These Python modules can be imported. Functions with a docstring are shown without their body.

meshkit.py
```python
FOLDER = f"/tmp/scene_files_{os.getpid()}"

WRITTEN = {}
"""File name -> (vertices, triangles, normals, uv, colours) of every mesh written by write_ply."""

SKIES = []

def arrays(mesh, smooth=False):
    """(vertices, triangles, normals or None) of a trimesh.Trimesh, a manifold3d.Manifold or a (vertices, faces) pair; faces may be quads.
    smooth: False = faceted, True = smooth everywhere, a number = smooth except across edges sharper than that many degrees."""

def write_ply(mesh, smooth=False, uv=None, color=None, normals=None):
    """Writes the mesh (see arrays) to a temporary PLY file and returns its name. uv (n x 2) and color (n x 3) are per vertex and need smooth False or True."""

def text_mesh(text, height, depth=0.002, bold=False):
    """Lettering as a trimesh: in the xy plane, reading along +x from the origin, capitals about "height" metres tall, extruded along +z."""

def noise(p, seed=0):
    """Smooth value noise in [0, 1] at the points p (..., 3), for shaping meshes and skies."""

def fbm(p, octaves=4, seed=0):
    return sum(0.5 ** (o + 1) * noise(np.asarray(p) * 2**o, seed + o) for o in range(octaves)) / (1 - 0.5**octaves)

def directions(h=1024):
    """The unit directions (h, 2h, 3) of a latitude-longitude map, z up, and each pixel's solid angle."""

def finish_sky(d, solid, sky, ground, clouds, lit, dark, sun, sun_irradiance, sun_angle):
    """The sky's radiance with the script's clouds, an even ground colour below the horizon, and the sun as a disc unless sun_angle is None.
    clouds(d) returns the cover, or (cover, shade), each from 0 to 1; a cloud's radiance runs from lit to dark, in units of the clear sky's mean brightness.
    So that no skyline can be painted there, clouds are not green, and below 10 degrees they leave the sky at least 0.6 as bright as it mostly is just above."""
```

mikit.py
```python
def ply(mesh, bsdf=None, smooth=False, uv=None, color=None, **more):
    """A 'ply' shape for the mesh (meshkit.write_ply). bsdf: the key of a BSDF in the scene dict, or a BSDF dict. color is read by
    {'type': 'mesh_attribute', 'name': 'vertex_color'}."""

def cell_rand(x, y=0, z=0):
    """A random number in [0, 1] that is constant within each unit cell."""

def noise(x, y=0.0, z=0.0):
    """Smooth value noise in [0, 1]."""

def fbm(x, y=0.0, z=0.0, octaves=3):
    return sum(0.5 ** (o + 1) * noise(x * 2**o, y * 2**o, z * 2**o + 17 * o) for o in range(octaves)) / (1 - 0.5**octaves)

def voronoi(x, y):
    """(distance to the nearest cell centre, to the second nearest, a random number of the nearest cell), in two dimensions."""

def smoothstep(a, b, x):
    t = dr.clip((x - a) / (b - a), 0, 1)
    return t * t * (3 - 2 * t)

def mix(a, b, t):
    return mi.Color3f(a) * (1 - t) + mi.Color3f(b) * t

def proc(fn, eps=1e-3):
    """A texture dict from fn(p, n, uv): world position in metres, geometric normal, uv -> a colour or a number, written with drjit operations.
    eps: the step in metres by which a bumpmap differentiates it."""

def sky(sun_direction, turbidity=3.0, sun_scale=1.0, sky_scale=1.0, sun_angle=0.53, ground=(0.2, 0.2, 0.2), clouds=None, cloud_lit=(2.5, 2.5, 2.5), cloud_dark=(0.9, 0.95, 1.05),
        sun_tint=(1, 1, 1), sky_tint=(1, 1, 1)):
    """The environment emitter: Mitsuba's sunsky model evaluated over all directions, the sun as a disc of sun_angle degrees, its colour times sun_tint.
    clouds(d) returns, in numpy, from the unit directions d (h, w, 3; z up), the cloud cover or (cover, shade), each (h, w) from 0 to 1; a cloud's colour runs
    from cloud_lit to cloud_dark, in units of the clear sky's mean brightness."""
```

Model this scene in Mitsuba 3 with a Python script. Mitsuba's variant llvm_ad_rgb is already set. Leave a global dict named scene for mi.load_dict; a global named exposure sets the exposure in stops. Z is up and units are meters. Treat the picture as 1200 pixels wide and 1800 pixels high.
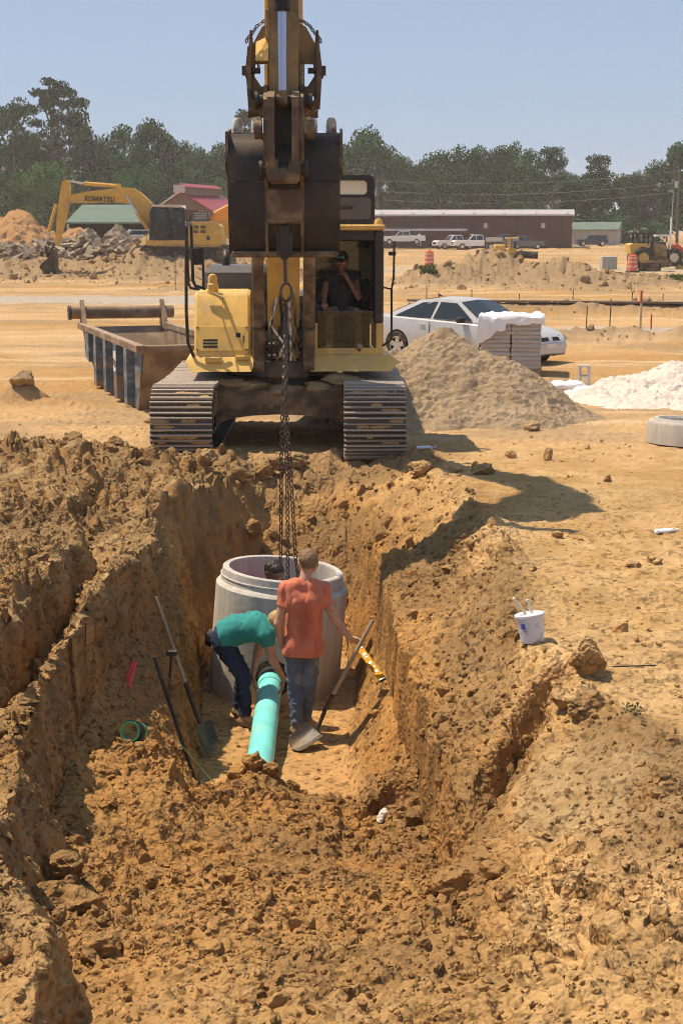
import math, numpy as np, trimesh, drjit as dr, mitsuba as mi, mikit, meshkit, manifold3d as m3
from scipy.spatial import cKDTree
from shapely.geometry import Polygon
T = mi.ScalarTransform4f
scene, labels = {'type': 'scene'}, {}
PI = math.pi

# ---------------- camera, sky, exposure ----------------
CAM_H, PITCH = 2.86, math.radians(10.41)
scene['haze_air'] = {'type': 'homogeneous', 'albedo': {'type': 'rgb', 'value': [.93, .95, .97]}, 'sigma_t': 0.0004}
scene['camera'] = {'type': 'perspective', 'fov': 25.06, 'fov_axis': 'x', 'near_clip': .1, 'far_clip': 6000.,
    'to_world': T().look_at(origin=[0, 0, CAM_H], target=[0, math.cos(PITCH), CAM_H - math.sin(PITCH)], up=[0, 0, 1]),
    'medium': {'type': 'ref', 'id': 'haze_air'}}
SUN = (-.44, .16, 1.0)
scene['sky'] = mikit.sky(SUN, turbidity=3.6, sun_scale=1.2, sky_scale=.95, ground=(.3, .22, .13), sky_tint=(.90, 1.0, 1.14), sun_tint=(1, .965, .90), clouds=lambda d: .55 * np.clip(1.15 - d[..., 2] * .5, 0, 1), cloud_lit=(1.30, 1.60, 1.96))
exposure = 1.68

# ---------------- registry helpers ----------------
_used = {}
def key_for(name, parent=None):
    base = (parent + '__' if parent else '') + name
    assert base not in scene or base in _used, base
    n = _used.get(base, 0); _used[base] = n + 1
    return base if n == 0 else f'{base}_{n:03d}'
def tag(key, label=None, cat=None, group=None, kind=None):
    d = labels.setdefault(key, {})
    for k, v in (('label', label), ('category', cat), ('group', group), ('kind', kind)):
        if v: d[k] = v
    return key
def thing(name, label, cat, group=None):
    return tag(key_for(name), label, cat, group)
def obj(name, mesh, mat, parent=None, smooth=False, M=None, **kw):
    k = key_for(name, parent)
    if isinstance(mesh, (list, tuple)) and len(mesh) and not isinstance(mesh[0], np.ndarray): mesh = cat(mesh)
    scene[k] = mikit.ply(mesh, mat, smooth=smooth, **kw)
    if M is not None: scene[k]['to_world'] = T(np.asarray(M, float))
    return k
def copy_entry(name, src, parent, M, mat=None):
    k = key_for(name, parent)
    scene[k] = {**(scene[src] if isinstance(src, str) else src), 'to_world': T(np.asarray(M, float))}
    if mat: scene[k]['bsdf'] = {'type': 'ref', 'id': mat}
    return k
def plyd(mesh, mat, smooth=False): return mikit.ply(mesh, mat, smooth=smooth)

# ---------------- mesh helpers ----------------
def cat(ms): return trimesh.util.concatenate([m for m in ms if m is not None])
def tm(man):
    m = man.to_mesh(); return trimesh.Trimesh(m.vert_properties[:, :3], m.tri_verts, process=False)
def man(mesh): return m3.Manifold(m3.Mesh(np.asarray(mesh.vertices, np.float32), np.asarray(mesh.faces, np.uint32)))
def mat4(loc=(0, 0, 0), rz=0, rx=0, ry=0, s=1):
    cz, sz, cx, sx, cy, sy = math.cos(rz), math.sin(rz), math.cos(rx), math.sin(rx), math.cos(ry), math.sin(ry)
    R = np.array([[cz, -sz, 0], [sz, cz, 0], [0, 0, 1]]) @ np.array([[cy, 0, sy], [0, 1, 0], [-sy, 0, cy]]) @ np.array([[1, 0, 0], [0, cx, -sx], [0, sx, cx]])
    M = np.eye(4); M[:3, :3] = R * np.asarray(s, float); M[:3, 3] = loc
    return M
def xf(mesh, M): 
    m = mesh.copy(); m.apply_transform(M); return m
def box(c, size, ch=0, M=None):
    sx, sy, sz = [max(v, 1e-4) / 2 for v in size]
    if ch <= 0: m = trimesh.creation.box([2 * sx, 2 * sy, 2 * sz])
    else:
        ch = min(ch, sx * .45, sy * .45, sz * .45); p = []
        for a in (-1, 1):
            for b in (-1, 1):
                for d in (-1, 1):
                    p += [(a * sx, b * (sy - ch), d * (sz - ch)), (a * (sx - ch), b * sy, d * (sz - ch)), (a * (sx - ch), b * (sy - ch), d * sz)]
        m = trimesh.convex.convex_hull(np.array(p))
    m.apply_translation(c)
    return m if M is None else xf(m, M)
def bx(x0, x1, y0, y1, z0, z1, ch=.008): return box(((x0 + x1) / 2, (y0 + y1) / 2, (z0 + z1) / 2), (x1 - x0, y1 - y0, z1 - z0), ch)
def hull(p): return trimesh.convex.convex_hull(np.asarray(p, float))
def frame(d, up=(0, 0, 1)):
    d = np.asarray(d, float) / np.linalg.norm(d); up = np.asarray(up, float)
    if abs(d @ up) > .95: up = np.array([0, 1., 0]) if abs(d[1]) < .9 else np.array([1., 0, 0])
    a = np.cross(up, d); a /= np.linalg.norm(a); return a, np.cross(d, a), d
def tube(path, r, n=10, caps=True, closed=False):
    p = np.asarray(path, float); N = len(p); r = np.broadcast_to(r, (N,)).astype(float)
    t = np.roll(p, -1, 0) - np.roll(p, 1, 0) if closed else np.gradient(p, axis=0)
    t /= np.linalg.norm(t, axis=1, keepdims=True) + 1e-12
    a = np.zeros_like(p); a[0] = frame(t[0])[0]
    for i in range(1, N):
        v = a[i - 1] - t[i] * (a[i - 1] @ t[i]); a[i] = v / (np.linalg.norm(v) + 1e-12)
    b = np.cross(t, a); g = np.arange(n) * 2 * PI / n
    v = (p[:, None] + r[:, None, None] * (np.cos(g)[None, :, None] * a[:, None] + np.sin(g)[None, :, None] * b[:, None])).reshape(-1, 3)
    f = []
    for i in range(N if closed else N - 1):
        k = (i + 1) % N
        for j in range(n):
            l = (j + 1) % n
            f += [(i * n + j, i * n + l, k * n + l), (i * n + j, k * n + l, k * n + j)]
    if caps and not closed:
        v = np.vstack([v, p[0], p[-1]]); c0 = N * n
        for j in range(n):
            l = (j + 1) % n; f += [(c0, l, j), (c0 + 1, (N - 1) * n + j, (N - 1) * n + l)]
    return trimesh.Trimesh(v, f, process=False)
def cyl(p0, p1, r, r1=None, n=16): return tube([p0, p1], [r, r if r1 is None else r1], n)
def lathe(prof, n=32, c=(0, 0, 0), axis='z'):
    pr = np.asarray(prof, float); g = np.arange(n) * 2 * PI / n
    v = np.stack([pr[:, None, 0] * np.cos(g), pr[:, None, 0] * np.sin(g), np.repeat(pr[:, 1:2], n, 1)], -1).reshape(-1, 3)
    f = []
    for i in range(len(pr) - 1):
        for j in range(n):
            l = (j + 1) % n
            f += [(i * n + j, i * n + l, (i + 1) * n + l), (i * n + j, (i + 1) * n + l, (i + 1) * n + j)]
    if axis == 'x': v = v[:, [2, 0, 1]]
    elif axis == 'y': v = v[:, [1, 2, 0]]
    return trimesh.Trimesh(v + np.asarray(c), f, process=False)
def prism(poly, y0, y1, plane='xz', holes=None):
    """polygon extruded along the third axis from y0 to y1"""
    pg = Polygon(poly, holes or []).buffer(0)
    m = trimesh.creation.extrude_polygon(pg, abs(y1 - y0), engine='earcut'); lo = min(y0, y1)
    v = np.array(m.vertices)
    if plane == 'xz': v = np.stack([v[:, 0], v[:, 2] + lo, v[:, 1]], 1); m = trimesh.Trimesh(v, m.faces[:, ::-1], process=False)
    elif plane == 'yz': v = np.stack([v[:, 2] + lo, v[:, 0], v[:, 1]], 1); m = trimesh.Trimesh(v, m.faces, process=False)
    else: v[:, 2] += lo; m = trimesh.Trimesh(v, m.faces, process=False)
    return m
def rpoly(x0, x1, z0, z1, r=.05):
    p = Polygon([(x0 + r, z0 + r), (x1 - r, z0 + r), (x1 - r, z1 - r), (x0 + r, z1 - r)]).buffer(r, 4); return list(p.exterior.coords)
def torus(R, r, n=12, k=6, sx=1, M=None):
    g = np.arange(n) * 2 * PI / n
    p = np.stack([R * np.cos(g) * sx, R * np.sin(g), 0 * g], 1)
    m = tube(p, r, k, closed=True); return m if M is None else xf(m, M)
_ico = {}
def ico(k):
    if k not in _ico: _ico[k] = trimesh.creation.icosphere(subdivisions=k)
    return _ico[k].copy()
def rock(seed, k=2, s=(1, 1, 1), rough=.35, flat=None):
    rs = np.random.default_rng(seed); m = ico(k); v = np.array(m.vertices)
    for _ in range(rs.integers(5, 10)):            # chop planes: angular clods
        n = rs.normal(size=3); n /= np.linalg.norm(n); h = rs.uniform(.55, .9); d = v @ n
        v -= np.where(d > h, d - h, 0)[:, None] * n
    v *= (1 + rough * (meshkit.fbm(v * 1.7 + seed * 3.1, 3, seed) - .5) * 1.6)[:, None]
    return trimesh.Trimesh(v * np.asarray(s), m.faces, process=False)

# surface nets: the zero surface of a sampled field, with smooth vertices
def surface_nets(F, lo, h):
    ins = F < 0; s = F.shape
    cells = np.zeros([n - 1 for n in s], np.int8)
    cor = [(a, b, c) for a in (0, 1) for b in (0, 1) for c in (0, 1)]
    for a, b, c in cor: cells += ins[a:s[0] - 1 + a, b:s[1] - 1 + b, c:s[2] - 1 + c]
    act = (cells > 0) & (cells < 8); ci = np.argwhere(act)
    idx = np.full(act.shape, -1, np.int64); idx[act] = np.arange(len(ci))
    acc = np.zeros((len(ci), 3)); cnt = np.zeros(len(ci))
    for a in cor:
        for ax in range(3):
            if a[ax]: continue
            b = list(a); b[ax] = 1
            fa, fb = F[tuple((ci + a).T)], F[tuple((ci + b).T)]
            cr = (fa < 0) != (fb < 0); t = np.where(cr, fa / np.where(cr, fa - fb, 1), 0)
            p = np.array(a, float) + t[:, None] * np.eye(3)[ax]
            acc += np.where(cr[:, None], p, 0); cnt += cr
    v = (ci + acc / cnt[:, None]) * h + lo
    fs = []
    for ax in range(3):
        o = [i for i in range(3) if i != ax]
        A = [slice(1, n - 1) for n in s]; A[ax] = slice(0, s[ax] - 1)
        B = list(A); B[ax] = slice(1, s[ax])
        a, b = ins[tuple(A)], ins[tuple(B)]
        w = np.argwhere(a != b); off = np.array([1, 1, 1]); off[ax] = 0
        w = w + off; fl = ins[tuple(w.T)]
        q = []
        for d0, d1 in ((0, 0), (1, 0), (1, 1), (0, 1)):
            e = w.copy(); e[:, o[0]] -= d0; e[:, o[1]] -= d1; q.append(idx[tuple(e.T)])
        q = np.stack(q, 1); flip = fl if ax != 1 else ~fl
        q = np.where(flip[:, None], q, q[:, ::-1]); fs += [q[:, [0, 1, 2]], q[:, [0, 2, 3]]]
    return trimesh.Trimesh(v, np.vstack(fs), process=False)
def capsule_d(P, a, b, ra, rb):
    ba = b - a; t = np.clip(((P - a) @ ba) / (ba @ ba + 1e-9), 0, 1)
    return np.linalg.norm(P - a - t[..., None] * ba, axis=-1) - (ra + (rb - ra) * t)
def blob(bones, h=.008, k=.025, wrinkle=None, cut=None):
    """bones: (a, b, ra, rb[, k]); smooth union of tapered capsules -> mesh"""
    B = [(np.asarray(x[0], float), np.asarray(x[1], float), x[2], x[3], (x[4] if len(x) > 4 else k)) for x in bones]
    lo = np.min([np.minimum(a - r, b - q) for a, b, r, q, _ in B], 0) - 3 * h - .02; hi = np.max([np.maximum(a + r, b + q) for a, b, r, q, _ in B], 0) + 3 * h + .02
    n = np.ceil((hi - lo) / h).astype(int) + 1; F = np.full(n, 1.0)
    for a, b, ra, rb, kk in B:
        R = max(ra, rb) + kk * 1.5 + .02
        i0 = np.maximum(((np.minimum(a, b) - R - lo) / h).astype(int), 0); i1 = np.minimum(((np.maximum(a, b) + R - lo) / h).astype(int) + 2, n)
        g = np.stack(np.meshgrid(*[np.arange(i0[i], i1[i]) * h + lo[i] for i in range(3)], indexing='ij'), -1)
        d = capsule_d(g, a, b, ra, rb); sl = tuple(slice(p, q) for p, q in zip(i0, i1)); f = F[sl]
        hh = np.maximum(kk - np.abs(f - d), 0) / kk; F[sl] = np.minimum(f, d) - hh * hh * kk * .25
    if wrinkle or cut:
        g = np.stack(np.meshgrid(*[np.arange(n[i]) * h + lo[i] for i in range(3)], indexing='ij'), -1)
        if wrinkle: F = F + np.where(np.abs(F) < .04, wrinkle(g), 0)
        if cut: F = np.maximum(F, cut(g))
    return surface_nets(F, lo, h)

# ---------------- materials ----------------
rgb = lambda r, g, b: {'type': 'rgb', 'value': [r, g, b]}
def mat(name, col, rough=.5, metal=0., spec=.5, **kw):
    c = rgb(*col) if isinstance(col, (tuple, list)) else mikit.proc(col)
    scene[name] = {'type': 'twosided', 'b': {'type': 'principled', 'base_color': c, 'roughness': rough, 'metallic': metal, 'specular': spec, **kw}}
    return name
def dmat(name, col):
    scene[name] = {'type': 'twosided', 'b': {'type': 'diffuse', 'reflectance': rgb(*col) if isinstance(col, (tuple, list)) else mikit.proc(col)}}
    return name
fbm, noise, sst, mix = mikit.fbm, mikit.noise, mikit.smoothstep, mikit.mix
def dirty(col, dirt=(.30, .20, .10), amt=.5, sc=2.5, low=None, top=.5):
    """paint with dust: patchy, thicker on faces that look up; low = (z0, z1): mud thins out upwards"""
    def fn(p, n, uv):
        a = fbm(p.x * sc, p.y * sc, p.z * sc, 4); b = noise(p.x * 23, p.y * 23, p.z * 23)
        t = sst(.62 - amt * .3, .75, a) * .7 + sst(.6, .95, b) * .15 + sst(.5, 1, n.z) * top
        if low: t = t + (1 - sst(low[0], low[1], p.z + (a - .5) * .5)) * .7
        return mix(mix(col, [c * .72 for c in col], sst(.3, .7, fbm(p.x * 9, p.y * 9, p.z * 4, 2)) * .4), dirt, dr.clip(t * amt * 1.6, 0, .95))
    return fn
def soil_col(moist=0.0):
    def fn(p, n, uv):
        a = fbm(p.x * .55, p.y * .45, p.z * .6, 4); b = fbm(p.x * 2.6 + 5, p.y * 2.6, p.z * 2.6, 3); c = fbm(p.x * 11, p.y * 11, p.z * 11, 3)
        tan = mix((.50, .35, .18), (.41, .265, .118), sst(.3, .7, b))
        orange = mix((.42, .225, .072), (.33, .165, .052), sst(.35, .7, b))
        brown = mix((.245, .165, .085), (.18, .115, .055), sst(.3, .7, c))
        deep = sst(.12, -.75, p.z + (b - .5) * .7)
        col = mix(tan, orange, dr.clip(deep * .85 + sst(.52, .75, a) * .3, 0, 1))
        col = mix(col, brown, dr.clip((sst(.44, .66, fbm(p.x * 1.1 + 9, p.y * .8, p.z * 1.4, 4)) * .8 + sst(.55, .7, fbm(p.x * 5, p.y * 5, p.z * 5 + 4, 3)) * .45) * sst(24, 18, p.y) * (1 - .8 * sst(1.35, 1.7, p.x - sst(9.5, 7, p.y))) + moist, 0, .9))
        fresh_shade = sst(.95, .55, p.x + (b - .5) * .5) * sst(12.3, 11.2, p.y) * sst(-1.95, -1.6, p.x)  # fresh near mound soil; shade of its camera-facing slope painted in too
        col = mix(col, mix((.29, .165, .062), (.21, .125, .055), sst(.35, .65, c)), fresh_shade * .5)
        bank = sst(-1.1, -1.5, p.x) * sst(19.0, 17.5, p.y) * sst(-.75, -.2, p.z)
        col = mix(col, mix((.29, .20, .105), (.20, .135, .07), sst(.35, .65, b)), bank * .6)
        # far flats: graded sand in long streaks, grey gravel tracks
        far = sst(17.5, 22, p.y)
        st = fbm(p.x * .05 + 3, p.y * .33, 0, 4); st2 = fbm(p.x * .18, p.y * 1.6, 2, 3)
        fcol = mix(mix((.48, .325, .17), (.39, .24, .105), sst(.38, .62, st)), (.54, .40, .245), sst(.5, .75, st2) * .7)
        fcol = mix(fcol, (.33, .24, .145), sst(.47, .66, fbm(p.x * .35, p.y * .7, 7, 4)) * .7)
        fcol = mix(fcol, mix((.25, .18, .11), (.36, .26, .155), b), sst(.10, .45, p.z + (c - .5) * .15) * sst(105, 98, p.y) * .9)
        left = sst(1.0, -3.0, p.x)
        g1 = sst(58.5, 60.5, p.y + (b - .5) * 5 + p.x * .15) * sst(68, 65, p.y + (b - .5) * 5 + p.x * .15) * left
        g2 = sst(41.0, 42.5, p.y + (b - .5) * 3) * sst(46.5, 45, p.y + (b - .5) * 3) * sst(1, 3, p.x)
        g3 = sst(103, 106, p.y + (b - .5) * 8) * sst(126, 120, p.y + (b - .5) * 8) * sst(0, 5, p.x)
        fcol = mix(fcol, (.40, .375, .33), dr.clip(g1 + g2, 0, 1) * .85)
        fcol = mix(fcol, (.42, .35, .25), g3 * .9)
        col = mix(col, fcol, far)
        cut = sst(1.15, .6, dr.sqrt(dr.square((p.x - 1.28 + (b - .5) * .3) / .42) + dr.square((p.y - 8.15) / .85)))
        col = mix(col, mix((.36, .265, .145), (.28, .195, .10), sst(.35, .65, fbm(p.x * 3, p.y * 9, p.z * 9, 3))), cut * .75)
        flr = sst(-1.55, -1.66, p.z) * sst(11.4, 12.2, p.y)
        col = mix(col, mix((.50, .325, .155), (.42, .25, .105), b), flr * .75)
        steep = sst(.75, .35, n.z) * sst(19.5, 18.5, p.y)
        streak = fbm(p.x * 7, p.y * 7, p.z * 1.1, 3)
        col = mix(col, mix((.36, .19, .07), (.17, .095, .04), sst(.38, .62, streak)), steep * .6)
        g = fbm(p.x * 24, p.y * 24, p.z * 24, 2); h = noise(p.x * 55, p.y * 55, p.z * 55)
        return col * (.90 + .40 * c) * (1 - sst(18, 14, p.y) * (sst(.56, .70, g) * .42 - sst(.72, .9, h) * .22))
    return fn
def bumped(name, fn, bfn, scale, eps):
    scene[name] = {'type': 'twosided', 'b': {'type': 'bumpmap', 't': mikit.proc(bfn, eps), 'scale': scale, 'b': {'type': 'diffuse', 'reflectance': mikit.proc(fn)}}}
    return name
grit = lambda p, n, uv: fbm(p.x * 38, p.y * 38, p.z * 38, 3)
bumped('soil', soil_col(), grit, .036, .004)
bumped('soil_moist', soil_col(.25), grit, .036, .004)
np.seterr(over="ignore")
# ---------------- the ground: one sheet with the trench, its benches and the near mound ----------------
#        y     outer edge     ditch        ridge top     main edge     wall foot      bench edge      floor left     floor right   fill top      inner edge     mid          flat edge
SEC = [
 (3.0,  [(-3.0,.10),(-2.8,.08),(-2.6,.08),(-1.10,.10),(-1.02,.02),(-.9,.05),(-.6,.2),(.3,.25),(.7,.22),(.8,.22),(1.2,.15),(1.7,.10)]),
 (5.0,  [(-3.0,.10),(-2.8,.04),(-2.5,.05),(-1.08,.05),(-1.00,-.22),(-.85,-.12),(-.5,-.03),(.3,.0),(.7,.0),(.8,.0),(1.2,.0),(1.7,.02)]),
 (5.9,  [(-3.0,.10),(-2.8,.00),(-2.5,.02),(-1.16,.02),(-1.07,-.33),(-.9,-.28),(-.5,-.22),(.3,-.20),(.7,-.17),(.8,-.15),(1.2,-.05),(1.75,.02)]),
 (7.0,  [(-2.9,.05),(-2.75,-.15),(-2.3,-.10),(-1.62,-.02),(-1.50,-.50),(-1.2,-.46),(-.6,-.44),(.3,-.46),(.6,-.44),(.75,-.38),(1.15,-.2),(1.8,.0)]),
 (8.2,  [(-2.7,.03),(-2.55,-.3),(-2.2,-.25),(-1.80,.0),(-1.66,-.62),(-1.3,-.72),(-.75,-.74),(.2,-.80),(.55,-.78),(.75,-.62),(1.2,-.3),(1.75,.0)]),
 (9.0,  [(-2.55,.03),(-2.47,-.48),(-2.1,-.25),(-1.88,.0),(-1.78,-.70),(-1.15,-.88),(-.85,-1.0),(.2,-1.12),(.62,-1.14),(.70,-.66),(1.15,-.33),(1.65,.0)]),
 (10.0, [(-2.45,.04),(-2.37,-.52),(-2.05,-.25),(-1.93,.0),(-1.84,-.64),(-1.14,-.80),(-1.02,-1.28),(.15,-1.36),(.60,-1.28),(.66,-.66),(1.0,-.38),(1.42,.0)]),
 (11.2, [(-2.38,.06),(-2.28,-.52),(-2.08,-.22),(-1.97,.02),(-1.88,-.64),(-1.42,-1.0),(-1.18,-1.50),(.05,-1.54),(.55,-1.30),(.60,-.66),(.95,-.40),(1.30,.0)]),
 (12.0, [(-2.34,.10),(-2.24,-.44),(-2.08,-.18),(-1.94,.02),(-1.86,-.62),(-1.52,-1.02),(-1.24,-1.70),(.0,-1.72),(.49,-1.28),(.54,-.66),(.95,-.38),(1.33,.0)]),
 (13.0, [(-2.36,.12),(-2.22,-.26),(-2.05,-.14),(-1.84,.03),(-1.78,-.58),(-1.54,-.94),(-1.30,-1.75),(.0,-1.75),(.44,-1.24),(.49,-.64),(.95,-.36),(1.40,.0)]),
 (13.9, [(-2.40,.14),(-2.26,-.2),(-2.0,-.08),(-1.74,.02),(-1.66,-.46),(-1.54,-.74),(-1.38,-1.75),(.05,-1.75),(.38,-1.2),(.43,-.60),(.95,-.33),(1.43,.0)]),
 (14.6, [(-2.60,.16),(-2.5,-.02),(-2.3,.0),(-1.84,.0),(-1.68,-.6),(-1.56,-1.1),(-1.44,-1.75),(.14,-1.75),(.33,-1.15),(.38,-.56),(.95,-.30),(1.44,.02)]),
 (16.2, [(-2.7,.15),(-2.6,.0),(-2.3,.03),(-1.86,.0),(-1.68,-.5),(-1.52,-1.1),(-1.40,-1.74),(.12,-1.70),(.30,-.95),(.40,-.6),(.85,-.2),(1.3,.08)]),
 (17.2, [(-2.6,.2),(-2.4,.08),(-2.0,.1),(-1.30,.06),(-1.2,-.3),(-1.0,-.75),(-.9,-.95),(.10,-.92),(.3,-.6),(.45,-.4),(.75,-.08),(1.1,.12)]),
 (18.3, [(-2.6,.1),(-2.4,.03),(-2.0,.04),(-1.30,.0),(-1.2,-.05),(-1.0,-.10),(-.9,-.12),(.10,-.12),(.3,-.08),(.45,-.04),(.75,.02),(1.1,.06)]),
 (19.2, [(-2.6,.0),(-2.4,.0),(-2.0,.0),(-1.30,.0),(-1.2,.0),(-1.0,.0),(-.9,.0),(.10,.0),(.3,.0),(.45,.0),(.75,.0),(1.1,.0)]),
]
def _rows():
    y = [1.0]
    while y[-1] < 26: y.append(y[-1] + max(.0105, .0026 * y[-1]))
    while y[-1] < 700: y.append(y[-1] * 1.0085)
    return np.array([-600., -60, -8, -2] + y + [1000., 1500.])
def mounds(x, y):
    z = np.zeros_like(x)
    def m(cx, cy, rx, ry, h, p=1.0):
        d = np.sqrt(((x - cx) / rx) ** 2 + ((y - cy) / ry) ** 2); return h * np.clip(1 - d, 0, 1) ** p
    n = meshkit.fbm(np.stack([x * .25, y * .25, x * 0], -1), 4, 3) - .5
    z += 1.9 * np.clip((y - 150) / 100, 0, 1) * .35
    # spoil bank in front of the far digger, right bank, low scrapes
    z += np.clip(1.9 * np.exp(-((y - 88) / 5.0) ** 2) * (1 / (1 + np.exp((x + 12.0) * -3))) * (1 / (1 + np.exp((x + 3.0) * .8))) * (1 + n * .9), 0, 3)
    z += np.clip(1.25 * np.exp(-((y - 92) / 7) ** 2) / (1 + np.exp((x + 5) * .8)), 0, 2) * np.clip((-8.5 - x) / 8 + .9, .25, 1)
    z += np.clip(1.15 * np.exp(-((y - 77) / 4.5) ** 2) * (1 / (1 + np.exp((x - 3) * -1.4))) * np.exp(-np.clip((x - 10.5) / 6, 0, 9) ** 2) * (1 + n * 1.6), 0, 3)
    z += m(7.6, 80, 2.3, 4, 1.25) + m(9.5, 78, 3.5, 4, .35)
    z += .42 * np.exp(-((y - 39.5 - n * 3) / .9) ** 2) * (1 / (1 + np.exp((x - 4.6) * -4))) * (1 + n * 2)
    z += .50 * np.exp(-((y - 52 - n) / 1.1) ** 2) * (1 / (1 + np.exp((x - 2) * -3)))
    z += .35 * np.exp(-((y - 72) / 1.2) ** 2) * np.exp(-((x + 6) / 3.5) ** 2) * (1 + n * 3)
    z += .16 * np.exp(-((y - 18.0 - n) / .5) ** 2) * np.exp(-np.clip(-1.2 - x, -9, 0) ** 2 * 4) * np.clip((-x - .8) * 2, 0, 1)
    z += .14 * np.exp(-((y - 25.2) / .3) ** 2) * np.exp(-((x + 5.0) / .9) ** 2)
    z += m(-5.3, 25.4, .45, .4, .34, .7)
    return z
SECY = np.array([s[0] for s in SEC]); SECX = np.array([[p[0] for p in s[1]] for s in SEC]); SECZ = np.array([[p[1] for p in s[1]] for s in SEC])
def section(y):
    """breakpoints (x, z) for every y, waviness added so that cut edges are not ruled lines"""
    k = SECX.shape[1]; yy = np.clip(y, SECY[0], SECY[-1])
    X = np.stack([np.interp(yy, SECY, SECX[:, i]) for i in range(k)], 1); Z = np.stack([np.interp(yy, SECY, SECZ[:, i]) for i in range(k)], 1)
    for i in range(k):
        w = meshkit.fbm(np.stack([y * .9, 0 * y + (i // 2) * 7.3, 0 * y], 1), 3, 5) - .5
        w2 = meshkit.fbm(np.stack([y * 3.1, 0 * y + i * 3.3, 0 * y], 1), 2, 9) - .5
        amp = np.clip((19 - y) / 2, 0, 1)
        X[:, i] += (w * .24 + w2 * .12) * amp
        if i in (3, 5, 9, 11): Z[:, i] += w2 * .12 * amp
    return np.maximum.accumulate(X, 1), Z
GULLY = np.array([(.78, 8.55), (1.05, 9.2), (1.30, 9.62), (1.62, 9.95)])
def seg_dist(x, y, P):
    d = np.full(x.shape, 9.0); t_ = np.zeros_like(x)
    for i in range(len(P) - 1):
        a, b = P[i], P[i + 1]; ab = b - a; t = np.clip(((x - a[0]) * ab[0] + (y - a[1]) * ab[1]) / (ab @ ab), 0, 1)
        e = np.hypot(x - a[0] - t * ab[0], y - a[1] - t * ab[1]); t_ = np.where(e < d, i + t, t_); d = np.minimum(d, e)
    return d, t_ / (len(P) - 1)
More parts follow.
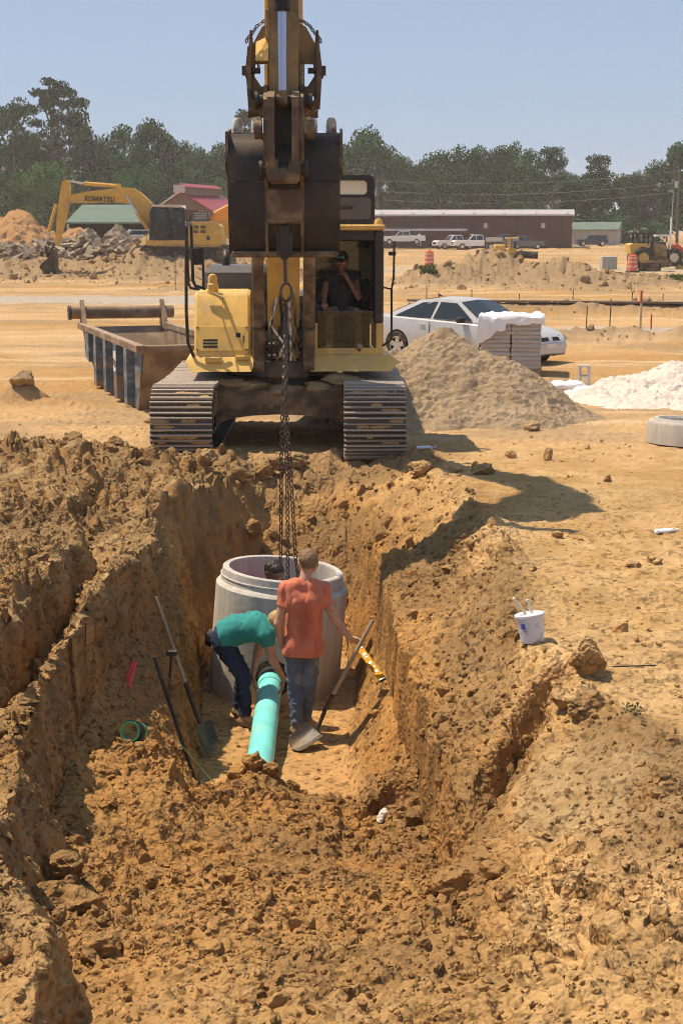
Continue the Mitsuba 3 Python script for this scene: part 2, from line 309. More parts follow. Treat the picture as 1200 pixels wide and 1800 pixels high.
def coarse(x, y):
    """x (rows, cols), y (rows, cols): height without fine relief"""
    X, Z = section(y[:, 0]); z = np.empty_like(x)
    for r in range(len(x)): z[r] = np.interp(x[r], X[r], Z[r])
    m = (y > 5.5) & (y < 13) & (np.abs(x) < 3)
    d, t = seg_dist(x, y, GULLY)
    z = z - np.where(m, .30 * np.clip((.20 - d) / .12, 0, 1) * np.clip(t * 3, .4, 1) * np.clip((1 - t) * 4, 0, 1), 0)
    # lip of the near mound: a scarp that looks back at the camera
    wob = meshkit.fbm(np.stack([x * 1.3, y * 0, y * 0], -1), 3, 21) - .5
    yc = 10.72 + wob * .9 - .03 * (x + .5) ** 2
    u = y - yc
    z = z + np.where((x > -1.5) & (x < .75), 1, 0) * ((.13 + wob * .3) * np.clip(u / .05, 0, 1) * np.clip(1 - (u - .06) / .75, 0, 1)) * np.clip((x + 1.5) * 3, 0, 1) * np.clip((.75 - x) * 3, 0, 1)
    z = z + .22 * np.exp(-((x + .70) / .34) ** 2 - ((y - 11.72) / .28) ** 2) * np.where((y > 11) & (y < 13.5), 1, 0)
    z = z + np.where((y > 6) & (y < 13), (.24 + .2 * wob) * np.exp(-((x + .45) / .75) ** 2 - ((y - 9.75) / .85) ** 2), 0)
    return z + mounds(x, y)
def ground_mesh():
    Y = _rows(); NC = 760; R = len(Y)
    w = np.where(Y < 30, .245 * np.abs(Y) + 1.15, .245 * np.abs(Y) + 1.15)
    u = np.linspace(-1, 1, 2400)
    xs = w[:, None] * u[None]; z = coarse(xs, np.repeat(Y[:, None], 2400, 1))
    near = (Y > 2) & (Y < 20)
    step = np.ones((R, 2399))
    dz = np.diff(z, axis=1) / w[:, None]; du = u[1] - u[0]
    step[near] = np.sqrt(1 + (np.clip(dz[near] / du, -9, 9) * .8) ** 2)
    from scipy.ndimage import gaussian_filter1d
    step = gaussian_filter1d(gaussian_filter1d(step, 6, axis=0), 10, axis=1)
    s = np.concatenate([np.zeros((R, 1)), np.cumsum(step, 1)], 1); s /= s[:, -1:]
    t = np.linspace(0, 1, NC); x = np.stack([np.interp(t, s[r], xs[r]) for r in range(R)])
    y = np.repeat(Y[:, None], NC, 1); z = coarse(x, y)
    P = np.stack([x, y, z], -1)
    def normals(P):
        a = np.gradient(P, axis=1); b = np.gradient(P, axis=0); n = np.cross(a, b); return n / (np.linalg.norm(n, axis=-1, keepdims=True) + 1e-12)
    N = normals(P); n_ = (Y > 1) & (Y < 30); Q = P[n_]; Nn = N[n_]; q = Q.reshape(-1, 3)
    steep = np.clip(1 - Nn[..., 2], 0, 1)
    f = lambda sc, o, sd: (meshkit.fbm(q * np.asarray(sc), o, sd) - .5).reshape(Q.shape[:2])
    ea, eb = np.gradient(Q, axis=1), np.gradient(Q, axis=0); area = np.linalg.norm(np.cross(ea, eb), axis=-1).ravel()
    def cells(sz, seed):     # rounded clods: distance to centres scattered over the surface
        rs = np.random.default_rng(seed); nb = int(area.sum() / sz ** 2 * .95)
        base = q[np.searchsorted(np.cumsum(area), rs.random(nb) * area.sum()).clip(0, len(q) - 1)] + rs.normal(size=(nb, 3)) * sz * .15
        an = rs.uniform(.7, 1.25, (1, 3)); d, i = cKDTree(base).query(q + (meshkit.noise(q[:, None, :] * 2.2 / sz + [[[0, 0, 0], [9, 9, 9], [5, 1, 7]]], seed) - .5) * sz * .55, k=1)
        r = sz * (.35 + .45 * rs.random(nb) ** 2)[i]
        return (np.clip(1 - (d / r) ** 2, 0, 1) * r * (rs.random(nb) > .35)[i]).reshape(Q.shape[:2])
    X, Z = section(Y[n_])
    flat_r = np.clip((Q[..., 0] - X[:, -1:]) / .25, 0, 1)                         # trodden flat on the right
    fill = np.clip(1 - steep * 1.6, 0, 1)
    rub = np.clip(f((.8, .8, .8), 3, 31) * 4 + .5, 0, 1)                            # rubbly patches
    far_face = np.exp(-((Q[..., 1] - 17.6) / 1.0) ** 2) * (np.abs(Q[..., 0] + .7) < 2.6)
    far = np.clip((Q[..., 1] - 19.2) / 1.2, 0, 1)
    cutp = np.clip(1.3 - np.sqrt(((Q[..., 0] - 1.28) / .42) ** 2 + ((Q[..., 1] - 8.15) / .85) ** 2), 0, .8)
    calm = np.maximum(np.maximum(flat_r, far), cutp)
    left = (Q[..., 0] < X[:, 3:4])
    d = f((1.1, 1.1, 1.1), 5, 1) * .12 * (1 - .75 * calm) * (1 - .5 * steep)
    d += (np.abs(f((3.2, 3.2, 2.2), 4, 2)) * -2 + .35) * .085 * (1 - .8 * calm) * (1 - .75 * np.clip(steep * 1.6, 0, 1))
    d += steep * (f((6.5, 6.5, .9), 4, 4) * .24 + f((7, 7, 7), 4, 15) * .12 + (np.abs(f((9, 9, 1.2), 2, 14)) * -2 + .3) * .05)                                       # teeth marks down the cut faces
    d += cells(.34, 5) * (.30 * rub + .25 * far_face + .30 * left) * (1 - calm) * fill
    d += cells(.15, 6) * (.30 + .55 * rub + .35 * left) * (1 - .8 * calm) * fill
    d += cells(.065, 7) * (.45 + .3 * rub) * (1 - .75 * calm) * (.25 + .75 * fill)
    d += f((14, 14, 14), 3, 8) * .030 * (1 - .6 * calm) + f((34, 34, 34), 3, 10) * .022 * (1 - .5 * calm)
    tread = np.maximum(np.sin(Q[..., 0] * 2 * np.pi / .16 + f((1.5, 1.5, 1), 2, 33) * 3), 0) * sum(np.exp(-((Q[..., 1] - yc - .06 * (Q[..., 0] - 2) ** 2 + f((.6, 0, 0), 2, 34)) / .16) ** 2) for yc in (12.2, 13.9, 20.6, 22.4)) * .016
    d += tread * calm
    trk = f((.7, 5.0, 1), 3, 12) * .05 + f((2.5, 16, 1), 2, 13) * .022                   # wheel ruts and drag marks on the flat
    d += trk * calm
    rw = (Q[..., 0] > X[:, 7:8]) & (Q[..., 0] < X[:, 9:10] + .05) & (Q[..., 1] > 9.3) & (Q[..., 1] < 16.5)
    d *= 1 - .6 * __import__('scipy.ndimage', fromlist=['x']).gaussian_filter(rw.astype(float), 2)
    smooth_floor = (Q[..., 0] > X[:, 6:7]) & (Q[..., 0] < X[:, 7:8]) & (Q[..., 1] > 11.8) & (Q[..., 1] < 16.3)
    from scipy.ndimage import gaussian_filter
    d *= 1 - .75 * gaussian_filter(smooth_floor.astype(float), 4)
    P[n_] = Q + Nn * d[..., None]
    fz = ~n_ & (y[:, 0] > 29) & (y[:, 0] < 500); q = P[fz].reshape(-1, 3)
    hgt = np.clip(mounds(q[:, 0], q[:, 1]), 0, 1)
    P[fz] += np.stack([0 * hgt, 0 * hgt, (meshkit.fbm(q * (.5, .35, 1), 4, 40) - .5) * .12 + (meshkit.fbm(q * (2.4, 1.6, 3), 4, 41) - .5) * (.05 + .75 * hgt)], -1).reshape(P[fz].shape)
    # aprons out to the horizon on both sides
    zl, zr = P[:, :1] * (1, 1, 0), P[:, -1:] * (1, 1, 0)
    P = np.concatenate([zl - [[[900, 0, 0]]], zl - [[[200, 0, 0]]], zl - [[[20, 0, 0]]], zl - [[[1.5, 0, 0]]], P, zr + [[[1.5, 0, 0]]], zr + [[[20, 0, 0]]], zr + [[[200, 0, 0]]], zr + [[[900, 0, 0]]]], 1)
    R, C = P.shape[:2]; i, j = np.meshgrid(np.arange(R - 1), np.arange(C - 1), indexing='ij'); a = i * C + j
    F = np.stack([a, a + 1, a + C + 1, a + C], -1).reshape(-1, 4); F = np.vstack([F[:, [0, 1, 2]], F[:, [0, 2, 3]]])
    return trimesh.Trimesh(P.reshape(-1, 3), F, process=False), P
GM, GP = ground_mesh()
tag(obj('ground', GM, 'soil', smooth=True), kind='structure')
_gt = cKDTree(GP.reshape(-1, 3)[:, :2])
def gz(x, y):
    """ground height at points"""
    d, i = _gt.query(np.stack([np.atleast_1d(x), np.atleast_1d(y)], 1), k=3); return GP.reshape(-1, 3)[i, 2].mean(1)
# loose clods: crumbs as one scatter, middling clods as another, the big ones one by one
def scatter(n, rmin, rmax, pw, k, seed, nproto=16, y0=4.5, y1=24, flatp=.12, lump=.3):
    rs = np.random.default_rng(seed); protos = [rock(seed * 50 + i, k, (1, rs.uniform(.65, 1), rs.uniform(.5, .85)), .5) for i in range(nproto)]
    y = np.exp(rs.uniform(np.log(y0), np.log(y1), n)); x = rs.uniform(-1, 1, n) * (.245 * y + .4)
    X, Z = section(y); flat = x > X[:, -1] + .05
    pn = meshkit.fbm(np.stack([x * .9, y * .9, 0 * x], 1), 3, 61)
    keep = rs.random(n) < np.where(flat | (y > 19.3), flatp * (pn > .42), np.clip((pn - lump + .16 * (x < X[:, 3])) * 2.6, .06, 1) + .5 * np.exp(-((y - 17.9) / .6) ** 2))
    floor = (x > X[:, 6]) & (x < X[:, 7]) & (y > 11.9) & (y < 16.2); keep &= ~floor | (rs.random(n) < .10)
    keep &= ~((y > 18.6) & (y < 24) & (x > -2.5) & (x < 1.0))
    x, y = x[keep], y[keep]; r = np.clip(rmin * rs.random(len(x)) ** -pw, rmin, rmax) * (.75 + y * .022)
    z = gz(x, y) + r * .12; V, F, o = [], [], 0
    for q in range(len(x)):
        p = protos[q % nproto]; M = trimesh.transformations.random_rotation_matrix(rs.random(3))[:3, :3]
        v = (np.array(p.vertices) * r[q]) @ M.T; V.append(v + (x[q], y[q], z[q])); F.append(p.faces + o); o += len(v)
    return trimesh.Trimesh(np.vstack(V), np.vstack(F), process=False)
tag(obj('soil_crumbs', scatter(42000, .0065, .030, .55, 0, 7, lump=.2), 'soil'), 'loose crumbs of tan soil strewn over the diggings', 'soil crumbs', kind='stuff')
tag(obj('soil_clods', scatter(5200, .022, .075, .5, 1, 8, flatp=.05, lump=.38), 'soil', smooth=25), 'broken fist sized clods of tan soil strewn over the diggings', 'soil clods', kind='stuff')
# ---------------- the big excavator ----------------
YEL = (.71, .465, .13)
mat('yellow_paint', dirty(YEL, (.40, .29, .17), .42, 3.2, top=.2), .45, spec=.4)
mat('yellow_worn', dirty((.31, .215, .095), (.17, .12, .07), .85, 5.5, top=.3), .6, spec=.3)
mat('steel_brown', dirty((.10, .068, .042), (.27, .18, .10), .75, 6, top=.45), .6, .2)
mat('steel_dark', dirty((.040, .036, .033), (.16, .105, .055), .5, 4, top=.4), .5, .3)
mat('bucket_steel', dirty((.038, .033, .030), (.105, .068, .038), .7, 3.5, top=.3), .5, .35)
mat('black_paint', dirty((.014, .015, .018), (.12, .085, .05), .14, 4, top=.15), .3)
mat('rubber', (.016, .016, .016), .7)
mat('rod_chrome', (.36, .47, .74), .28, .85)  # chrome with the blue sky reflection painted into its base colour
scene['shoe_steel'] = {'type': 'twosided', 'b': {'type': 'principled', 'base_color': {'type': 'mesh_attribute', 'name': 'vertex_color'}, 'roughness': .45, 'metallic': .15}}
mat('mud', lambda p, n, uv: mix((.47, .31, .15), (.34, .21, .09), fbm(p.x * 9, p.y * 9, p.z * 9, 3)), .95, spec=.1)
mat('tooth_white', dirty((.72, .68, .60), (.16, .08, .04), .8, 14, top=.1), .5)
mat('vinyl_grey', (.10, .10, .11), .6)
mat('dusty_black', (.03, .03, .032), .8)
scene['cab_glass'] = {'type': 'thindielectric', 'int_ior': 1.5, 'specular_transmittance': rgb(.13, .15, .155), 'specular_reflectance': rgb(.6, .6, .6)}
scene['dusty_glass'] = {'type': 'thindielectric', 'int_ior': 1.45, 'specular_transmittance': rgb(.62, .62, .59), 'specular_reflectance': rgb(.55, .55, .54)}
DIG = thing('excavator', 'big yellow tracked excavator straddling the end of the trench, chains hung from its brown bucket', 'excavator')
U = mat4((-.80, 21.0, 0), rz=.05)
def D(name, ms, m, parent=DIG, M=None, smooth=35): return obj(name, ms, m, parent, smooth=smooth, M=M)
# tracks
def track(x0, x1, seed):
    tr = key_for('track', DIG); w = x1 - x0; xc = (x0 + x1) / 2
    y0, y1, zc, r = 19.22, 22.7, .475, .425
    n, pitch = 50, None
    per = 2 * (y1 - y0) + 2 * PI * r; pitch = per / n; rs = np.random.default_rng(seed)
    g = [bx(-w / 2, w / 2, -pitch * .49, pitch * .49, -.016, .012, .004)]; cols = [np.array((.135, .10, .07))]
    for k, q in enumerate((-.40, -.02, .36)): g.append(bx(-w / 2, w / 2, pitch * q - .011, pitch * q + .011, .01, .055, .004)); cols.append(np.array((.36, .31, .26)) if k != 1 else np.array((.27, .22, .175)))
    for sx in (-.16, .16): g.append(bx(sx - .05, sx + .05, -pitch * .4, pitch * .4, -.075, -.016, .01)); cols.append(np.array((.05, .04, .03)))
    vc = np.vstack([np.tile(c, (len(m.vertices), 1)) * np.where(m.vertices[:, 2:] > .03, 1.25, .7) * rs.uniform(.8, 1.15, (len(m.vertices), 1)) for m, c in zip(g, cols)])
    shoe = mikit.ply(cat(g), 'shoe_steel', color=vc); mud = []
    for i in range(n):
        s = (i + .35) * pitch
        L = y1 - y0
        if s < L: y, z, a = y1 - s, zc + r, PI
        elif s < L + PI * r: t = (s - L) / r; y, z, a = y0 - r * math.sin(t), zc + r * math.cos(t), PI + t
        elif s < 2 * L + PI * r: y, z, a = y0 + s - L - PI * r, zc - r, 2 * PI
        else: t = (s - 2 * L - PI * r) / r; y, z, a = y1 + r * math.sin(t), zc - r * math.cos(t), t
        sag = -.035 * math.sin(PI * min(max((s) / L, 0), 1)) if s < L else 0
        # local +z must point outwards
        if s < L: R = mat4((xc, y, z + sag), rx=0)
        elif s < L + PI * r: R = mat4((xc, y, z), rx=(s - L) / r)
        elif s < 2 * L + PI * r: R = mat4((xc, y, z), rx=PI)
        else: R = mat4((xc, y, z), rx=PI + (s - 2 * L - PI * r) / r)
        R = R @ mat4((rs.uniform(-.004, .004), 0, rs.uniform(-.004, .004)))
        copy_entry('shoe', shoe, tr, R)
        if s < L + PI * r * .85:
            for _ in range(rs.integers(2, 7)):
                c = rs.uniform(-.5, .5) * w * .8; q = rs.choice([-.2, .17]) * pitch
                p = rock(int(rs.integers(999)), 1, (rs.uniform(.03, .17), .034, .022), .5); p.apply_translation((c, q, .02)); mud.append(xf(p, R))
    tag(obj('packed_mud', cat(mud), 'mud', tr, smooth=40), kind='stuff')
    obj('track_frame', [bx(xc - .17, xc + .17, y0 + .2, y1 - .2, .22, .72, .04), bx(xc - .2, xc + .2, y0 + .7, y1 - .9, .72, .80, .02)], 'steel_brown', tr)
    for nm, yy in (('idler', y0), ('sprocket', y1)):
        obj(nm, [lathe([(.05, -.07), (.36, -.07), (.40, -.03), (.40, .03), (.36, .07), (.05, .07)], 28, (xc, yy, zc), 'x')], 'steel_dark', tr, smooth=30)
    for i in range(6): obj('roller', cyl((xc - .16, y0 + .55 + i * .48, .16), (xc + .16, y0 + .55 + i * .48, .16), .095), 'steel_dark', tr, smooth=35)
track(-2.36, -1.59, 3); track(.03, .80, 4)
# under frame between the tracks, arched, with soil lying on it
ar = [(-1.62, .36), (-1.62, .86), (-1.25, .80), (.0 - .30, .80), (.06, .86), (.06, .36), (-.12, .43), (-.45, .47), (-.8, .485), (-1.15, .47), (-1.45, .43)]
D('under_frame', [prism(ar, 20.0, 20.28), bx(-1.6, .05, 20.27, 21.9, .52, .74, .03), prism(ar, 21.75, 22.0)], 'steel_brown')
D('frame_gusset', [hull([(-.36, 19.99, .80), (.06, 19.99, .86), (.06, 19.99, .44), (-.05, 19.99, .47), (-.3, 19.95, .62), (.0, 19.9, .9)])], 'steel_brown')
hp = [rock(50 + i, 2, (.30, .2, .09), .5) for i in range(5)]
for i, p in enumerate(hp): p.apply_translation([(-1.45, 20.15, .86), (-1.18, 20.2, .82), (-.25, 20.12, .84), (.0, 20.1, .92), (-.75, 20.2, .79)][i])
tag(obj('spilled_soil', cat(hp), 'soil', DIG, smooth=50), kind='stuff')
D('slew_ring', [lathe([(.1, .72), (.72, .72), (.78, .78), (.78, .93), (.70, .95), (.70, 1.06), (.1, 1.06)], 40, (-.8, 21.0, 0))], 'steel_dark')
# upper works
D('deck', [bx(-1.12, 1.28, -.55, 2.2, 1.0, 1.16, .02), bx(-.33, .33, -1.0, .4, .95, 1.2, .03), bx(-.62, .62, -.5, .5, .84, 1.02, .02)], 'steel_dark', M=U)
def skirt(x0, x1, bev0, bev1):
    p = [(x0, -1.05, 1.05), (x1, -1.05, 1.05), (x0 - bev0, -.96, 1.17), (x1 + bev1, -.96, 1.17), (x0, -.88, 1.245), (x1, -.88, 1.245), (x0 - bev0, .4, 1.17), (x1 + bev1, .4, 1.17), (x0, .4, 1.05), (x1, .4, 1.05), (x0, .4, 1.245), (x1, .4, 1.245)]
    return hull(p)
D('left_skirt', [skirt(-1.19, -.42, .09, .04), bx(-1.02, -.80, -1.0, -.93, 1.17, 1.235, .006), bx(-.62, -.45, -.975, -.9, 1.20, 1.25, .006)], 'yellow_paint', M=U)
tb = key_for('tool_box', DIG)
prof = [(-.88, 1.245), (-.87, 1.30), (-.745, 1.62), (-.70, 1.66), (-.50, 1.99), (-.42, 2.045), (.5, 2.06), (.5, 1.245)]
from trimesh.convex import convex_hull as _ch
tbm = prism(prof, -1.165, -.43, 'yz'); tbm = hull(np.vstack([np.array(tbm.vertices) * (1, 1, 1)]))
tl = [(-1.165, y, z) for y, z in prof] + [(-.43, y, z) for y, z in prof]
tp = []
for x, s in ((-1.165, 1), (-.43, -1)):
    for y, z in prof: tp += [(x, y + .03, z - .02 if z > 1.3 else z), (x + s * .035, y, z)]
obj('box_body', hull(tp), 'yellow_paint', tb, M=U, smooth=30)
def on_panel(x0, x1, t0, t1, th, a=(-.87, 1.30), b=(-.745, 1.62)):   # plate lying on the sloped lower front
    a, b = np.array(a), np.array(b); d = (b - a); n = np.array([-d[1], d[0]]) / np.hypot(*d)
    q = [a + d * t0, a + d * t1]; pts = []
    for x in (x0, x1):
        for c in q: pts += [(x, *(c + n * 0)), (x, *(c + n * th))]
    return hull(pts)
obj('lower_door', [on_panel(-1.14, -.46, .03, .97, .016)], 'yellow_paint', tb, M=U)
for k in range(3): obj('vent_slot', on_panel(-1.05, -.86, .14 + k * .13, .21 + k * .13, .022), 'black_paint', tb, M=U)
obj('seam_strip', [on_panel(-1.12, -.47, .0, .10, .014, (-.755, 1.60), (-.68, 1.70))], 'yellow_paint', tb, M=U)
obj('latch', [on_panel(-.53, -.515, .35, .62, .024)], 'black_paint', tb, M=U)
D('filler_cap', [lathe([(.0, 2.29), (.04, 2.28), (.062, 2.24), (.062, 2.16), (.075, 2.15), (.075, 2.05)], 18, (-.93, -.25, 0))], 'yellow_paint', M=U)
D('engine_hood', [box((-.62, 1.35, 2.16), (.95, 1.2, .42), .13), bx(-1.1, 1.2, .95, 2.25, 1.24, 2.0, .06)], 'vinyl_grey', M=U)
D('counterweight', [bx(-1.2, 1.28, 1.75, 2.35, 1.1, 2.06, .1)], 'yellow_paint', M=U)
D('exhaust_pipe', [tube([(-.78, .95, 2.3), (-.78, .95, 2.46), (-.78, 1.0, 2.52), (-.78, 1.1, 2.54)], .055, 12)], 'steel_dark', M=U)
D('left_handrail', [tube([(-1.17, -.9, 1.24), (-1.24, -.92, 1.42), (-1.255, -.9, 1.8), (-1.25, -.88, 2.3), (-1.235, -.86, 2.90), (-1.22, -.7, 2.96), (-1.20, -.35, 2.92), (-1.19, -.3, 2.2), (-1.16, -.33, 2.13), (-1.02, -.33, 2.09)], .022, 8),
                    tube([(-1.23, -.85, 2.9), (-1.23, -.83, 2.2), (-1.2, -.82, 2.12), (-1.08, -.8, 2.1)], .018, 8), tube([(-1.05, -.35, 2.08), (-1.05, -.35, 2.6)], .018, 8)], 'black_paint', M=U)
mr = D('mirror', [box((-1.12, -.5, 2.52), (.16, .05, .22), .02, None), tube([(-1.235, -.86, 2.5), (-1.12, -.5, 2.52)], .012, 6)], 'black_paint', M=U)
for (x, t) in ((-1.12, .93), (-.48, .93), (-1.12, .06), (-.48, .06)): obj('bolt', on_panel(x - .012, x + .012, t - .02, t + .02, .026), 'steel_dark', tb, M=U)
obj('warning_decal', on_panel(-.62, -.56, .55, .72, .019), 'black_paint', tb, M=U)
obj('panel_gap', on_panel(-.80, -.794, .30, .95, .004, (-.68, 1.70), (-.50, 1.99)), 'black_paint', tb, M=U)
# boom: foot, lower reach, knee and nose as one bent box girder
def girder(pts, w):
    """pts: (y_low, z_low, y_high, z_high) cross sections; w half widths"""
    v, f = [], []
    for (a, b, c, d), q in zip(pts, w): v += [(-q, a, b), (q, a, b), (q, c, d), (-q, c, d)]
    for i in range(len(pts) - 1):
        for j in range(4):
            l = (j + 1) % 4; f += [(i * 4 + j, i * 4 + l, i * 4 + 4 + l), (i * 4 + j, i * 4 + 4 + l, i * 4 + 4 + j)]
    k = len(v) - 4; f += [(0, 2, 1), (0, 3, 2), (k, k + 1, k + 2), (k, k + 2, k + 3)]
    m = trimesh.Trimesh(v, f, process=False); m.fix_normals(); return m
B0 = [(-.72, 1.45, -.35, 1.75), (-1.15, 2.35, -.62, 2.52), (-1.75, 3.05, -1.15, 3.4), (-2.55, 3.95, -2.05, 4.55), (-2.95, 4.95, -2.45, 5.5), (-3.4, 5.9, -2.95, 6.4), (-4.05, 6.6, -3.9, 7.0)]
bm = D('boom', [girder(B0, [.20, .21, .21, .22, .22, .20, .17])], 'yellow_paint', M=U, smooth=False)
obj('weld_seam', [bx(-.222, .222, -1.36, -1.30, 2.66, 2.69, .004)], 'yellow_worn', bm, M=U @ mat4((0, .0, 0)))
D('boom_foot_bracket', [prism([(-.95, 1.15), (-.2, 1.15), (-.3, 1.85), (-.6, 1.9), (-.95, 1.4)], -.30, -.24, 'yz'), prism([(-.95, 1.15), (-.2, 1.15), (-.3, 1.85), (-.6, 1.9), (-.95, 1.4)], .24, .30, 'yz'), cyl((-.34, -.55, 1.62), (.34, -.55, 1.62), .08)], 'steel_dark', M=U)
for s in (-1, 1):
    bc = key_for('boom_cylinder', DIG)
    obj('barrel', [cyl((s * .325, -1.0, 1.2), (s * .325, -1.62, 3.1), .078, n=20), cyl((s * .325, -1.60, 3.04), (s * .325, -1.64, 3.16), .092, n=20), cyl((s * .325 - .07, -.98, 1.14), (s * .325 + .07, -.98, 1.14), .1)], 'steel_brown', bc, M=U, smooth=40)
    obj('rod', [cyl((s * .325, -1.63, 3.1), (s * .30, -1.95, 4.25), .05)], 'rod_chrome', bc, M=U, smooth=40)
    obj('band', [cyl((s * .325, -1.135, 1.62), (s * .325, -1.15, 1.66), .086, n=20)], 'steel_dark', bc, M=U, smooth=40)
D('boom_pin', [cyl((-.42, -1.95, 4.25), (.42, -1.95, 4.25), .06)], 'steel_dark', M=U)
for i, (x, w) in enumerate(((-.16, .0), (-.11, .12), (-.05, -.06), (.03, .1), (.09, 0), (.15, -.05), (.19, .06))):
    z1 = 1.85 + .12 * (i % 3)
    D('hose', [tube([(x, -.95, 1.15), (x + w, -1.08, 1.4), (x - w * .5, -1.0, 1.65), (x * .8, -1.0, z1), (x * .6, -.9, z1 + .12), (x * .4, -.8, z1 + .02)], .019, 7)], ('rubber', 'tooth_white', 'rubber')[i % 3] if i != 5 else 'yellow_worn', M=U)
D('valve_block', [bx(-.2, .2, -.92, -.7, 1.16, 1.42, .02), bx(-.10, .06, -.98, -.9, 1.44, 1.62, .02), bx(.08, .2, -1.0, -.92, 1.25, 1.36, .02), cyl((-.2, -.97, 1.24), (.2, -.97, 1.24), .03)], 'steel_brown', M=U)
# cab
cab = key_for('cab', DIG); CX0, CX1, CY0, CY1 = .345, 1.315, -.80, .90
def C(name, ms, m, smooth=35): return obj(name, ms, m, cab, smooth=smooth, M=U)
C('lower_frame', [bx(CX0, CX0 + .10, CY0, CY0 + .1, 1.30, 1.66, .012), bx(CX1 - .10, CX1, CY0, CY0 + .1, 1.30, 1.66, .012), bx(CX0 + .003, CX1 - .003, CY0 - .006, CY0 + .09, 1.235, 1.335, .012),
                  bx(CX1 - .05, CX1 + .003, CY0 + .1, CY1, 1.24, 1.62, .012), bx(CX0, CX0 + .05, CY0 + .1, CY1, 1.24, 1.62, .012)], 'yellow_paint')
C('post_frame', [bx(CX0 + .002, CX0 + .085, CY0 + .004, CY0 + .09, 1.655, 2.86, .015), bx(CX1 - .13, CX1 - .002, CY0 + .004, CY0 + .13, 1.655, 2.86, .02), bx(CX0 + .08, CX1 - .12, CY0 + .012, CY0 + .1, 2.72, 2.86, .015),
                 bx(CX1 - .07, CX1, .0, .1, 1.62, 2.86, .015), bx(CX1 - .07, CX1, CY1 - .1, CY1, 1.62, 2.86, .015), bx(CX0, CX0 + .07, CY1 - .1, CY1, 1.62, 2.86, .015), bx(CX0, CX0 + .06, .05, .15, 1.62, 2.86, .015),
                 bx(CX1 - .06, CX1, CY0 + .1, CY1, 2.74, 2.86, .015), bx(CX0, CX0 + .06, CY0 + .1, CY1, 2.74, 2.86, .015),
                 bx(CX0 + .07, CX1 - .07, CY1 - .06, CY1, 1.2, 2.18, .01), bx(CX0 + .07, CX1 - .07, CY1 - .06, CY1, 2.72, 2.86, .01), bx(CX0 + .05, CX1 - .05, CY0 + .1, CY1, 1.2, 1.245, .01)], 'black_paint')
C('roof', [box(((CX0 + CX1) / 2, (CY0 + CY1) / 2 - .02, 2.895), (CX1 - CX0 + .02, CY1 - CY0 + .06, .075), .03), lathe([(0, 3.01), (.04, 3.0), (.055, 2.96), (.055, 2.92)], 14, (CX1 - .07, CY0 + .05, 0))], 'yellow_paint')
ht = C('roof_hatch', [prism(rpoly(CX0 + .22, CX1 - .10, 2.93, 3.57, .07), -.46, -.41, 'xz', [rpoly(CX0 + .32, CX1 - .20, 3.32, 3.50, .05)[::-1]])], 'black_paint')
obj('hatch_liner', prism(rpoly(CX0 + .27, CX1 - .15, 3.0, 3.28, .04), -.475, -.462, 'xz'), 'vinyl_grey', ht, M=U)
scene['milky'] = {'type': 'blendbsdf', 'weight': .55, 'a': {'type': 'thindielectric', 'int_ior': 1.5}, 'b': {'type': 'principledthin', 'base_color': rgb(.75, .72, .62), 'roughness': .6, 'diff_trans': 1.2}}
obj('hatch_window', prism(rpoly(CX0 + .30, CX1 - .18, 3.30, 3.52, .05), -.438, -.432, 'xz'), 'milky', ht, M=U)
obj('hatch_handle', [bx(CX0 + .42, CX0 + .58, -.50, -.476, 3.13, 3.165, .008)], 'dusty_black', ht, M=U)
def pane(x0, x1, y, z0, z1): return trimesh.Trimesh([(x0, y, z0), (x1, y, z0), (x1, y + .01, z1), (x0, y + .01, z1)], [(0, 1, 2), (0, 2, 3)], process=False)
C('lower_windshield', [pane(CX0 + .095, CX1 - .105, CY0 + .035, 1.345, 1.80)], 'dusty_glass', False)
C('windshield_edge', [bx(CX0 + .095, CX1 - .105, CY0 + .03, CY0 + .044, 1.80, 1.812, .002)], 'vinyl_grey')
C('windshield_wiper', [tube([(CX0 + .42, CY0 + .02, 1.79), (CX0 + .42, CY0 + .01, 1.45)], .008, 6), tube([(CX0 + .3, CY0 + .015, 1.43), (CX0 + .6, CY0 + .015, 1.40)], .01, 6)], 'dusty_black')
C('rear_window', [bx(CX0 + .07, CX1 - .07, CY1 - .03, CY1 - .024, 2.18, 2.72, 0)], 'cab_glass', False)
C('side_window', [bx(CX1 - .03, CX1 - .025, CY0 + .12, .0, 1.62, 2.74, 0)], 'cab_glass', False)
C('side_window', [bx(CX0 + .025, CX0 + .03, CY0 + .1, .05, 1.62, 2.74, 0)], 'cab_glass', False)
C('side_window', [bx(CX1 - .03, CX1 - .025, .1, CY1 - .1, 1.62, 2.74, 0)], 'cab_glass', False)
C('seat', [box(((CX0 + CX1) / 2, -.02, 1.62), (.52, .5, .16), .05), box(((CX0 + CX1) / 2, .25, 2.0), (.5, .14, .62), .05), bx(CX0 + .3, CX1 - .3, -.15, .2, 1.24, 1.56, .03), box((CX0 + .16, -.1, 1.70), (.14, .5, .2), .03), box((CX1 - .2, -.1, 1.70), (.14, .5, .2), .03)], 'dusty_black')
for sx in (-1, 1): C('lever', [tube([((CX0 + CX1) / 2 + sx * .07, -.5, 1.25), ((CX0 + CX1) / 2 + sx * .07, -.47, 1.75), ((CX0 + CX1) / 2 + sx * .07, -.4, 1.86)], .012, 6), box(((CX0 + CX1) / 2 + sx * .09, -.52, 1.30), (.12, .2, .03), .01)], 'steel_dark')
C('console', [box((CX0 + .14, -.2, 1.78), (.13, .22, .2), .03)], 'vinyl_grey')
D('cab_step', [skirt(.345, 1.40, .03, .10)], 'yellow_paint', M=U)
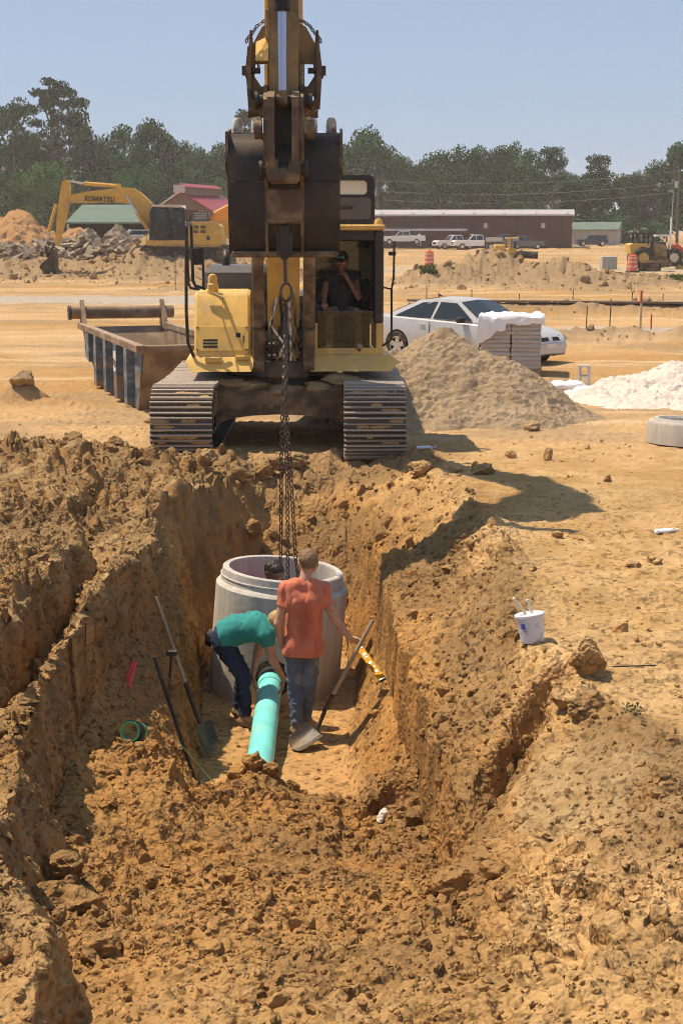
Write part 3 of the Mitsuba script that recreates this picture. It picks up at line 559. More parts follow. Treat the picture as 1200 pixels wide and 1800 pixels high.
D('right_handrail', [tube([(1.36, -.8, 1.40), (1.42, -.82, 1.45), (1.415, -.82, 2.1), (1.44, -.84, 2.25), (1.445, -.84, 2.72)], .015, 7), tube([(1.32, -.75, 2.12), (1.42, -.82, 2.1)], .012, 6), box((1.42, -.84, 2.56), (.10, .06, .05), .015), tube([(1.3, -.8, 1.36), (1.36, -.8, 1.40)], .015, 7)], 'black_paint', M=U)
_k0 = set(scene)
# stick, its guard frame and the bucket cylinder (world, hanging in front)
SX = -.545
D('stick', [hull([(SX - .135, 15.02, 4.05), (SX + .135, 15.02, 4.05), (SX - .135, 15.45, 4.05), (SX + .135, 15.45, 4.05), (SX - .145, 15.0, 5.0), (SX + .145, 15.0, 5.0), (SX - .15, 16.9, 6.6), (SX + .15, 16.9, 6.6), (SX - .15, 15.9, 7.0), (SX + .15, 15.9, 7.0), (SX - .145, 15.75, 4.9), (SX + .145, 15.75, 4.9)]),
            cyl((SX - .23, 16.5, 6.6), (SX + .23, 16.5, 6.6), .16), bx(SX - .17, SX - .13, 14.98, 15.1, 4.62, 4.9, .01)], 'yellow_worn')
cy = key_for('bucket_cylinder', DIG)
obj('rod', [cyl((SX - .005, 14.86, 4.11), (SX - .005, 14.82, 4.92), .040, n=24)], 'rod_chrome', cy, smooth=40)
obj('gland', [cyl((SX - .005, 14.822, 4.86), (SX - .005, 14.816, 4.965), .074, n=24)] + [cyl((SX - .005 + .062 * math.cos(a), 14.8 + .03 * math.sin(a) - .02, 4.85), (SX - .005 + .062 * math.cos(a), 14.8 + .03 * math.sin(a) - .02, 4.87), .012, n=6) for a in np.arange(0, 6.2, .8)], 'rubber', cy, smooth=35)
obj('barrel', [cyl((SX - .005, 14.816, 4.96), (SX - .005, 14.86, 6.2), .082, n=24)], 'yellow_worn', cy, smooth=35)
obj('rod_eye', [cyl((SX - .05, 14.87, 4.06), (SX + .04, 14.87, 4.06), .06), cyl((SX - .005, 14.87, 4.04), (SX - .005, 14.86, 4.15), .047)], 'steel_brown', cy, smooth=35)
def gpt(px, py): return (SX + (px - 500) * .00551, 4.003 - (py - 190) * .00532)
def guard(s):
    q = lambda P: [(2 * SX - x if s > 0 else x, z) for x, z in (gpt(a, b) for a, b in P)]
    g = key_for('stick_guard', DIG)
    out = [(480, 38), (462, 48), (446, 78), (439, 84), (438, 118), (441, 168), (443, 190), (470, 208), (480, 208), (480, 190)]
    holes = [[(450, 112), (471, 111), (471, 150), (460, 151), (448, 133)], [(446, 168), (468, 167), (470, 192), (449, 181)]]
    fx = lambda P: q(P) if s < 0 else q(P)[::-1]
    obj('side_plate', [prism(fx(out), 15.16, 15.21, 'xz', [fx(h)[::-1] for h in holes])], 'yellow_worn', g, smooth=False)
    a = q([(441, 84), (437, 120), (441, 190)]); obj('edge_rib', [hull([(x + o, y, z) for o in (-.014, .014) for y in (15.02, 15.24) for x, z in a])] , 'steel_brown', g)
    b = q([(441, 186), (470, 206)]); obj('foot_plate', [hull([(x, y, z + o) for x, z in b for y in (14.98, 15.26) for o in (0, .075)])], 'steel_brown', g)
    p = q([(452, 66), (474, 66), (474, 109), (452, 109)])
    if s < 0: obj('cover_panel', [hull([(p[0][0], 15.10, p[0][1] - .05), (p[1][0], 15.05, p[1][1]), (p[2][0], 14.96, p[2][1]), (p[3][0], 14.98, p[3][1]), (p[0][0], 15.14, p[0][1] - .05), (p[1][0], 15.12, p[1][1]), (p[2][0], 15.12, p[2][1]), (p[3][0], 15.12, p[3][1])])], 'yellow_paint', g)
    x0, z0 = q([(428, 125)])[0]; x1, _ = q([(459, 125)])[0]; xa, _ = q([(436, 125)])[0]
    obj('cross_pin', [cyl((x0, 15.1, z0), (x1, 15.1, z0), .028, n=10), hull([(x, y, z) for x in (x0, xa) for y in (15.04, 15.16) for z in (z0 - .04, z0 + .04)]), bx(min(xa, xa - s * -.012), max(xa, xa - s * -.012) + .008, 15.06, 15.14, z0 - .07, z0, .004)], 'steel_dark', g)
    for (u, v) in (((468, 150), (468, 205)), ((446, 160), (446, 184))):
        c, d = q([u, v]); obj('strut', [hull([(x + o, y, z) for o in (-.016, .016) for y in (15.06, 15.2) for x, z in (c, d)])], 'yellow_worn' if u[0] > 460 else 'steel_brown', g)
    top = q([(443, 54), (443, 80)]); obj('horn', [tube([(top[0][0], 15.15, top[0][1]), (top[0][0], 15.15, top[1][1] - .04)], [.012, .026], 8)], 'steel_brown', g)
guard(-1); guard(1)
# bucket, its ears and teeth
bk = key_for('bucket', DIG); BX0, BX1 = -1.07, -.025
sh = [(15.62, 3.74), (15.35, 3.79), (15.14, 3.76), (15.03, 3.68), (14.97, 3.55), (14.94, 3.3), (14.95, 3.0), (15.0, 2.78), (15.06, 2.63)]
def shell(x0, x1, prof, th):
    n = len(prof); p = np.array(prof); t = np.gradient(p, axis=0); nn = np.stack([-t[:, 1], t[:, 0]], 1); nn /= np.linalg.norm(nn, axis=1, keepdims=True); o = p + nn * th
    return prism([tuple(a) for a in p] + [tuple(a) for a in o[::-1]], x0, x1, 'yz')
obj('shell', [shell(BX0, BX1, sh, .03)], 'bucket_steel', bk, smooth=40)
side = sh + [(15.55, 2.62), (15.85, 3.0), (15.85, 3.55)]
for x in (BX0 - .012, BX1 - .014): obj('side_wall', [prism(side, x, x + .026, 'yz')], 'bucket_steel', bk)
for x, s in ((BX0 - .035, 1), (BX1 + .008, -1)): obj('side_cutter', [prism([(15.0, 3.78), (15.5, 3.84), (15.55, 3.4), (15.1, 3.36), (14.96, 3.5)], x, x + .028, 'yz')], 'steel_brown', bk)
obj('lip', [bx(BX0, BX1, 15.45, 15.64, 3.72, 3.77, .01), bx(BX0 + .01, BX1 - .01, 14.985, 15.10, 2.6, 2.66, .012)], 'steel_brown', bk)
obj('wear_strip', [hull([(BX0 + .02, 14.932, 3.315), (BX1 - .02, 14.932, 3.315), (BX0 + .02, 14.95, 3.30), (BX1 - .02, 14.95, 3.30), (BX0 + .02, 14.95, 3.33), (BX1 - .02, 14.95, 3.33)])], 'bucket_steel', bk)
for i, (px, tilt) in enumerate(((415, 0), (448, 0), (546, .05), (580, 0))):
    x = SX + (px - 500) * .00556; tk = key_for('tooth', bk)
    scene[tk] = mikit.ply(cat([hull([(x + a * .058 * k, 15.5 + b * .05 * k + (3.9 - z) * .1, z) for a in (-1, 1) for b in (-1, 1) for z, k in ((3.70, 1.08), (3.80, .95))])]), 'steel_brown', smooth=30)
    hp_ = [(x + tilt * (z - 3.8) + .052 * k * math.cos(t), 15.51 + .045 * k * math.sin(t) + (3.9 - z) * .1, z) for z, k in ((3.79, 1.0), (3.87, 1.0), (3.92, .85), (3.945, .5)) for t in np.arange(0, 6.28, .45)]
    scene[tk]['bsdf'] = {'type': 'ref', 'id': 'steel_brown'}
    tp_ = key_for('tooth_tip', bk); scene[tp_] = mikit.ply(hull(hp_), 'tooth_white', smooth=50)
ears = [(14.78, 4.06), (14.88, 4.13), (15.06, 4.12), (15.2, 3.95), (15.1, 3.75), (15.0, 3.5), (14.97, 2.95), (14.90, 3.25), (14.80, 3.38), (14.76, 3.6)]
for x in (SX - .185, SX + .155): obj('ear_plate', [prism(ears, x, x + .035, 'yz'), prism([(14.96, 3.4), (14.93, 3.3), (14.95, 2.75), (15.0, 2.62), (15.02, 3.3)], x, x + .03, 'yz')], 'steel_brown', bk)
obj('back_rib', [bx(SX - .17, SX + .17, 14.90, 14.955, 2.92, 3.25, .02)], 'steel_brown', bk)
for s in (-1, 1):
    obj('link_arm', [hull([(SX + s * .115 + o, y, z) for o in (-.035, .035) for y, z in ((14.74, 4.08), (14.86, 4.14), (14.98, 4.08), (14.70, 3.5), (14.74, 3.40), (14.92, 3.45))]), cyl((SX + s * .05, 14.82, 3.42), (SX + s * .16, 14.82, 3.42), .10)], 'steel_brown', bk, smooth=30)
obj('link_shadow_plate', [bx(SX - .13, SX + .13, 15.02, 15.2, 3.5, 4.1, .02)], 'steel_dark', bk)
obj('link_bridge', [box((SX, 14.80, 3.36), (.30, .18, .14), .05)], 'steel_brown', bk)
for zz, yy, w in ((4.06, 14.92, .24), (3.42, 14.82, .20)): obj('bucket_pin', [cyl((SX - w, yy, zz), (SX + w, yy, zz), .055), cyl((SX - w - .03, yy, zz), (SX - w, yy, zz), .085), cyl((SX + w, yy, zz), (SX + w + .03, yy, zz), .085)], 'steel_dark', bk, smooth=30)
for a in (-.27, .22): obj('pin_boss', cyl((SX + a, 14.86, 3.79), (SX + a + .07, 14.86, 3.79), .088), 'steel_brown', bk, smooth=30)
obj('lift_eye', [prism([(SX - .045, 2.9), (SX + .045, 2.9), (SX + .055, 2.66), (SX + .03, 2.58), (SX - .03, 2.58), (SX - .055, 2.66)], 14.90, 14.96), bx(SX - .075, SX - .05, 14.88, 14.96, 2.62, 2.84, .006), bx(SX + .05, SX + .075, 14.88, 14.96, 2.62, 2.84, .006)], 'steel_dark', bk)
# the hanging gear stands half a metre further out and is a little larger than it was drawn
FRONT = mat4((0, 0, -.1), s=1.035)
for q in set(scene) - _k0: scene[q]['to_world'] = T(FRONT)
# ---------------- chains ----------------
mat('chain_steel', dirty((.11, .085, .065), (.06, .035, .02), .6, 30, top=.2), .4, .7)
def link_mesh(l, r): return torus(l * .5 - r, r, 12, 6, sx=.62)
def chain(key, pts, l=.074, r=.0070, name='link'):
    p = np.asarray(pts, float); seg = np.linalg.norm(np.diff(p, axis=0), axis=1); s = np.concatenate([[0], np.cumsum(seg)]); step = l - 2.4 * r
    n = int(s[-1] / step); base = plyd(link_mesh(l, r), 'chain_steel', 50)
    for i in range(n):
        t = (i + .5) * step; c = np.array([np.interp(t, s, p[:, k]) for k in range(3)]); e = np.array([np.interp(min(t + .02, s[-1]), s, p[:, k]) - np.interp(max(t - .02, 0), s, p[:, k]) for k in range(3)])
        a, b, d = frame(e, (0, 1, 0)); ang = PI / 4 + (i % 2) * PI / 2; A = a * math.cos(ang) + b * math.sin(ang); Bv = np.cross(d, A)
        M = np.eye(4); M[:3, 0], M[:3, 1], M[:3, 2], M[:3, 3] = A, d, -Bv, c; copy_entry(name, base, key, M)
ch = thing('lifting_chain', 'rusty three legged lifting chain hanging from the bucket down into the concrete ring', 'chain')
obj('shackle', [tube([(SX, 14.93, 2.66), (SX + .01, 14.95, 2.34)], .02, 8)], 'chain_steel', ch, smooth=40, M=FRONT)
obj('master_ring', torus(.085, .013, 20, 8, sx=.62, M=mat4((SX + .012, 14.96, 2.27), rx=PI / 2)), 'chain_steel', ch, smooth=50, M=FRONT)
R0 = tuple(FRONT[:3, :3] @ np.array((SX + .012, 14.97, 2.19)) + FRONT[:3, 3])
chain(ch, [R0, (-.60, 15.3, .9), (-.635, 15.70, -.50), (-.64, 15.66, -.8)])
chain(ch, [R0, (-.555, 14.98, 1.4), (-.53, 14.85, .2), (-.525, 14.62, -.56), (-.525, 14.60, -.72)])
chain(ch, [R0, (-.545, 15.1, 1.2), (-.47, 15.42, -.45), (-.43, 15.55, -.80)])
for s, nm in ((-1, 'left'), (1, 'right')):
    g = thing('guard_chain', f'slack chain draped over the {nm} side guard of the big excavator stick', 'chain')
    q = lambda px, py, y=15.02: tuple(FRONT[:3, :3] @ np.array((lambda g_: ((2 * SX - g_[0] if s > 0 else g_[0]), y, g_[1]))(gpt(px, py))) + FRONT[:3, 3])
    chain(g, [q(478, 40), q(466, 42), q(455, 50), q(447, 62), q(441, 68), q(437, 74), q(438, 84)], .058, .0065)
    chain(g, [q(457, 111), q(457, 130)] if s < 0 else [q(467, 111), q(467, 180)], .058, .0065)
# ---------------- people ----------------
def skin_mat(n, c): return mat(n, lambda p, nn, uv: mix(c, [c[0] * .75, c[1] * .62, c[2] * .55], sst(.45, .8, fbm(p.x * 18, p.y * 18, p.z * 18, 2)) * .6), .5, spec=.35)
skin_mat('skin_fair', (.56, .31, .20)); skin_mat('skin_dark', (.20, .105, .065)); skin_mat('skin_tan', (.30, .16, .10))
def cloth(n, c, d=.75): return mat(n, lambda p, nn, uv: mix(c, [k * d for k in c], sst(.4, .75, fbm(p.x * 14, p.y * 14, p.z * 7, 3))), .85, spec=.15, sheen=.3)
mat('coral_cotton', lambda p, n, uv: mix(mix((.62, .205, .125), (.53, .165, .10), sst(.4, .75, fbm(p.x * 14, p.y * 14, p.z * 7, 3))), (.40, .115, .07), sst(1.1, .4, dr.sqrt(dr.square((p.x + .335 + (fbm(p.x * 9, p.y, p.z * 9, 3) - .5) * .12) / .085) + dr.square((p.z + .60) / .26))) * .6), .85, spec=.15, sheen=.3); cloth('teal_cotton', (.04, .27, .265), .85); cloth('grey_tank', (.06, .06, .062)); cloth('khaki_cotton', (.17, .14, .09)); cloth('red_cotton', (.4, .05, .05)); cloth('pale_cotton', (.6, .6, .58))
mat('denim', lambda p, n, uv: mix(mix((.10, .13, .195), (.20, .235, .30), sst(.48, .8, fbm(p.x * 9, p.y * 9, p.z * 5, 3))), (.25, .18, .11), sst(-1.35, -1.75, p.z) * sst(.4, .7, fbm(p.x * 20, p.y * 20, p.z * 20, 2)) * .7), .85, spec=.15)
cloth('denim_dark', (.028, .042, .085)); mat('boot_leather', dirty((.23, .17, .10), (.42, .30, .16), .5, 12), .7); mat('hair_brown', lambda p, n, uv: mix((.13, .075, .035), (.26, .16, .075), fbm(p.x * 150, p.y * 150, p.z * 30, 2)), .6); mat('hair_fair', lambda p, n, uv: mix((.34, .23, .11), (.5, .36, .18), noise(p.x * 160, p.y * 160, p.z * 40)), .6); mat('hair_black', (.018, .014, .012), .55)
mat('cap_black', (.012, .013, .014), .8); mat('eye_white', (.75, .73, .7), .25); mat('cap_print', (.25, .62, .48), .7)
V = lambda *a: np.array(a, float)
def unit(v): v = np.asarray(v, float); return v / np.linalg.norm(v)
def head_bones(c, f, u, s=1.0):
    c = V(*c); f = unit(f); u = unit(V(*u) - f * (V(*u) @ f)); r = np.cross(f, u); P = lambda a, b, d: c + (r * a + f * b + u * d) * s
    return [(P(0, -.018, .028), P(0, .022, .034), .083 * s, .078 * s, .03), (P(0, .03, -.03), P(0, .058, -.085), .058 * s, .034 * s, .03), (P(-.035, .02, -.035), P(.035, .02, -.035), .05 * s, .05 * s, .03), (P(0, .085, .008), P(0, .108, -.022), .012 * s, .016 * s, .016),
            (P(-.04, .078, .022), P(.04, .078, .022), .012 * s, .012 * s, .015), (P(-.022, .083, -.056), P(.022, .083, -.056), .011 * s, .011 * s, .01), (P(-.078, -.008, .018), P(-.083, -.014, -.025), .016 * s, .012 * s, .008), (P(.078, -.008, .018), P(.083, -.014, -.025), .016 * s, .012 * s, .008)], P
def hand_bones(w, d, pn, side, curl=.35, s=1.0):
    """wrist, direction of the fingers, palm normal (the fingers close towards it), side = direction of the thumb"""
    d = unit(d); pn = unit(V(*pn) - d * (V(*pn) @ d)); t = unit(V(*side) - d * (V(*side) @ d) - pn * (V(*side) @ pn)); w = V(*w); B = []
    for k, (o, L) in enumerate(((.030, .072), (.010, .080), (-.010, .074), (-.029, .060))):
        a = w + (d * .012 + t * o * .6) * s; b = w + (d * .088 + t * o) * s; B.append((a, b, .015 * s, .012 * s, .012))
        p, ang = b, 0.0
        for j, q in enumerate((.45, .32, .25)):
            ang += curl * (1.0, 1.15, .8)[j]; e = p + (d * math.cos(ang) + pn * math.sin(ang)) * L * q * s; B.append((p, e, (.0098 - .0009 * j) * s, (.0092 - .0010 * j) * s, .004)); p = e
    a = w + (d * .025 + t * .022) * s; b = a + (d * .035 + t * .028 + pn * .012) * s; c = b + (d * .032 + t * .006 + pn * .016) * s
    return B + [(a, b, .014 * s, .011 * s, .01), (b, c, .011 * s, .0085 * s, .005)]
def limb(a, b, c, r): return [(a, b, r[0], r[1]), (b, c, r[1], r[2])]
def shoe_bones(ank, d, L=.26):
    d = unit(d); a = V(*ank); f = a - V(0, 0, .055); s_ = np.cross(d, V(0, 0, 1))
    return [(f - d * .05, f + d * (L - .12), .042, .040, .02), (f + d * (L - .16) - s_ * .012, f + d * (L - .11) + s_ * .01, .042, .038, .02), (a + V(0, 0, .03), a - V(0, 0, .03), .050, .052, .03)], [(f - d * .055 - V(0, 0, .034), f + d * (L - .10) - V(0, 0, .034), .022, .022, .01)]
def wr(seed, amp, st=(26, 26, 9)):
    return lambda g: (meshkit.fbm(g * np.array(st), 2, seed) - .5) * amp
def person(label, J, mats, h=.0065, group=None, hair=True, sleeves=.55, tank=False):
    """J: joints. body = one surface; clothes, hair, boots are children"""
    t = thing('person', label, 'person', group); A = {k: V(*v) if not callable(v) else v for k, v in J.items() if k not in ('hands', 'hair')}
    nk, ch, wa, pe = A['neck'], A['chest'], A['waist'], A['pelvis']; ax = unit(A['shR'] - A['shL']); hx = unit(A['hipR'] - A['hipL'])
    fw = A['facing']
    tor = lambda g=0: [(ch - ax * .075, ch + ax * .075, .105 + g, .105 + g, .05), (wa - ax * .06, wa + ax * .06, .095 + g, .095 + g, .05), (pe - hx * .065, pe + hx * .065, .10 + g, .10 + g, .05),
                        (ch - ax * .06, wa - ax * .05, .10 + g, .092 + g, .05), (ch + ax * .06, wa + ax * .05, .10 + g, .092 + g, .05), (wa, pe, .10 + g, .10 + g, .05),
                        (A['shL'], ch - ax * .04, .062 + g, .085 + g, .05), (A['shR'], ch + ax * .04, .062 + g, .085 + g, .05), ((A['shL'] + nk) / 2, (A['shR'] + nk) / 2, .052 + g * .6, .052 + g * .6, .05)]
    hb, P = head_bones(A['head'], A['look'], A['up'])
    bones = tor(-.012) + [(nk, A['head'] - unit(A['up']) * .03, .054, .050, .03)] + hb
    for s in 'LR':
        bones += limb(A['sh' + s], A['el' + s], A['wr' + s], (.053, .041, .027)) + limb(A['hip' + s], A['kn' + s], A['an' + s], (.066, .044, .036))
        bones += [(A['an' + s], A['an' + s] + unit(A['foot' + s]) * .12 - V(0, 0, .045), .036, .03)]
        bones += J['hands'][s]
    obj('body', blob(bones, h, .02), mats['skin'], t, smooth=True)
    # shirt
    g = .022; sb = tor(g)
    if not tank:
        for s in 'LR':
            m = A['sh' + s] + (A['el' + s] - A['sh' + s]) * sleeves; sb += [(A['sh' + s], m, .066, .066, .04)]
        sb += [((A['shL'] + nk * 2) / 3, (A['shR'] + nk * 2) / 3, .058, .058, .05)]
    hem = A.get('hem', pe); u0 = unit(ch - pe)
    ncut = lambda q: np.maximum(-(q - hem) @ u0, (q - (nk + unit(A['up']) * .012 - fw * .0)) @ unit(A['up']) - .005)
    sb += [(hem - hx * .06, hem + hx * .06, .120, .120, .05), (hem - hx * .055 + u0 * .1, hem + hx * .055 + u0 * .1, .112, .112, .06)] if not tank else []
    def scut(q):
        d = ncut(q)
        if not tank:
            for s in 'LR':
                v = unit(A['el' + s] - A['sh' + s]); m = A['sh' + s] + (A['el' + s] - A['sh' + s]) * (sleeves - .06)
                along = (q - m) @ v; rad = np.linalg.norm((q - m) - along[..., None] * v, axis=-1); d = np.maximum(d, np.where(rad < .10, along, -1))
        return d
    obj('shirt', blob(sb, h, .03, (lambda g: (meshkit.fbm(g * np.array((24., 24., 7.)), 2, 3) - .5) * .016 - np.abs(meshkit.fbm(g * np.array((15., 15., 3.5)), 2, 13) - .5) * .042 + .008), scut), mats['shirt'], t, smooth=True)
    pb = [(pe - hx * .06, pe + hx * .06, .102, .102, .05), (pe - hx * .05 + u0 * .06, pe + hx * .05 + u0 * .06, .108, .108, .05)]
    for s in 'LR': pb += [(A['hip' + s], A['kn' + s], .092, .066, .02), (A['kn' + s], A['an' + s], .066, .056, .02)]
    legd = lambda q: np.minimum(capsule_d(q, A['hipL'], A['knL'], .1, .08), capsule_d(q, A['hipR'], A['knR'], .1, .08))
    wcut = lambda q: np.maximum(np.where((legd(q) < .01) & (abs(u0[2]) < .8) & (q[..., 2] < pe[2] - .0), -1, (q - pe) @ u0 - .10), np.maximum(A['anL'][2], -9) * 0 + (min(A['anL'][2], A['anR'][2]) + .015) - q[..., 2])
    obj('trousers', blob(pb, h, .025, (lambda g: (meshkit.fbm(g * np.array((20., 20., 20.)), 2, 8) - .5) * .016 - np.abs(meshkit.fbm(g * np.array((14., 14., 24.)), 2, 18) - .5) * .04 + .004), wcut), mats['trousers'], t, smooth=True)
    for s in 'LR':
        up_, so = shoe_bones(A['an' + s], A['foot' + s]); k = obj('boot', blob(up_, h, .02), mats['boots'], t, smooth=True); obj('sole', blob(so, h, .012), 'rubber', k, smooth=True)
    if hair:
        hd = [(P(0, -.028, .034), P(0, .012, .050), .087, .080, .03), (P(0, -.05, .0), P(0, -.045, -.03), .072, .06, .03)]
        f = unit(A['look']); u = unit(A['up']); c = A['head']
        hc = lambda q: np.minimum(np.maximum((q - c) @ f - .065, -((q - c) @ u) + .045), np.maximum((q - c) @ f - .0, -((q - c) @ u) - .055))
        obj('hair', blob(hd, .005, .03, wr(5, .016, (120, 120, 34)), hc), mats['hair'], t, smooth=True)
    for sx in (-1, 1): obj('eye', xf(ico(2), mat4(P(sx * .031, .083, .006), s=.0125)), 'eye_white', t, smooth=True)
    return t, P
FZ = -1.745
person('man in coral orange shirt and blue jeans, back turned, holding a shovel', dict(
    head=(-.302, 13.60, -.102), look=(-.08, 1, -.30), up=(.05, .22, 1), facing=(0, 1, 0), neck=(-.33, 13.555, -.255), chest=(-.338, 13.555, -.46), waist=(-.352, 13.565, -.70), pelvis=(-.356, 13.56, -.885), hem=(-.360, 13.56, -.955),
    shL=(-.49, 13.55, -.345), shR=(-.185, 13.55, -.352), elL=(-.572, 13.53, -.655), wrL=(-.548, 13.60, -.875), elR=(-.055, 13.53, -.625), wrR=(.078, 13.50, -.785),
    hipL=(-.435, 13.56, -.92), hipR=(-.285, 13.56, -.92), knL=(-.425, 13.60, -1.305), knR=(-.300, 13.63, -1.30), anL=(-.405, 13.55, -1.645), anR=(-.335, 13.72, -1.625), footL=(-.25, 1, 0), footR=(.1, 1, 0),
    hands={'L': hand_bones((-.548, 13.60, -.875), (.15, .25, -1), (1, 0, 0), (0, 1, .2), .3), 'R': hand_bones((.078, 13.50, -.785), (.9, -.05, -.38), (.2, -.75, -.6), (.35, .2, .9), .75)}),
    dict(skin='skin_fair', shirt='coral_cotton', trousers='denim', boots='boot_leather', hair='hair_brown'))
person('man in teal shirt and dark jeans bending over the green pipe', dict(
    head=(-.585, 13.965, -.765), look=(.75, .1, -.66), up=(.66, 0, .75), facing=(0, 0, -1), neck=(-.655, 13.97, -.785), chest=(-.80, 13.97, -.80), waist=(-.985, 13.97, -.825), pelvis=(-1.12, 13.97, -.905), hem=(-1.13, 13.97, -.885),
    shL=(-.725, 14.13, -.835), shR=(-.70, 13.81, -.835), elL=(-.795, 14.10, -1.09), wrL=(-.835, 14.02, -1.27), elR=(-.64, 13.80, -1.075), wrR=(-.545, 13.90, -1.285),
    hipL=(-1.115, 14.06, -.95), hipR=(-1.115, 13.885, -.95), knL=(-.945, 14.10, -1.275), knR=(-.91, 13.87, -1.275), anL=(-.985, 14.12, -1.635), anR=(-.905, 13.86, -1.645), footL=(.6, -.8, 0), footR=(.75, -.66, 0),
    hands={'L': hand_bones((-.835, 14.02, -1.27), (.10, -.1, -1), (1, 0, 0), (0, -1, 0), .3), 'R': hand_bones((-.545, 13.90, -1.285), (-.08, .1, -1), (-1, 0, 0), (0, 1, .2), .3)}),
    dict(skin='skin_fair', shirt='teal_cotton', trousers='denim_dark', boots='boot_leather', hair='hair_fair'), sleeves=.5)
person('dark haired man in a red shirt crouching down inside the concrete manhole ring', dict(
    head=(-.685, 15.16, -.545), look=(.45, -.5, -.75), up=(.2, -.3, .9), facing=(.4, -.6, -.5), neck=(-.72, 15.24, -.66), chest=(-.75, 15.33, -.80), waist=(-.78, 15.42, -1.0), pelvis=(-.78, 15.45, -1.18),
    shL=(-.60, 15.38, -.78), shR=(-.90, 15.24, -.78), elL=(-.50, 15.25, -1.0), wrL=(-.52, 15.02, -1.08), elR=(-.92, 15.08, -1.0), wrR=(-.78, 14.92, -1.10),
    hipL=(-.70, 15.47, -1.2), hipR=(-.86, 15.42, -1.2), knL=(-.58, 15.22, -1.42), knR=(-.86, 15.14, -1.42), anL=(-.62, 15.40, -1.62), anR=(-.86, 15.34, -1.62), footL=(.4, -.9, 0), footR=(.1, -1, 0),
    hands={'L': hand_bones((-.52, 15.02, -1.08), (-.1, -.8, -.6), (0, 0, -1), (-1, 0, 0), .4), 'R': hand_bones((-.78, 14.92, -1.10), (.2, -.7, -.6), (0, 0, -1), (1, 0, 0), .4)}),
    dict(skin='skin_dark', shirt='red_cotton', trousers='denim_dark', boots='boot_leather', hair='hair_black'), h=.008)
op, P = person('operator in black cap and dark tank top sitting in the cab, hand at mouth', dict(
    head=(.0, 20.74, 2.445), look=(-.05, -1, -.28), up=(0, -.22, 1), facing=(0, -1, 0), neck=(.0, 20.82, 2.30), chest=(.0, 20.86, 2.10), waist=(.0, 20.88, 1.90), pelvis=(.0, 20.90, 1.78),
    shL=(.185, 20.86, 2.215), shR=(-.185, 20.86, 2.215), elL=(.225, 20.66, 1.98), wrL=(.085, 20.60, 2.215), elR=(-.245, 20.72, 1.98), wrR=(-.235, 20.50, 1.90),
    hipL=(.09, 20.86, 1.77), hipR=(-.09, 20.86, 1.77), knL=(.20, 20.45, 1.80), knR=(-.17, 20.45, 1.80), anL=(.22, 20.40, 1.40), anR=(-.16, 20.42, 1.40), footL=(.1, -1, 0), footR=(-.1, -1, 0),
    hands={'L': hand_bones((.085, 20.60, 2.215), (-.45, -.1, .85), (-.7, .5, -.2), (-.2, .7, .5), .8), 'R': hand_bones((-.235, 20.50, 1.90), (.1, -1, -.1), (0, 0, -1), (1, 0, 0), .5)}),
    dict(skin='skin_tan', shirt='grey_tank', trousers='khaki_cotton', boots='boot_leather', hair='hair_black'), h=.008, tank=True)
cp = blob([(P(0, -.02, .055), P(0, .025, .055), .092, .088, .03), (P(0, .06, .05), P(0, .135, .035), .05, .045, .03)], .006, .02, None, lambda q: np.maximum(-((q - P(0, 0, .035)) @ unit((0, -.22, 1))), np.where((q - P(0, .09, 0)) @ unit((-.05, -1, -.28)) > 0, (q - P(0, 0, .062)) @ unit((0, -.22, 1)), -1)))
ck = obj('cap', cp, 'cap_black', op, smooth=True)
tx = meshkit.text_mesh('18', .032, .004, True); tx.apply_translation((-.012, 0, 0)); obj('cap_mark', cat([xf(tx, mat4(P(.0, .114, .078), rx=PI / 2 - .35)), xf(prism([(-.05, 0), (-.025, .004), (-.025, .022), (-.045, .016)], 0, .004, 'xy'), mat4(P(.0, .114, .078), rx=PI / 2 - .35))]), 'cap_print', op)
# ---------------- manhole ring, pipe and tools in the trench ----------------
def conc_fn(c):
    def fn(p, n, uv):
        a = fbm(p.x * 3, p.y * 3, p.z * 1.2, 4); st = fbm(p.x * 22, p.y * 22, p.z * 1.3, 3); sp = noise(p.x * 70, p.y * 70, p.z * 70)
        col = mix([k * .78 for k in c], [min(k * 1.12, .8) for k in c], sst(.3, .7, a) * .6 + sst(.35, .7, st) * .4)
        col = mix(col, [k * .55 for k in c], sst(.78, .95, sp) * .5)
        return mix(col, (.40, .28, .15), sst(-1.35, -1.8, p.z + (a - .5) * .5) * .55 + sst(.62, .8, a) * .12)
    return fn
bumped('concrete', conc_fn((.54, .525, .49)), lambda p, n, uv: fbm(p.x * 60, p.y * 60, p.z * 25, 3), .004, .003)
mat('pipe_green', dirty((.20, .74, .73), (.42, .40, .28), .22, 4, top=.02), .32); mat('pvc_green', (.03, .22, .11), .35)
MB = mat4((-.700, 15.18, -1.80), ry=.085)
mh = thing('manhole_ring', 'grey precast concrete manhole section standing tilted in the trench behind the two men', 'manhole section')
Ro, Ri = .665, .535
prf = [(Ri, .02), (Ri, 1.275), (Ri + .012, 1.295), (Ri + .055, 1.30), (Ri + .072, 1.288), (Ri + .084, 1.19), (Ri + .088, 1.165), (Ro - .018, 1.150), (Ro, 1.125), (Ro, .03), (Ro - .015, 0), (Ri + .02, 0), (Ri, .02)]
ringm = man(trimesh.Trimesh(*(lambda m: (m.vertices, m.faces))(lathe(prf, 96)), process=True)); ringm.is_empty()
try:
    hole = man(cyl((0.0, -.3, .33), (0.0, -.9, .33), .175, n=32)); r2 = ringm - hole
    rm = tm(r2) if not r2.is_empty() else lathe(prf, 96)
except Exception: rm = lathe(prf, 96)
obj('barrel', rm, 'concrete', mh, smooth=32, M=MB)
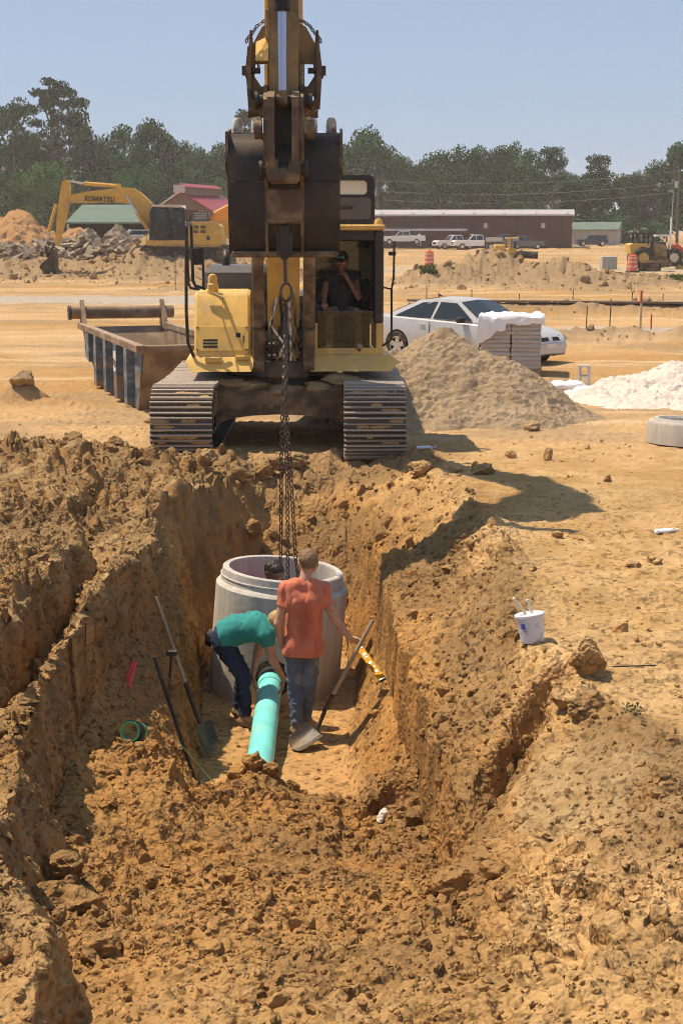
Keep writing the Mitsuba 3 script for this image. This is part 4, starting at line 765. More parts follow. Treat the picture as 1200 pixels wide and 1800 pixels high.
obj('joint_groove', lathe([(Ri + .079, 1.225), (Ri + .090, 1.222), (Ri + .091, 1.212), (Ri + .080, 1.209)], 96), 'concrete', mh, smooth=30, M=MB)
obj('pipe_boot', [lathe([(.118, -.10), (.135, -.105), (.14, -.02), (.19, -.0), (.195, .06), (.125, .06)], 32, (0.0, 0, 0), 'y')], 'rubber', mh, smooth=40, M=MB @ mat4((-.01, -.665, .325)))
obj('side_boot', [lathe([(.0, -.06), (.07, -.07), (.095, -.03), (.10, .03), (.13, .04), (.13, .1)], 28, (0, 0, 0), 'x')], 'rubber', mh, smooth=40, M=MB @ mat4((-.665, .05, .50)))
mat('label_blue', (.10, .13, .5), .5); mat('label_white', (.75, .75, .78), .5)
obj('maker_label', [bx(-.10, .16, -.004, .004, -.05, .05, .003)], 'label_white', mh, M=MB @ mat4((.10, .515, 1.02)))
for i, x in enumerate((-.07, -.025, .02, .065, .11)): obj('label_mark', [bx(x - .015, x + .013, -.008, -.003, -.028, .028, .002)], 'label_blue', mh, M=MB @ mat4((.10, .515, 1.02)))
for z in (1.08, .78, .48): obj('step_iron', tube([(-.02, .53, z), (-.02, .45, z), (.22, .41, z), (.22, .49, z)], .012, 8), 'steel_dark', mh, smooth=40, M=MB)
pp = thing('sewer_pipe', 'bright aqua green plastic sewer pipe running from the heaped soil into the manhole ring', 'pipe')
PX = -.693
def hollow(y0, y1, r, th, z0, z1, x=PX): 
    m = lathe([(r - th, 0), (r, 0), (r, 1), (r - th, 1), (r - th, 0)], 40, (0, 0, 0), 'y'); v = np.array(m.vertices); t = v[:, 1].copy()
    return trimesh.Trimesh(np.stack([v[:, 0] + x, y0 + t * (y1 - y0), v[:, 2] + z0 + t * (z1 - z0)], 1), m.faces, process=False)
obj('pipe_barrel', hollow(11.9, 14.75, .116, .008, -1.64, -1.475), 'pipe_green', pp, smooth=40)
obj('pipe_bell', hollow(14.28, 14.62, .124, .008, -1.502, -1.483), 'pipe_green', pp, smooth=40)
# shovels
mat('wood_grey', lambda p, n, uv: mix((.42, .33, .23), (.27, .20, .13), fbm(p.x * 12, p.y * 12, p.z * 3, 3)), .7)
mat('blade_steel', dirty((.05, .049, .048), (.13, .092, .055), .8, 9, top=.1), .5, .3)
def blade(c, d, n, L=.29, W=.235):
    d = unit(d); n = unit(V(*n) - d * (V(*n) @ d)); w = np.cross(d, n); P, F = [], []
    us = np.linspace(0, 1, 13); 
    for u in us:
        hw = W / 2 * (1 if u < .5 else math.sqrt(max(1 - ((u - .5) / .5) ** 2, .0004)) ** .8) * (.96 + .04 * min(u * 6, 1))
        for v in np.linspace(-1, 1, 11):
            z = .045 * (v * hw / (W / 2)) ** 2 + .02 * (1 - math.cos((u - .4) * 2.2)) + .012 * math.exp(-(v * 4) ** 2) * (1 - u)
            P.append(V(*c) + d * (u - .5) * L + w * hw * v + n * z)
    for i in range(12):
        for j in range(10): a = i * 11 + j; F += [(a, a + 1, a + 12), (a, a + 12, a + 11)]
    P = np.array(P); m = len(P); F2 = [(a + m, c_ + m, b + m) for a, b, c_ in F]; E = []
    rim = list(range(11)) + [i * 11 + 10 for i in range(1, 13)] + [12 * 11 + j for j in range(9, -1, -1)] + [i * 11 for i in range(11, 0, -1)]
    for a, b in zip(rim, rim[1:] + rim[:1]): E += [(a, b, b + m), (a, b + m, a + m)]
    return trimesh.Trimesh(np.vstack([P, P - n * .0035]), F + F2 + E, process=False)
def shovel(label, top, bend, neck, bc, bd, bn, wood):
    s = thing('shovel', label, 'shovel'); t, b = V(*top), V(*bend); e = V(*neck)
    m = b + (t - b) * .16
    obj('handle', tube([m, m + (t - m) * .5, t - unit(t - m) * .01, t], [.0185, .0185, .018, .010], 10), wood, s, smooth=40)
    obj('socket', tube([m + (t - m) * .02, b, b * .6 + e * .4 + V(0, 0, -.01), e, V(*bc) - unit(bd) * .08], [.0205, .020, .018, .018, .008], 10), 'steel_dark', s, smooth=40)
    obj('blade', blade(bc, bd, bn), 'blade_steel', s, smooth=40)
shovel('long handled round point shovel held upright in the right hand of the orange shirted man', (.285, 13.40, -.585), (-.150, 13.36, -1.42), (-.225, 13.33, -1.60), (-.335, 13.25, -1.675), (-.75, -.45, -.42), (-.15, -.50, .80), 'wood_grey')
shovel('second shovel leaning on the left bench of the trench, its grey handle sticking up', (-1.66, 13.35, -.36), (-1.33, 13.12, -1.26), (-1.26, 13.08, -1.44), (-1.21, 13.02, -1.58), (.30, -.2, -.9), (.75, -.5, .3), 'wood_grey')
mat('level_yellow', (.58, .30, .003), .6, spec=.15); mat('vial', (.45, .55, .12), .2); mat('red_plastic', (.72, .07, .06), .45)
lv = thing('spirit_level', 'yellow box spirit level leaning on the orange slope beside the shovel handle', 'spirit level')
a_, b_ = V(.195, 13.62, -.955), V(.345, 13.36, -1.10); d_ = unit(b_ - a_); n_ = unit(V(-.2, -.6, .8) - d_ * (V(-.2, -.6, .8) @ d_)); w_ = np.cross(d_, n_)
LM = np.eye(4); LM[:3, 0], LM[:3, 1], LM[:3, 2], LM[:3, 3] = d_, w_, n_, (a_ + b_) / 2; LL = float(np.linalg.norm(b_ - a_)) + .1
obj('beam', [bx(-LL / 2, LL / 2, -.033, .033, -.014, .014, .004)], 'level_yellow', lv, M=LM)
for s in (-1, 1): obj('end_cap', bx(s * LL / 2 - .012, s * LL / 2 + .012, -.035, .035, -.016, .016, .004), 'black_paint', lv, M=LM)
for x in (-.13, -.01, .11): obj('window', lathe([(0, .0165), (.019, .0165), (.022, .014)], 16, (x, .0, 0)), 'black_paint', lv, M=LM)
for x in (-.09, .05): obj('scale_mark', bx(x - .012, x + .012, -.018, .012, .0135, .0155, .001), 'black_paint', lv, M=LM)
def lean(b, t, clear=.022):
    """raises the upper end until the bar from b to t clears the ground"""
    b, t = V(*b), V(*t); u = np.linspace(.05, 1, 60)[:, None]
    for _ in range(60):
        q = b + (t - b) * u
        if (q[:, 2] - gz(q[:, 0], q[:, 1]) > clear).all(): break
        t = t + V(0, 0, .02)
    return b, t
br = thing('digging_bar', 'dark iron digging bar leaning against the bench left of the pipe', 'bar')
b_, t_ = lean((-1.16, 11.75, -1.55), (-1.62, 11.95, -.56))
t_ = b_ + (t_ - b_) * .74
obj('shaft', tube([b_, (b_ + t_) / 2, t_], .0165, 8), 'steel_dark', br, smooth=40)
obj('tip', tube([b_ - unit(t_ - b_) * .07, b_ + unit(t_ - b_) * .03], [.004, .018], 8), 'steel_dark', br, smooth=40)
# ---------------- middle ground: dump body, heaps, car, pallet, block, rings ----------------
mat('skip_blue', lambda p, n, uv: mix(mix((.07, .092, .12), (.16, .18, .20), sst(.4, .7, fbm(p.x * 4, p.y * 4, p.z * 9, 3))), mix((.15, .085, .045), (.30, .20, .12), noise(p.x * 8, p.y * 8, p.z * 8)), sst(.58, .70, fbm(p.x * 2.4 + 3, p.y * 2.4, p.z * 3.5, 5)) * .9 + (1 - sst(.05, .35, p.z + fbm(p.x * 6, p.y * 6, 0, 2) * .2)) * .6), .6)
mat('skip_rust', dirty((.17, .115, .075), (.30, .22, .15), .9, 3.5, top=.4), .75)
sk = thing('dump_body', 'rusty blue grey steel dump body with ribs and a thick cross pipe', 'dump body')
SM = mat4((-3.17, 24.15, 0), rz=.31)
def S_(n, ms, m, smooth=False): return obj(n, ms, m, sk, smooth=smooth, M=SM)
side = [(.0, .99), (.45, .02), (4.4, .02), (4.55, .22), (5.1, .40), (5.95, .58), (6.4, .98), (6.42, 1.05), (0, 1.05)]
S_('side_panel', prism(side, .045, .075, 'yz'), 'skip_blue'); S_('side_panel', prism(side, 1.62, 1.66, 'yz'), 'skip_rust')
S_('floor_plate', [bx(.07, 1.63, .46, 4.42, .02, .06, 0), hull([(x, y, z) for x in (.07, 1.63) for y, z in ((4.4, .06), (4.4, .02), (6.0, .56), (6.0, .60))])], 'skip_rust')
S_('front_plate', hull([(x, y, z) for x in (.05, 1.65) for y, z in ((-.005, 1.02), (.03, 1.02), (.45, .0), (.49, .0))]), 'skip_rust')
S_('rim', [bx(-.05, .09, -.02, 6.35, .96, 1.08, .012)], 'skip_rust'); S_('rim', [bx(1.60, 1.72, -.02, 6.35, .965, 1.085, .012)], 'skip_rust'); S_('rim', [bx(.09, 1.60, -.025, .07, .97, 1.075, .012)], 'skip_rust')
for i, u in enumerate((.75, 1.75, 2.85, 3.95)):
    S_('rib', [hull([(x, y, z) for z, o in ((.97, 0), (.06, 0)) for x, y in ((.05, u), (-.075, u + .02), (-.075, u + .30), (.05, u + .34))])], 'skip_blue' if i else 'skip_blue')
S_('rib', hull([(x, y, z) for x in (.05, -.05) for y, z in ((5.0, .95), (5.5, .95), (5.45, .50), (5.0, .42))]), 'skip_blue')
for x in (.02, 1.60): S_('upright', prism([(5.75, .95), (5.95, 1.08), (6.32, 1.52), (6.45, 1.50), (6.5, .95)], x, x + .06, 'yz'), 'skip_rust')
S_('cross_pipe', [tube([(-.20, 6.42, 1.27), (1.86, 6.42, 1.27)], .125, 20)], 'skip_rust', 40)
S_('pipe_cap', [tube([(-.215, 6.42, 1.27), (-.16, 6.42, 1.27)], .14, 20)], 'steel_dark', 40)
S_('tail_plate', hull([(x, y, z) for x in (.07, 1.63) for y, z in ((6.3, 1.0), (6.33, 1.0), (5.9, .58), (5.94, .58))]), 'skip_rust')
mat('paint_white', (.7, .7, .68), .6)
for i, (y, z, a, b) in enumerate(((2.25, .70, .10, .16), (2.42, .72, .08, .13), (2.30, .52, .10, .05), (2.45, .50, .06, .10))): S_('faded_mark', bx(-.0785, -.0745, y - .45, y - .45 + a, z, z + b, 0), 'paint_white')
# heaps
def heap(cones, lo, hi, n, seed, rough=.12, flat=.03):
    xs, ys = np.meshgrid(np.linspace(lo[0], hi[0], n), np.linspace(lo[1], hi[1], n), indexing='ij'); h = np.full(xs.shape, -1.0)
    w = (meshkit.fbm(np.stack([xs * 1.3, ys * 1.3, 0 * xs], -1), 3, seed) - .5)
    for cx, cy, rx, ry, H in cones:
        d = np.sqrt(((xs - cx) / rx) ** 2 + ((ys - cy) / ry) ** 2) * (1 + w * .35); c = H * (1 - d); c = np.where(d < .18, c - H * (.18 - d) ** 2 * 1.6, c); h = np.maximum(h, c)
    q = np.stack([xs, ys, h], -1)
    on = np.clip(h * 8 + .3, 0, 1)
    h = h + on * rough * ((meshkit.fbm(q * 2.1, 3, seed + 1) - .5) * 1.2 + np.abs(meshkit.fbm(q * (5, 5, 4), 3, seed + 2) - .5) * -1.6 + .2 + (meshkit.fbm(q * 16, 3, seed + 3) - .5) * .45)
    v = np.stack([xs, ys, h], -1); R, C = xs.shape; i, j = np.meshgrid(np.arange(R - 1), np.arange(C - 1), indexing='ij'); a = i * C + j
    F = np.stack([a, a + C, a + C + 1, a + 1], -1).reshape(-1, 4); hz = v[..., 2].ravel(); F = F[(hz[F] > -.12).any(1)]; F = np.vstack([F[:, [0, 1, 2]], F[:, [0, 2, 3]]])
    m = trimesh.Trimesh(v.reshape(-1, 3), F, process=False); m.remove_unreferenced_vertices(); return m
bumped('sand_tan', lambda p, n, uv: mix(mix((.40, .315, .215), (.33, .25, .165), fbm(p.x * 2, p.y * 2, p.z * 2, 4)), (.27, .195, .115), sst(.55, .75, fbm(p.x * 5, p.y * 5, p.z * 5, 3)) * .6), grit, .02, .005)
bumped('sand_white', lambda p, n, uv: mix((.72, .66, .60), (.62, .54, .47), fbm(p.x * 3, p.y * 3, p.z * 3, 4)), grit, .02, .005)
bumped('sand_orange', lambda p, n, uv: mix((.50, .30, .155), (.44, .25, .12), fbm(p.x * .6, p.y * .6, p.z * .6, 4)), grit, .05, .02)
tag(obj('sand_pile', heap([(1.56, 24.0, 1.85, 1.75, 1.46), (2.22, 23.8, 1.75, 1.6, 1.08), (.8, 23.7, 1.6, 1.6, 1.05), (2.9, 23.7, 1.15, 1.1, .5)], (-.9, 21.7), (4.4, 26.2), 300, 11, .145), 'sand_tan', smooth=True), 'large pile of grey tan sand right of the excavator, in front of the silver car', 'sand pile')
tag(obj('white_sand_pile', heap([(5.95, 27.0, 1.85, 2.0, .54), (6.8, 27.2, 1.7, 1.8, .60), (7.6, 26.6, 1.5, 1.6, .5), (5.2, 26.3, 1.4, 1.3, .30), (6.0, 25.8, 1.9, 1.2, .30)], (3.2, 24.2), (9.2, 29.5), 220, 17, .2), 'sand_white', smooth=True), 'heap of white crushed stone at the right edge of the photo', 'stone pile')
tag(obj('orange_sand_heap', heap([(-20.8, 101, 5.2, 6, 4.4), (-17.2, 101, 5, 5, 3.1), (-26, 102, 8, 7, 4.5)], (-34, 92), (-10, 110), 160, 23, .55), 'sand_orange', smooth=True), 'tall heap of orange sand at the far left in front of the trees', 'sand heap')
cw = [rock(300 + i, 2, (r, r * .9, r * .55)) for i, r in enumerate((.16, .12, .1))]
# silver car
mat('silver_paint', (.47, .475, .48), .34, .25, clearcoat=.8, clearcoat_gloss=.9); mat('dark_glass', (.014, .018, .021), .06, spec=.8); mat('tyre', dirty((.022, .021, .02), (.25, .19, .12), .4, 12, top=.1), .75); mat('alloy', (.55, .55, .56), .3, .8); mat('lamp_red', (.45, .015, .02), .15); mat('lamp_clear', (.55, .57, .6), .08, .3)
def loft(st):
    """st: list of rings (k x 3), joined and capped"""
    k = len(st[0]); v = np.vstack(st); f = []
    for i in range(len(st) - 1):
        for j in range(k):
            l = (j + 1) % k; a, b, c, d = i * k + j, i * k + l, (i + 1) * k + l, (i + 1) * k + j; f += [(a, b, c), (a, c, d)]
    for s, r in ((0, 1), (len(st) - 1, -1)):
        c = len(v); v = np.vstack([v, np.mean(st[s], 0)])
        for j in range(k): l = (j + 1) % k; f.append((c, s * k + l, s * k + j)[::r])
    m = trimesh.Trimesh(v, f, process=True); m.fix_normals(); return m
def wheel(key, M, r=.33, w=.21, mat_rim='alloy', spokes=5):
    k = key_for('wheel', key)
    obj('tyre', lathe([(r * .66, -w / 2), (r * .93, -w / 2), (r, -w * .36), (r, w * .36), (r * .93, w / 2), (r * .66, w / 2), (r * .62, 0), (r * .66, -w / 2)], 32, (0, 0, 0), 'y'), 'tyre', k, smooth=40, M=M)
    sp = [lathe([(r * .60, -w * .42), (r * .67, -w * .46), (r * .69, -w * .2), (r * .64, 0), (r * .64, w * .3)], 28, (0, 0, 0), 'y'), cyl((0, -w * .40, 0), (0, -w * .1, 0), r * .14)]
    for i in range(spokes):
        a = i * 2 * PI / spokes + .3; c, s = math.cos(a), math.sin(a); sp.append(hull([(c * q - s * o, y, s * q + c * o) for q, o_ in ((r * .1, .05), (r * .65, .065)) for o in (-o_ * r / .33, o_ * r / .33) for y in (-w * .40, -w * .26)]))
    obj('rim', sp, mat_rim, k, smooth=30, M=M); obj('hub_shadow', cyl((0, -w * .12, 0), (0, -w * .1, 0), r * .6), 'dusty_black', k, M=M)
CARM = mat4((2.84, 34.80, -.05), rz=-PI / 4, s=.98)
car = thing('car', 'silver four door saloon car parked behind the sand pile', 'car')
def car_ring(x, hw, zs, zb, zt, cr):
    P = []
    for y, z in ((-hw * .93, zs), (-hw, zs + .16), (-hw * 1.0, (zs + zb) / 2 + .06), (-hw * .965, zb - .03), (-hw * .90, zb + .015), (-hw * .55, zt), (0, zt + cr)): P.append((x, y, z))
    return np.array(P + [(x, -y, z) for x, y, z in P[-2::-1]] )
body = loft([car_ring(*a) for a in ((-2.36, .62, .40, .78, .84, .0), (-2.33, .74, .33, .92, .97, .01), (-2.15, .84, .26, .99, 1.02, .015), (-1.75, .88, .2, 1.0, 1.02, .01), (-.9, .895, .18, .97, .98, 0), (.3, .895, .18, .93, .95, .0), (.85, .89, .18, .90, .955, .02), (1.3, .885, .19, .87, .90, .04), (1.75, .86, .2, .80, .83, .045), (2.1, .80, .21, .70, .745, .04), (2.32, .66, .24, .60, .645, .03), (2.42, .50, .30, .50, .54, .02))])
arch = [cyl((x, -1.2, .33), (x, -.62, .33), .375, n=32) for x in (-1.40, 1.44)] + [cyl((x, .62, .33), (x, 1.2, .33), .375, n=32) for x in (-1.40, 1.44)]
bmn = man(body)
try:
    for a in arch: bmn = bmn - man(a)
    body = tm(bmn) if not bmn.is_empty() else body
except Exception: pass
obj('body', body, 'silver_paint', car, smooth=32, M=CARM)
GB = dict(zb=.955, hb=.80, zr=1.44, hr=.56)
roofp = [(x, s * y, z) for s in (-1, 1) for x, y, z in ((1.02, .74, .93), (.28, .585, 1.36), (.05, .57, 1.41), (-.45, .565, 1.435), (-.95, .56, 1.39), (-1.98, .66, 1.0), (-1.2, .80, .98), (.4, .80, .94))] + [(x, 0, z) for x, z in ((.28, 1.40), (-.1, 1.45), (-.5, 1.462), (-.95, 1.425), (1.10, .94))]
gh = hull(roofp); obj('roof', gh, 'silver_paint', car, smooth=20, M=CARM)
def side_glass(pts, s):
    pl = []
    for x, t in pts:         # t: 0 belt .. 1 roof edge, on the leaning side plane
        y = .80 + (.567 - .80) * t + .012; z = .965 + (1.405 - .965) * t; pl += [(x, s * y, z), (x, s * (y - .03), z)]
    return hull(pl)
for s in (-1, 1):
    obj('front_window', side_glass([(.78, .06), (.20, .86), (-.28, .90), (-.36, .06)], s), 'dark_glass', car, M=CARM)
    obj('rear_window', side_glass([(-.44, .06), (-.36, .90), (-.82, .84), (-1.55, .12), (-1.5, .06)], s), 'dark_glass', car, M=CARM)
    mk = obj('mirror', box((.62, s * .97, 1.0), (.16, .2, .13), .04), 'dusty_black', car, M=CARM); obj('door_handle', box((-.62, s * .90, .86), (.16, .03, .03), .01), 'silver_paint', car, M=CARM)
    obj('door_seam', bx(-.40, -.392, min(s * .885, s * .899), max(s * .885, s * .899), .28, .93, 0), 'dusty_black', car, M=CARM)
    obj('headlight', hull([(2.34, s * .48, .60), (2.16, s * .74, .66), (1.95, s * .80, .72), (2.05, s * .70, .755), (2.24, s * .46, .70)]), 'lamp_clear', car, M=CARM)
    obj('tail_light', hull([(-2.345, s * .55, .74), (-2.345, s * .55, .92), (-2.15, s * .835, .74), (-2.2, s * .82, .93), (-1.98, s * .875, .82)]), 'lamp_red', car, M=CARM)
    obj('grille', hull([(2.42, s * .07, .53), (2.40, s * .30, .47), (2.395, s * .34, .56), (2.36, s * .30, .655), (2.37, s * .07, .66)]), 'dusty_black', car, M=CARM)
    obj('bumper_intake', hull([(2.40, s * .06, .24), (2.42, s * .06, .41), (2.28, s * .62, .42), (2.24, s * .60, .25)]), 'dusty_black', car, M=CARM)
wsh = np.array([(1.06, -.70, .945), (1.06, .70, .945), (.30, .55, 1.365), (.30, -.55, 1.365)]); nn = np.array([.42, 0, .75]); nn /= np.linalg.norm(nn)
obj('windscreen', hull(np.vstack([wsh + nn * .012, wsh - nn * .02, [(1.14, 0, .965), (.31, 0, 1.412)]])), 'dark_glass', car, M=CARM)
rw = np.array([(-1.92, -.60, 1.03), (-1.92, .60, 1.03), (-1.02, .52, 1.375), (-1.02, -.52, 1.375)]); nr = unit((-.4, 0, 1)); obj('rear_screen', hull(np.vstack([rw + nr * .012, rw - nr * .02])), 'dark_glass', car, M=CARM)
obj('number_plate', bx(2.415, 2.43, -.17, .17, .42, .52, .004), 'lamp_clear', car, M=CARM)
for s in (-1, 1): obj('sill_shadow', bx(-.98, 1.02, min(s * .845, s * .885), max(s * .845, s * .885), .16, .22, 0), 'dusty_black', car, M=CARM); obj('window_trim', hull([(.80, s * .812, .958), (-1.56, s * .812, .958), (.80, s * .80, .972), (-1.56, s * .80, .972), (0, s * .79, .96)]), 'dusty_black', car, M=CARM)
obj('hood_seam', [bx(1.02, 2.2, s * .60 - .004, s * .60 + .004, .80, .84, 0) for s in (-1,)], 'dusty_black', car, M=CARM)
obj('roof_aerial', hull([(-.75, -.02, 1.45), (-.75, .02, 1.45), (-.9, 0, 1.45), (-.92, 0, 1.53)]), 'dusty_black', car, M=CARM)
for x in (-1.40, 1.44):
    wheel(car, CARM @ mat4((x, -.79, .33))); wheel(car, CARM @ mat4((x, .79, .33), rz=PI))
# pallet of bagged mortar under white plastic
mat('paper_bag', lambda p, n, uv: mix((.46, .42, .385), (.36, .325, .29), fbm(p.x * 6, p.y * 6, p.z * 12, 3)), .8); mat('pallet_wood', (.36, .26, .15), .8)
scene['plastic_wrap'] = {'type': 'twosided', 'b': {'type': 'principled', 'base_color': rgb(.74, .75, .78), 'roughness': .28, 'specular': .6}}
pl = thing('mortar_pallet', 'pallet stacked with thin grey brown bags between the sand pile and the car', 'pallet')
PM = mat4((3.42, 31.1, 0), rz=-.12)
obj('pallet_deck', [bx(-.62, .62, y - .06, y + .06, .11, .135, .004) for y in np.linspace(-.55, .55, 6)] + [bx(x - .05, x + .05, -.6, .6, 0, .11, .004) for x in (-.55, 0, .55)], 'pallet_wood', pl, M=PM)
rs = np.random.default_rng(5)
for k in range(11):
    for i in range(2):
        for j in range(2 if k % 2 else 2):
            b = box((0, 0, 0), (.59, .59, .088), .032); v = np.array(b.vertices); b.vertices = v
            obj('bag', b, 'paper_bag', pl, smooth=45, M=PM @ mat4((-.30 + i * .60 + rs.uniform(-.012, .012), -.30 + j * .60 + rs.uniform(-.012, .012), .182 + k * .085), rz=rs.uniform(-.02, .02)))
def drape(n=60):
    u, w = np.meshgrid(np.linspace(-1, 1, n), np.linspace(-1, 1, n), indexing='ij'); R = np.maximum(np.abs(u), np.abs(w)); x, y = u * .80, w * .80
    over = np.maximum(np.maximum(np.abs(x), np.abs(y)) - .625, 0); nz = lambda f, s: meshkit.fbm(np.stack([u * f, w * f, 0 * u], -1), 3, s) - .5
    sg = np.where(u < -.1, 1.6, .9)
    X = np.clip(x, -.63, .63) + np.sign(x) * np.minimum(over, .03) + nz(5, 2) * .05 * (over > 0); Y = np.clip(y, -.63, .63) + np.sign(y) * np.minimum(over, .03) + nz(5, 3) * .05 * (over > 0)
    Z = 1.14 - over * 1.05 * sg * (1 + .9 * np.exp(-((u + .75) / .35) ** 2)) + np.abs(nz(3.2, 4)) * .22 + np.maximum(nz(2.1, 6), 0) * .35 * np.exp(-((u + .75) / .4) ** 2) + .03
    i, j = np.meshgrid(np.arange(n - 1), np.arange(n - 1), indexing='ij'); a = i * n + j; F = np.stack([a, a + n, a + n + 1, a + 1], -1).reshape(-1, 4)
    return trimesh.Trimesh(np.stack([X, Y, Z], -1).reshape(-1, 3), np.vstack([F[:, [0, 1, 2]], F[:, [0, 2, 3]]]), process=False)
tag(obj('plastic_sheet', drape(), 'plastic_wrap', smooth=50, M=PM), 'crumpled white plastic sheet lying over the top of the bag pallet', 'plastic sheet')
# concrete block, empty sacks
def cmu(name, label, M, mt='concrete'):
    k = thing(name, label, 'concrete block'); m = prism([(-.1, 0), (.1, 0), (.1, .40), (-.1, .40)], -.1, .1, 'xz', [[(-.065, .03), (.065, .03), (.065, .185), (-.065, .185)][::-1], [(-.065, .215), (.065, .215), (.065, .37), (-.065, .37)][::-1]])
    obj('shell', m, mt, k, M=M); return k
cmu('concrete_block', 'hollow concrete block standing on end beside the white stone heap', mat4((4.44, 28.1, 0.03), rz=-.25))
bb = thing('concrete_block', 'pale concrete block on the ground behind the left track of the excavator', 'concrete block'); obj('shell', prism([(-.2, 0), (.2, 0), (.2, .2), (-.2, .2)], -.1, .1, 'xz'), 'concrete', bb, M=mat4((-1.86, 26.6, .0), rz=.5, s=1.5)); 
def sack(x, y, sx, sy, h, rz, seed):
    m = ico(4); v = np.array(m.vertices); v[:, 2] = np.sign(v[:, 2]) * np.abs(v[:, 2]) ** .7; q = v * (sx, sy, h); q[:, 2] += (meshkit.fbm(q * 9 + seed, 3, seed) - .5) * .09 + (meshkit.fbm(q * 24 + seed, 2, seed + 1) - .5) * .04; m.vertices = q
    return xf(m, mat4((x, y, h * .55), rz=rz))
for i, a in enumerate(((4.12, 28.0, .36, .26, .10, .2), (4.55, 27.3, .42, .22, .08, -.3), (4.85, 27.75, .40, .2, .09, .5), (4.3, 27.0, .40, .24, .06, .1))): tag(obj('empty_sack', sack(*a, 40 + i), 'plastic_wrap', smooth=60), ('crumpled white sack left of the hollow concrete block', 'white sack in front of the hollow concrete block, nearest the white stone', 'white sack touching the foot of the white stone heap behind the block', 'lowest white sack, nearest the sand pile')[i], 'sack', 'white sacks beside the concrete block')
mat('card_brown', (.33, .21, .12), .85)
tag(obj('cardboard', hull([(4.7, 26.9, .02), (5.3, 27.1, .03), (5.35, 26.9, .16), (4.75, 26.7, .10), (5.0, 27.2, .06)]), 'card_brown'), 'flattened brown cardboard half buried in the white stone', 'cardboard')
rg = thing('concrete_riser', 'short grey concrete ring lying on the ground at the right edge of the photo', 'concrete ring')
obj('ring', lathe([(.50, .30), (.50, .0), (.66, .0), (.66, .26), (.64, .30), (.585, .30), (.575, .335), (.52, .335), (.50, .30)], 64, (0, 0, 0)), 'concrete', rg, smooth=32, M=mat4((4.82, 20.75, .0), rx=-.04, ry=.03))
# pail with two sticks
mat('pail_white', lambda p, n, uv: mix((.62, .63, .70), (.50, .46, .42), sst(.5, .8, fbm(p.x * 30, p.y * 30, p.z * 30, 3)) * .7), .45); mat('stick_cream', (.75, .69, .50), .6)
pz = float(gz(1.35, 10.5)[0]); PLM = mat4((1.35, 10.5, pz - .01), ry=-.14, rx=-.08)
pa = thing('pail', 'small whitish plastic pail with a blue mark standing on the right bank of the trench', 'pail')
obj('shell', lathe([(0, .004), (.078, .0), (.083, .01), (.094, .175), (.101, .178), (.101, .192), (.092, .195), (.080, .012), (0, .012)], 32), 'pail_white', pa, smooth=35, M=PLM)
obj('lid', lathe([(0, .205), (.09, .204), (.106, .200), (.107, .186), (.10, .184)], 32), 'pail_white', pa, smooth=35, M=PLM)
def on_pail(a0, a1, z0, z1): 
    return hull([((.083 + .011 * (z / .165) + o) * math.cos(a), (.083 + .011 * (z / .165) + o) * math.sin(a), z) for a in np.linspace(a0, a1, 5) for z in (z0, z1) for o in (-.004, .0025)])
obj('blue_mark', on_pail(-2.45, -2.1, .105, .145), 'label_blue', pa, M=PLM); obj('blue_mark', on_pail(-2.25, -2.10, .085, .095), 'label_blue', pa, M=PLM)
for i, (d, w) in enumerate((((-.145, -.02, .32), 'left and longer of the two'), ((-.045, .01, .30), 'right and shorter of the two'))):
    tag(obj('plastic_stick', tube([PLM[:3, 3] + V(-.03 + i * .03, .0, .17), PLM[:3, 3] + V(*d)], .011, 8), 'stick_cream', smooth=40), f'cream plastic stick in the whitish pail, {w}', 'stick')
# litter
mat('clear_plastic', (.70, .74, .78), .12, spec=.8); mat('string_green', (.25, .55, .30), .6)
def bottle(x, y, rz, label, s=1.0):
    k = thing('plastic_bottle', label, 'bottle'); z = float(gz(x, y)[0]); m = lathe([(0, 0), (.03, .0), (.033, .01), (.026, .05), (.034, .08), (.030, .12), (.033, .15), (.014, .19), (.014, .205)], 14, (0, 0, 0), 'x'); v = np.array(m.vertices); v[:, 2] *= .6; v += (meshkit.fbm(v * 40, 2, 3) - .5)[:, None] * .015; m.vertices = v
    obj('shell', m, 'clear_plastic', k, smooth=50, M=mat4((x, y, z + .02), rz=rz, s=s)); obj('cap', cyl((.20, 0, 0), (.222, 0, 0), .015), 'paint_white', k, M=mat4((x, y, z + .02), rz=rz, s=s))
bottle(2.98, 14.31, .3, 'crushed clear plastic bottle on the flat soil at far right', 1.1); bottle(.98, 20.0, .2, 'crumpled clear plastic bottle in the shade right of the right track', 1.2)
z_ = float(gz(1.93, 9.8)[0]); tag(obj('steel_rod', tube([(1.79, 9.8, z_ + .01), (2.08, 9.82, z_ + .012)], .005, 6), 'steel_dark'), 'thin dark rod lying on the flat right of the pail', 'rod')
k = thing('pipe_coupling', 'short green plastic pipe coupling with a black band lying on the left bench', 'pipe coupling'); zc = float(gz(-1.50, 10.55)[0]); CM = mat4((-1.50, 10.60, zc + .055), rz=-.25, rx=-.35)
obj('sleeve', lathe([(.064, -.07), (.075, -.07), (.075, .10), (.064, .10), (.064, -.07)], 28, (0, 0, 0), 'y'), 'pvc_green', k, smooth=40, M=CM); obj('band', lathe([(.077, -.05), (.085, -.05), (.085, .02), (.077, .02)], 28, (0, 0, 0), 'y'), 'rubber', k, smooth=40, M=CM)
zr = float(gz(-1.70, 12.0)[0]); tag(obj('red_float', box((0, 0, 0), (.055, .24, .02), .006), 'red_plastic', M=mat4((-1.71, 12.0, zr + .07), rz=-.25, rx=.75)), 'flat red plastic tool standing on the left bench', 'tool')
hk = thing('hammer', 'small dark hammer with a grey head leaning upright on the end of the bench', 'hammer'); hz = float(gz(-1.47, 12.7)[0])
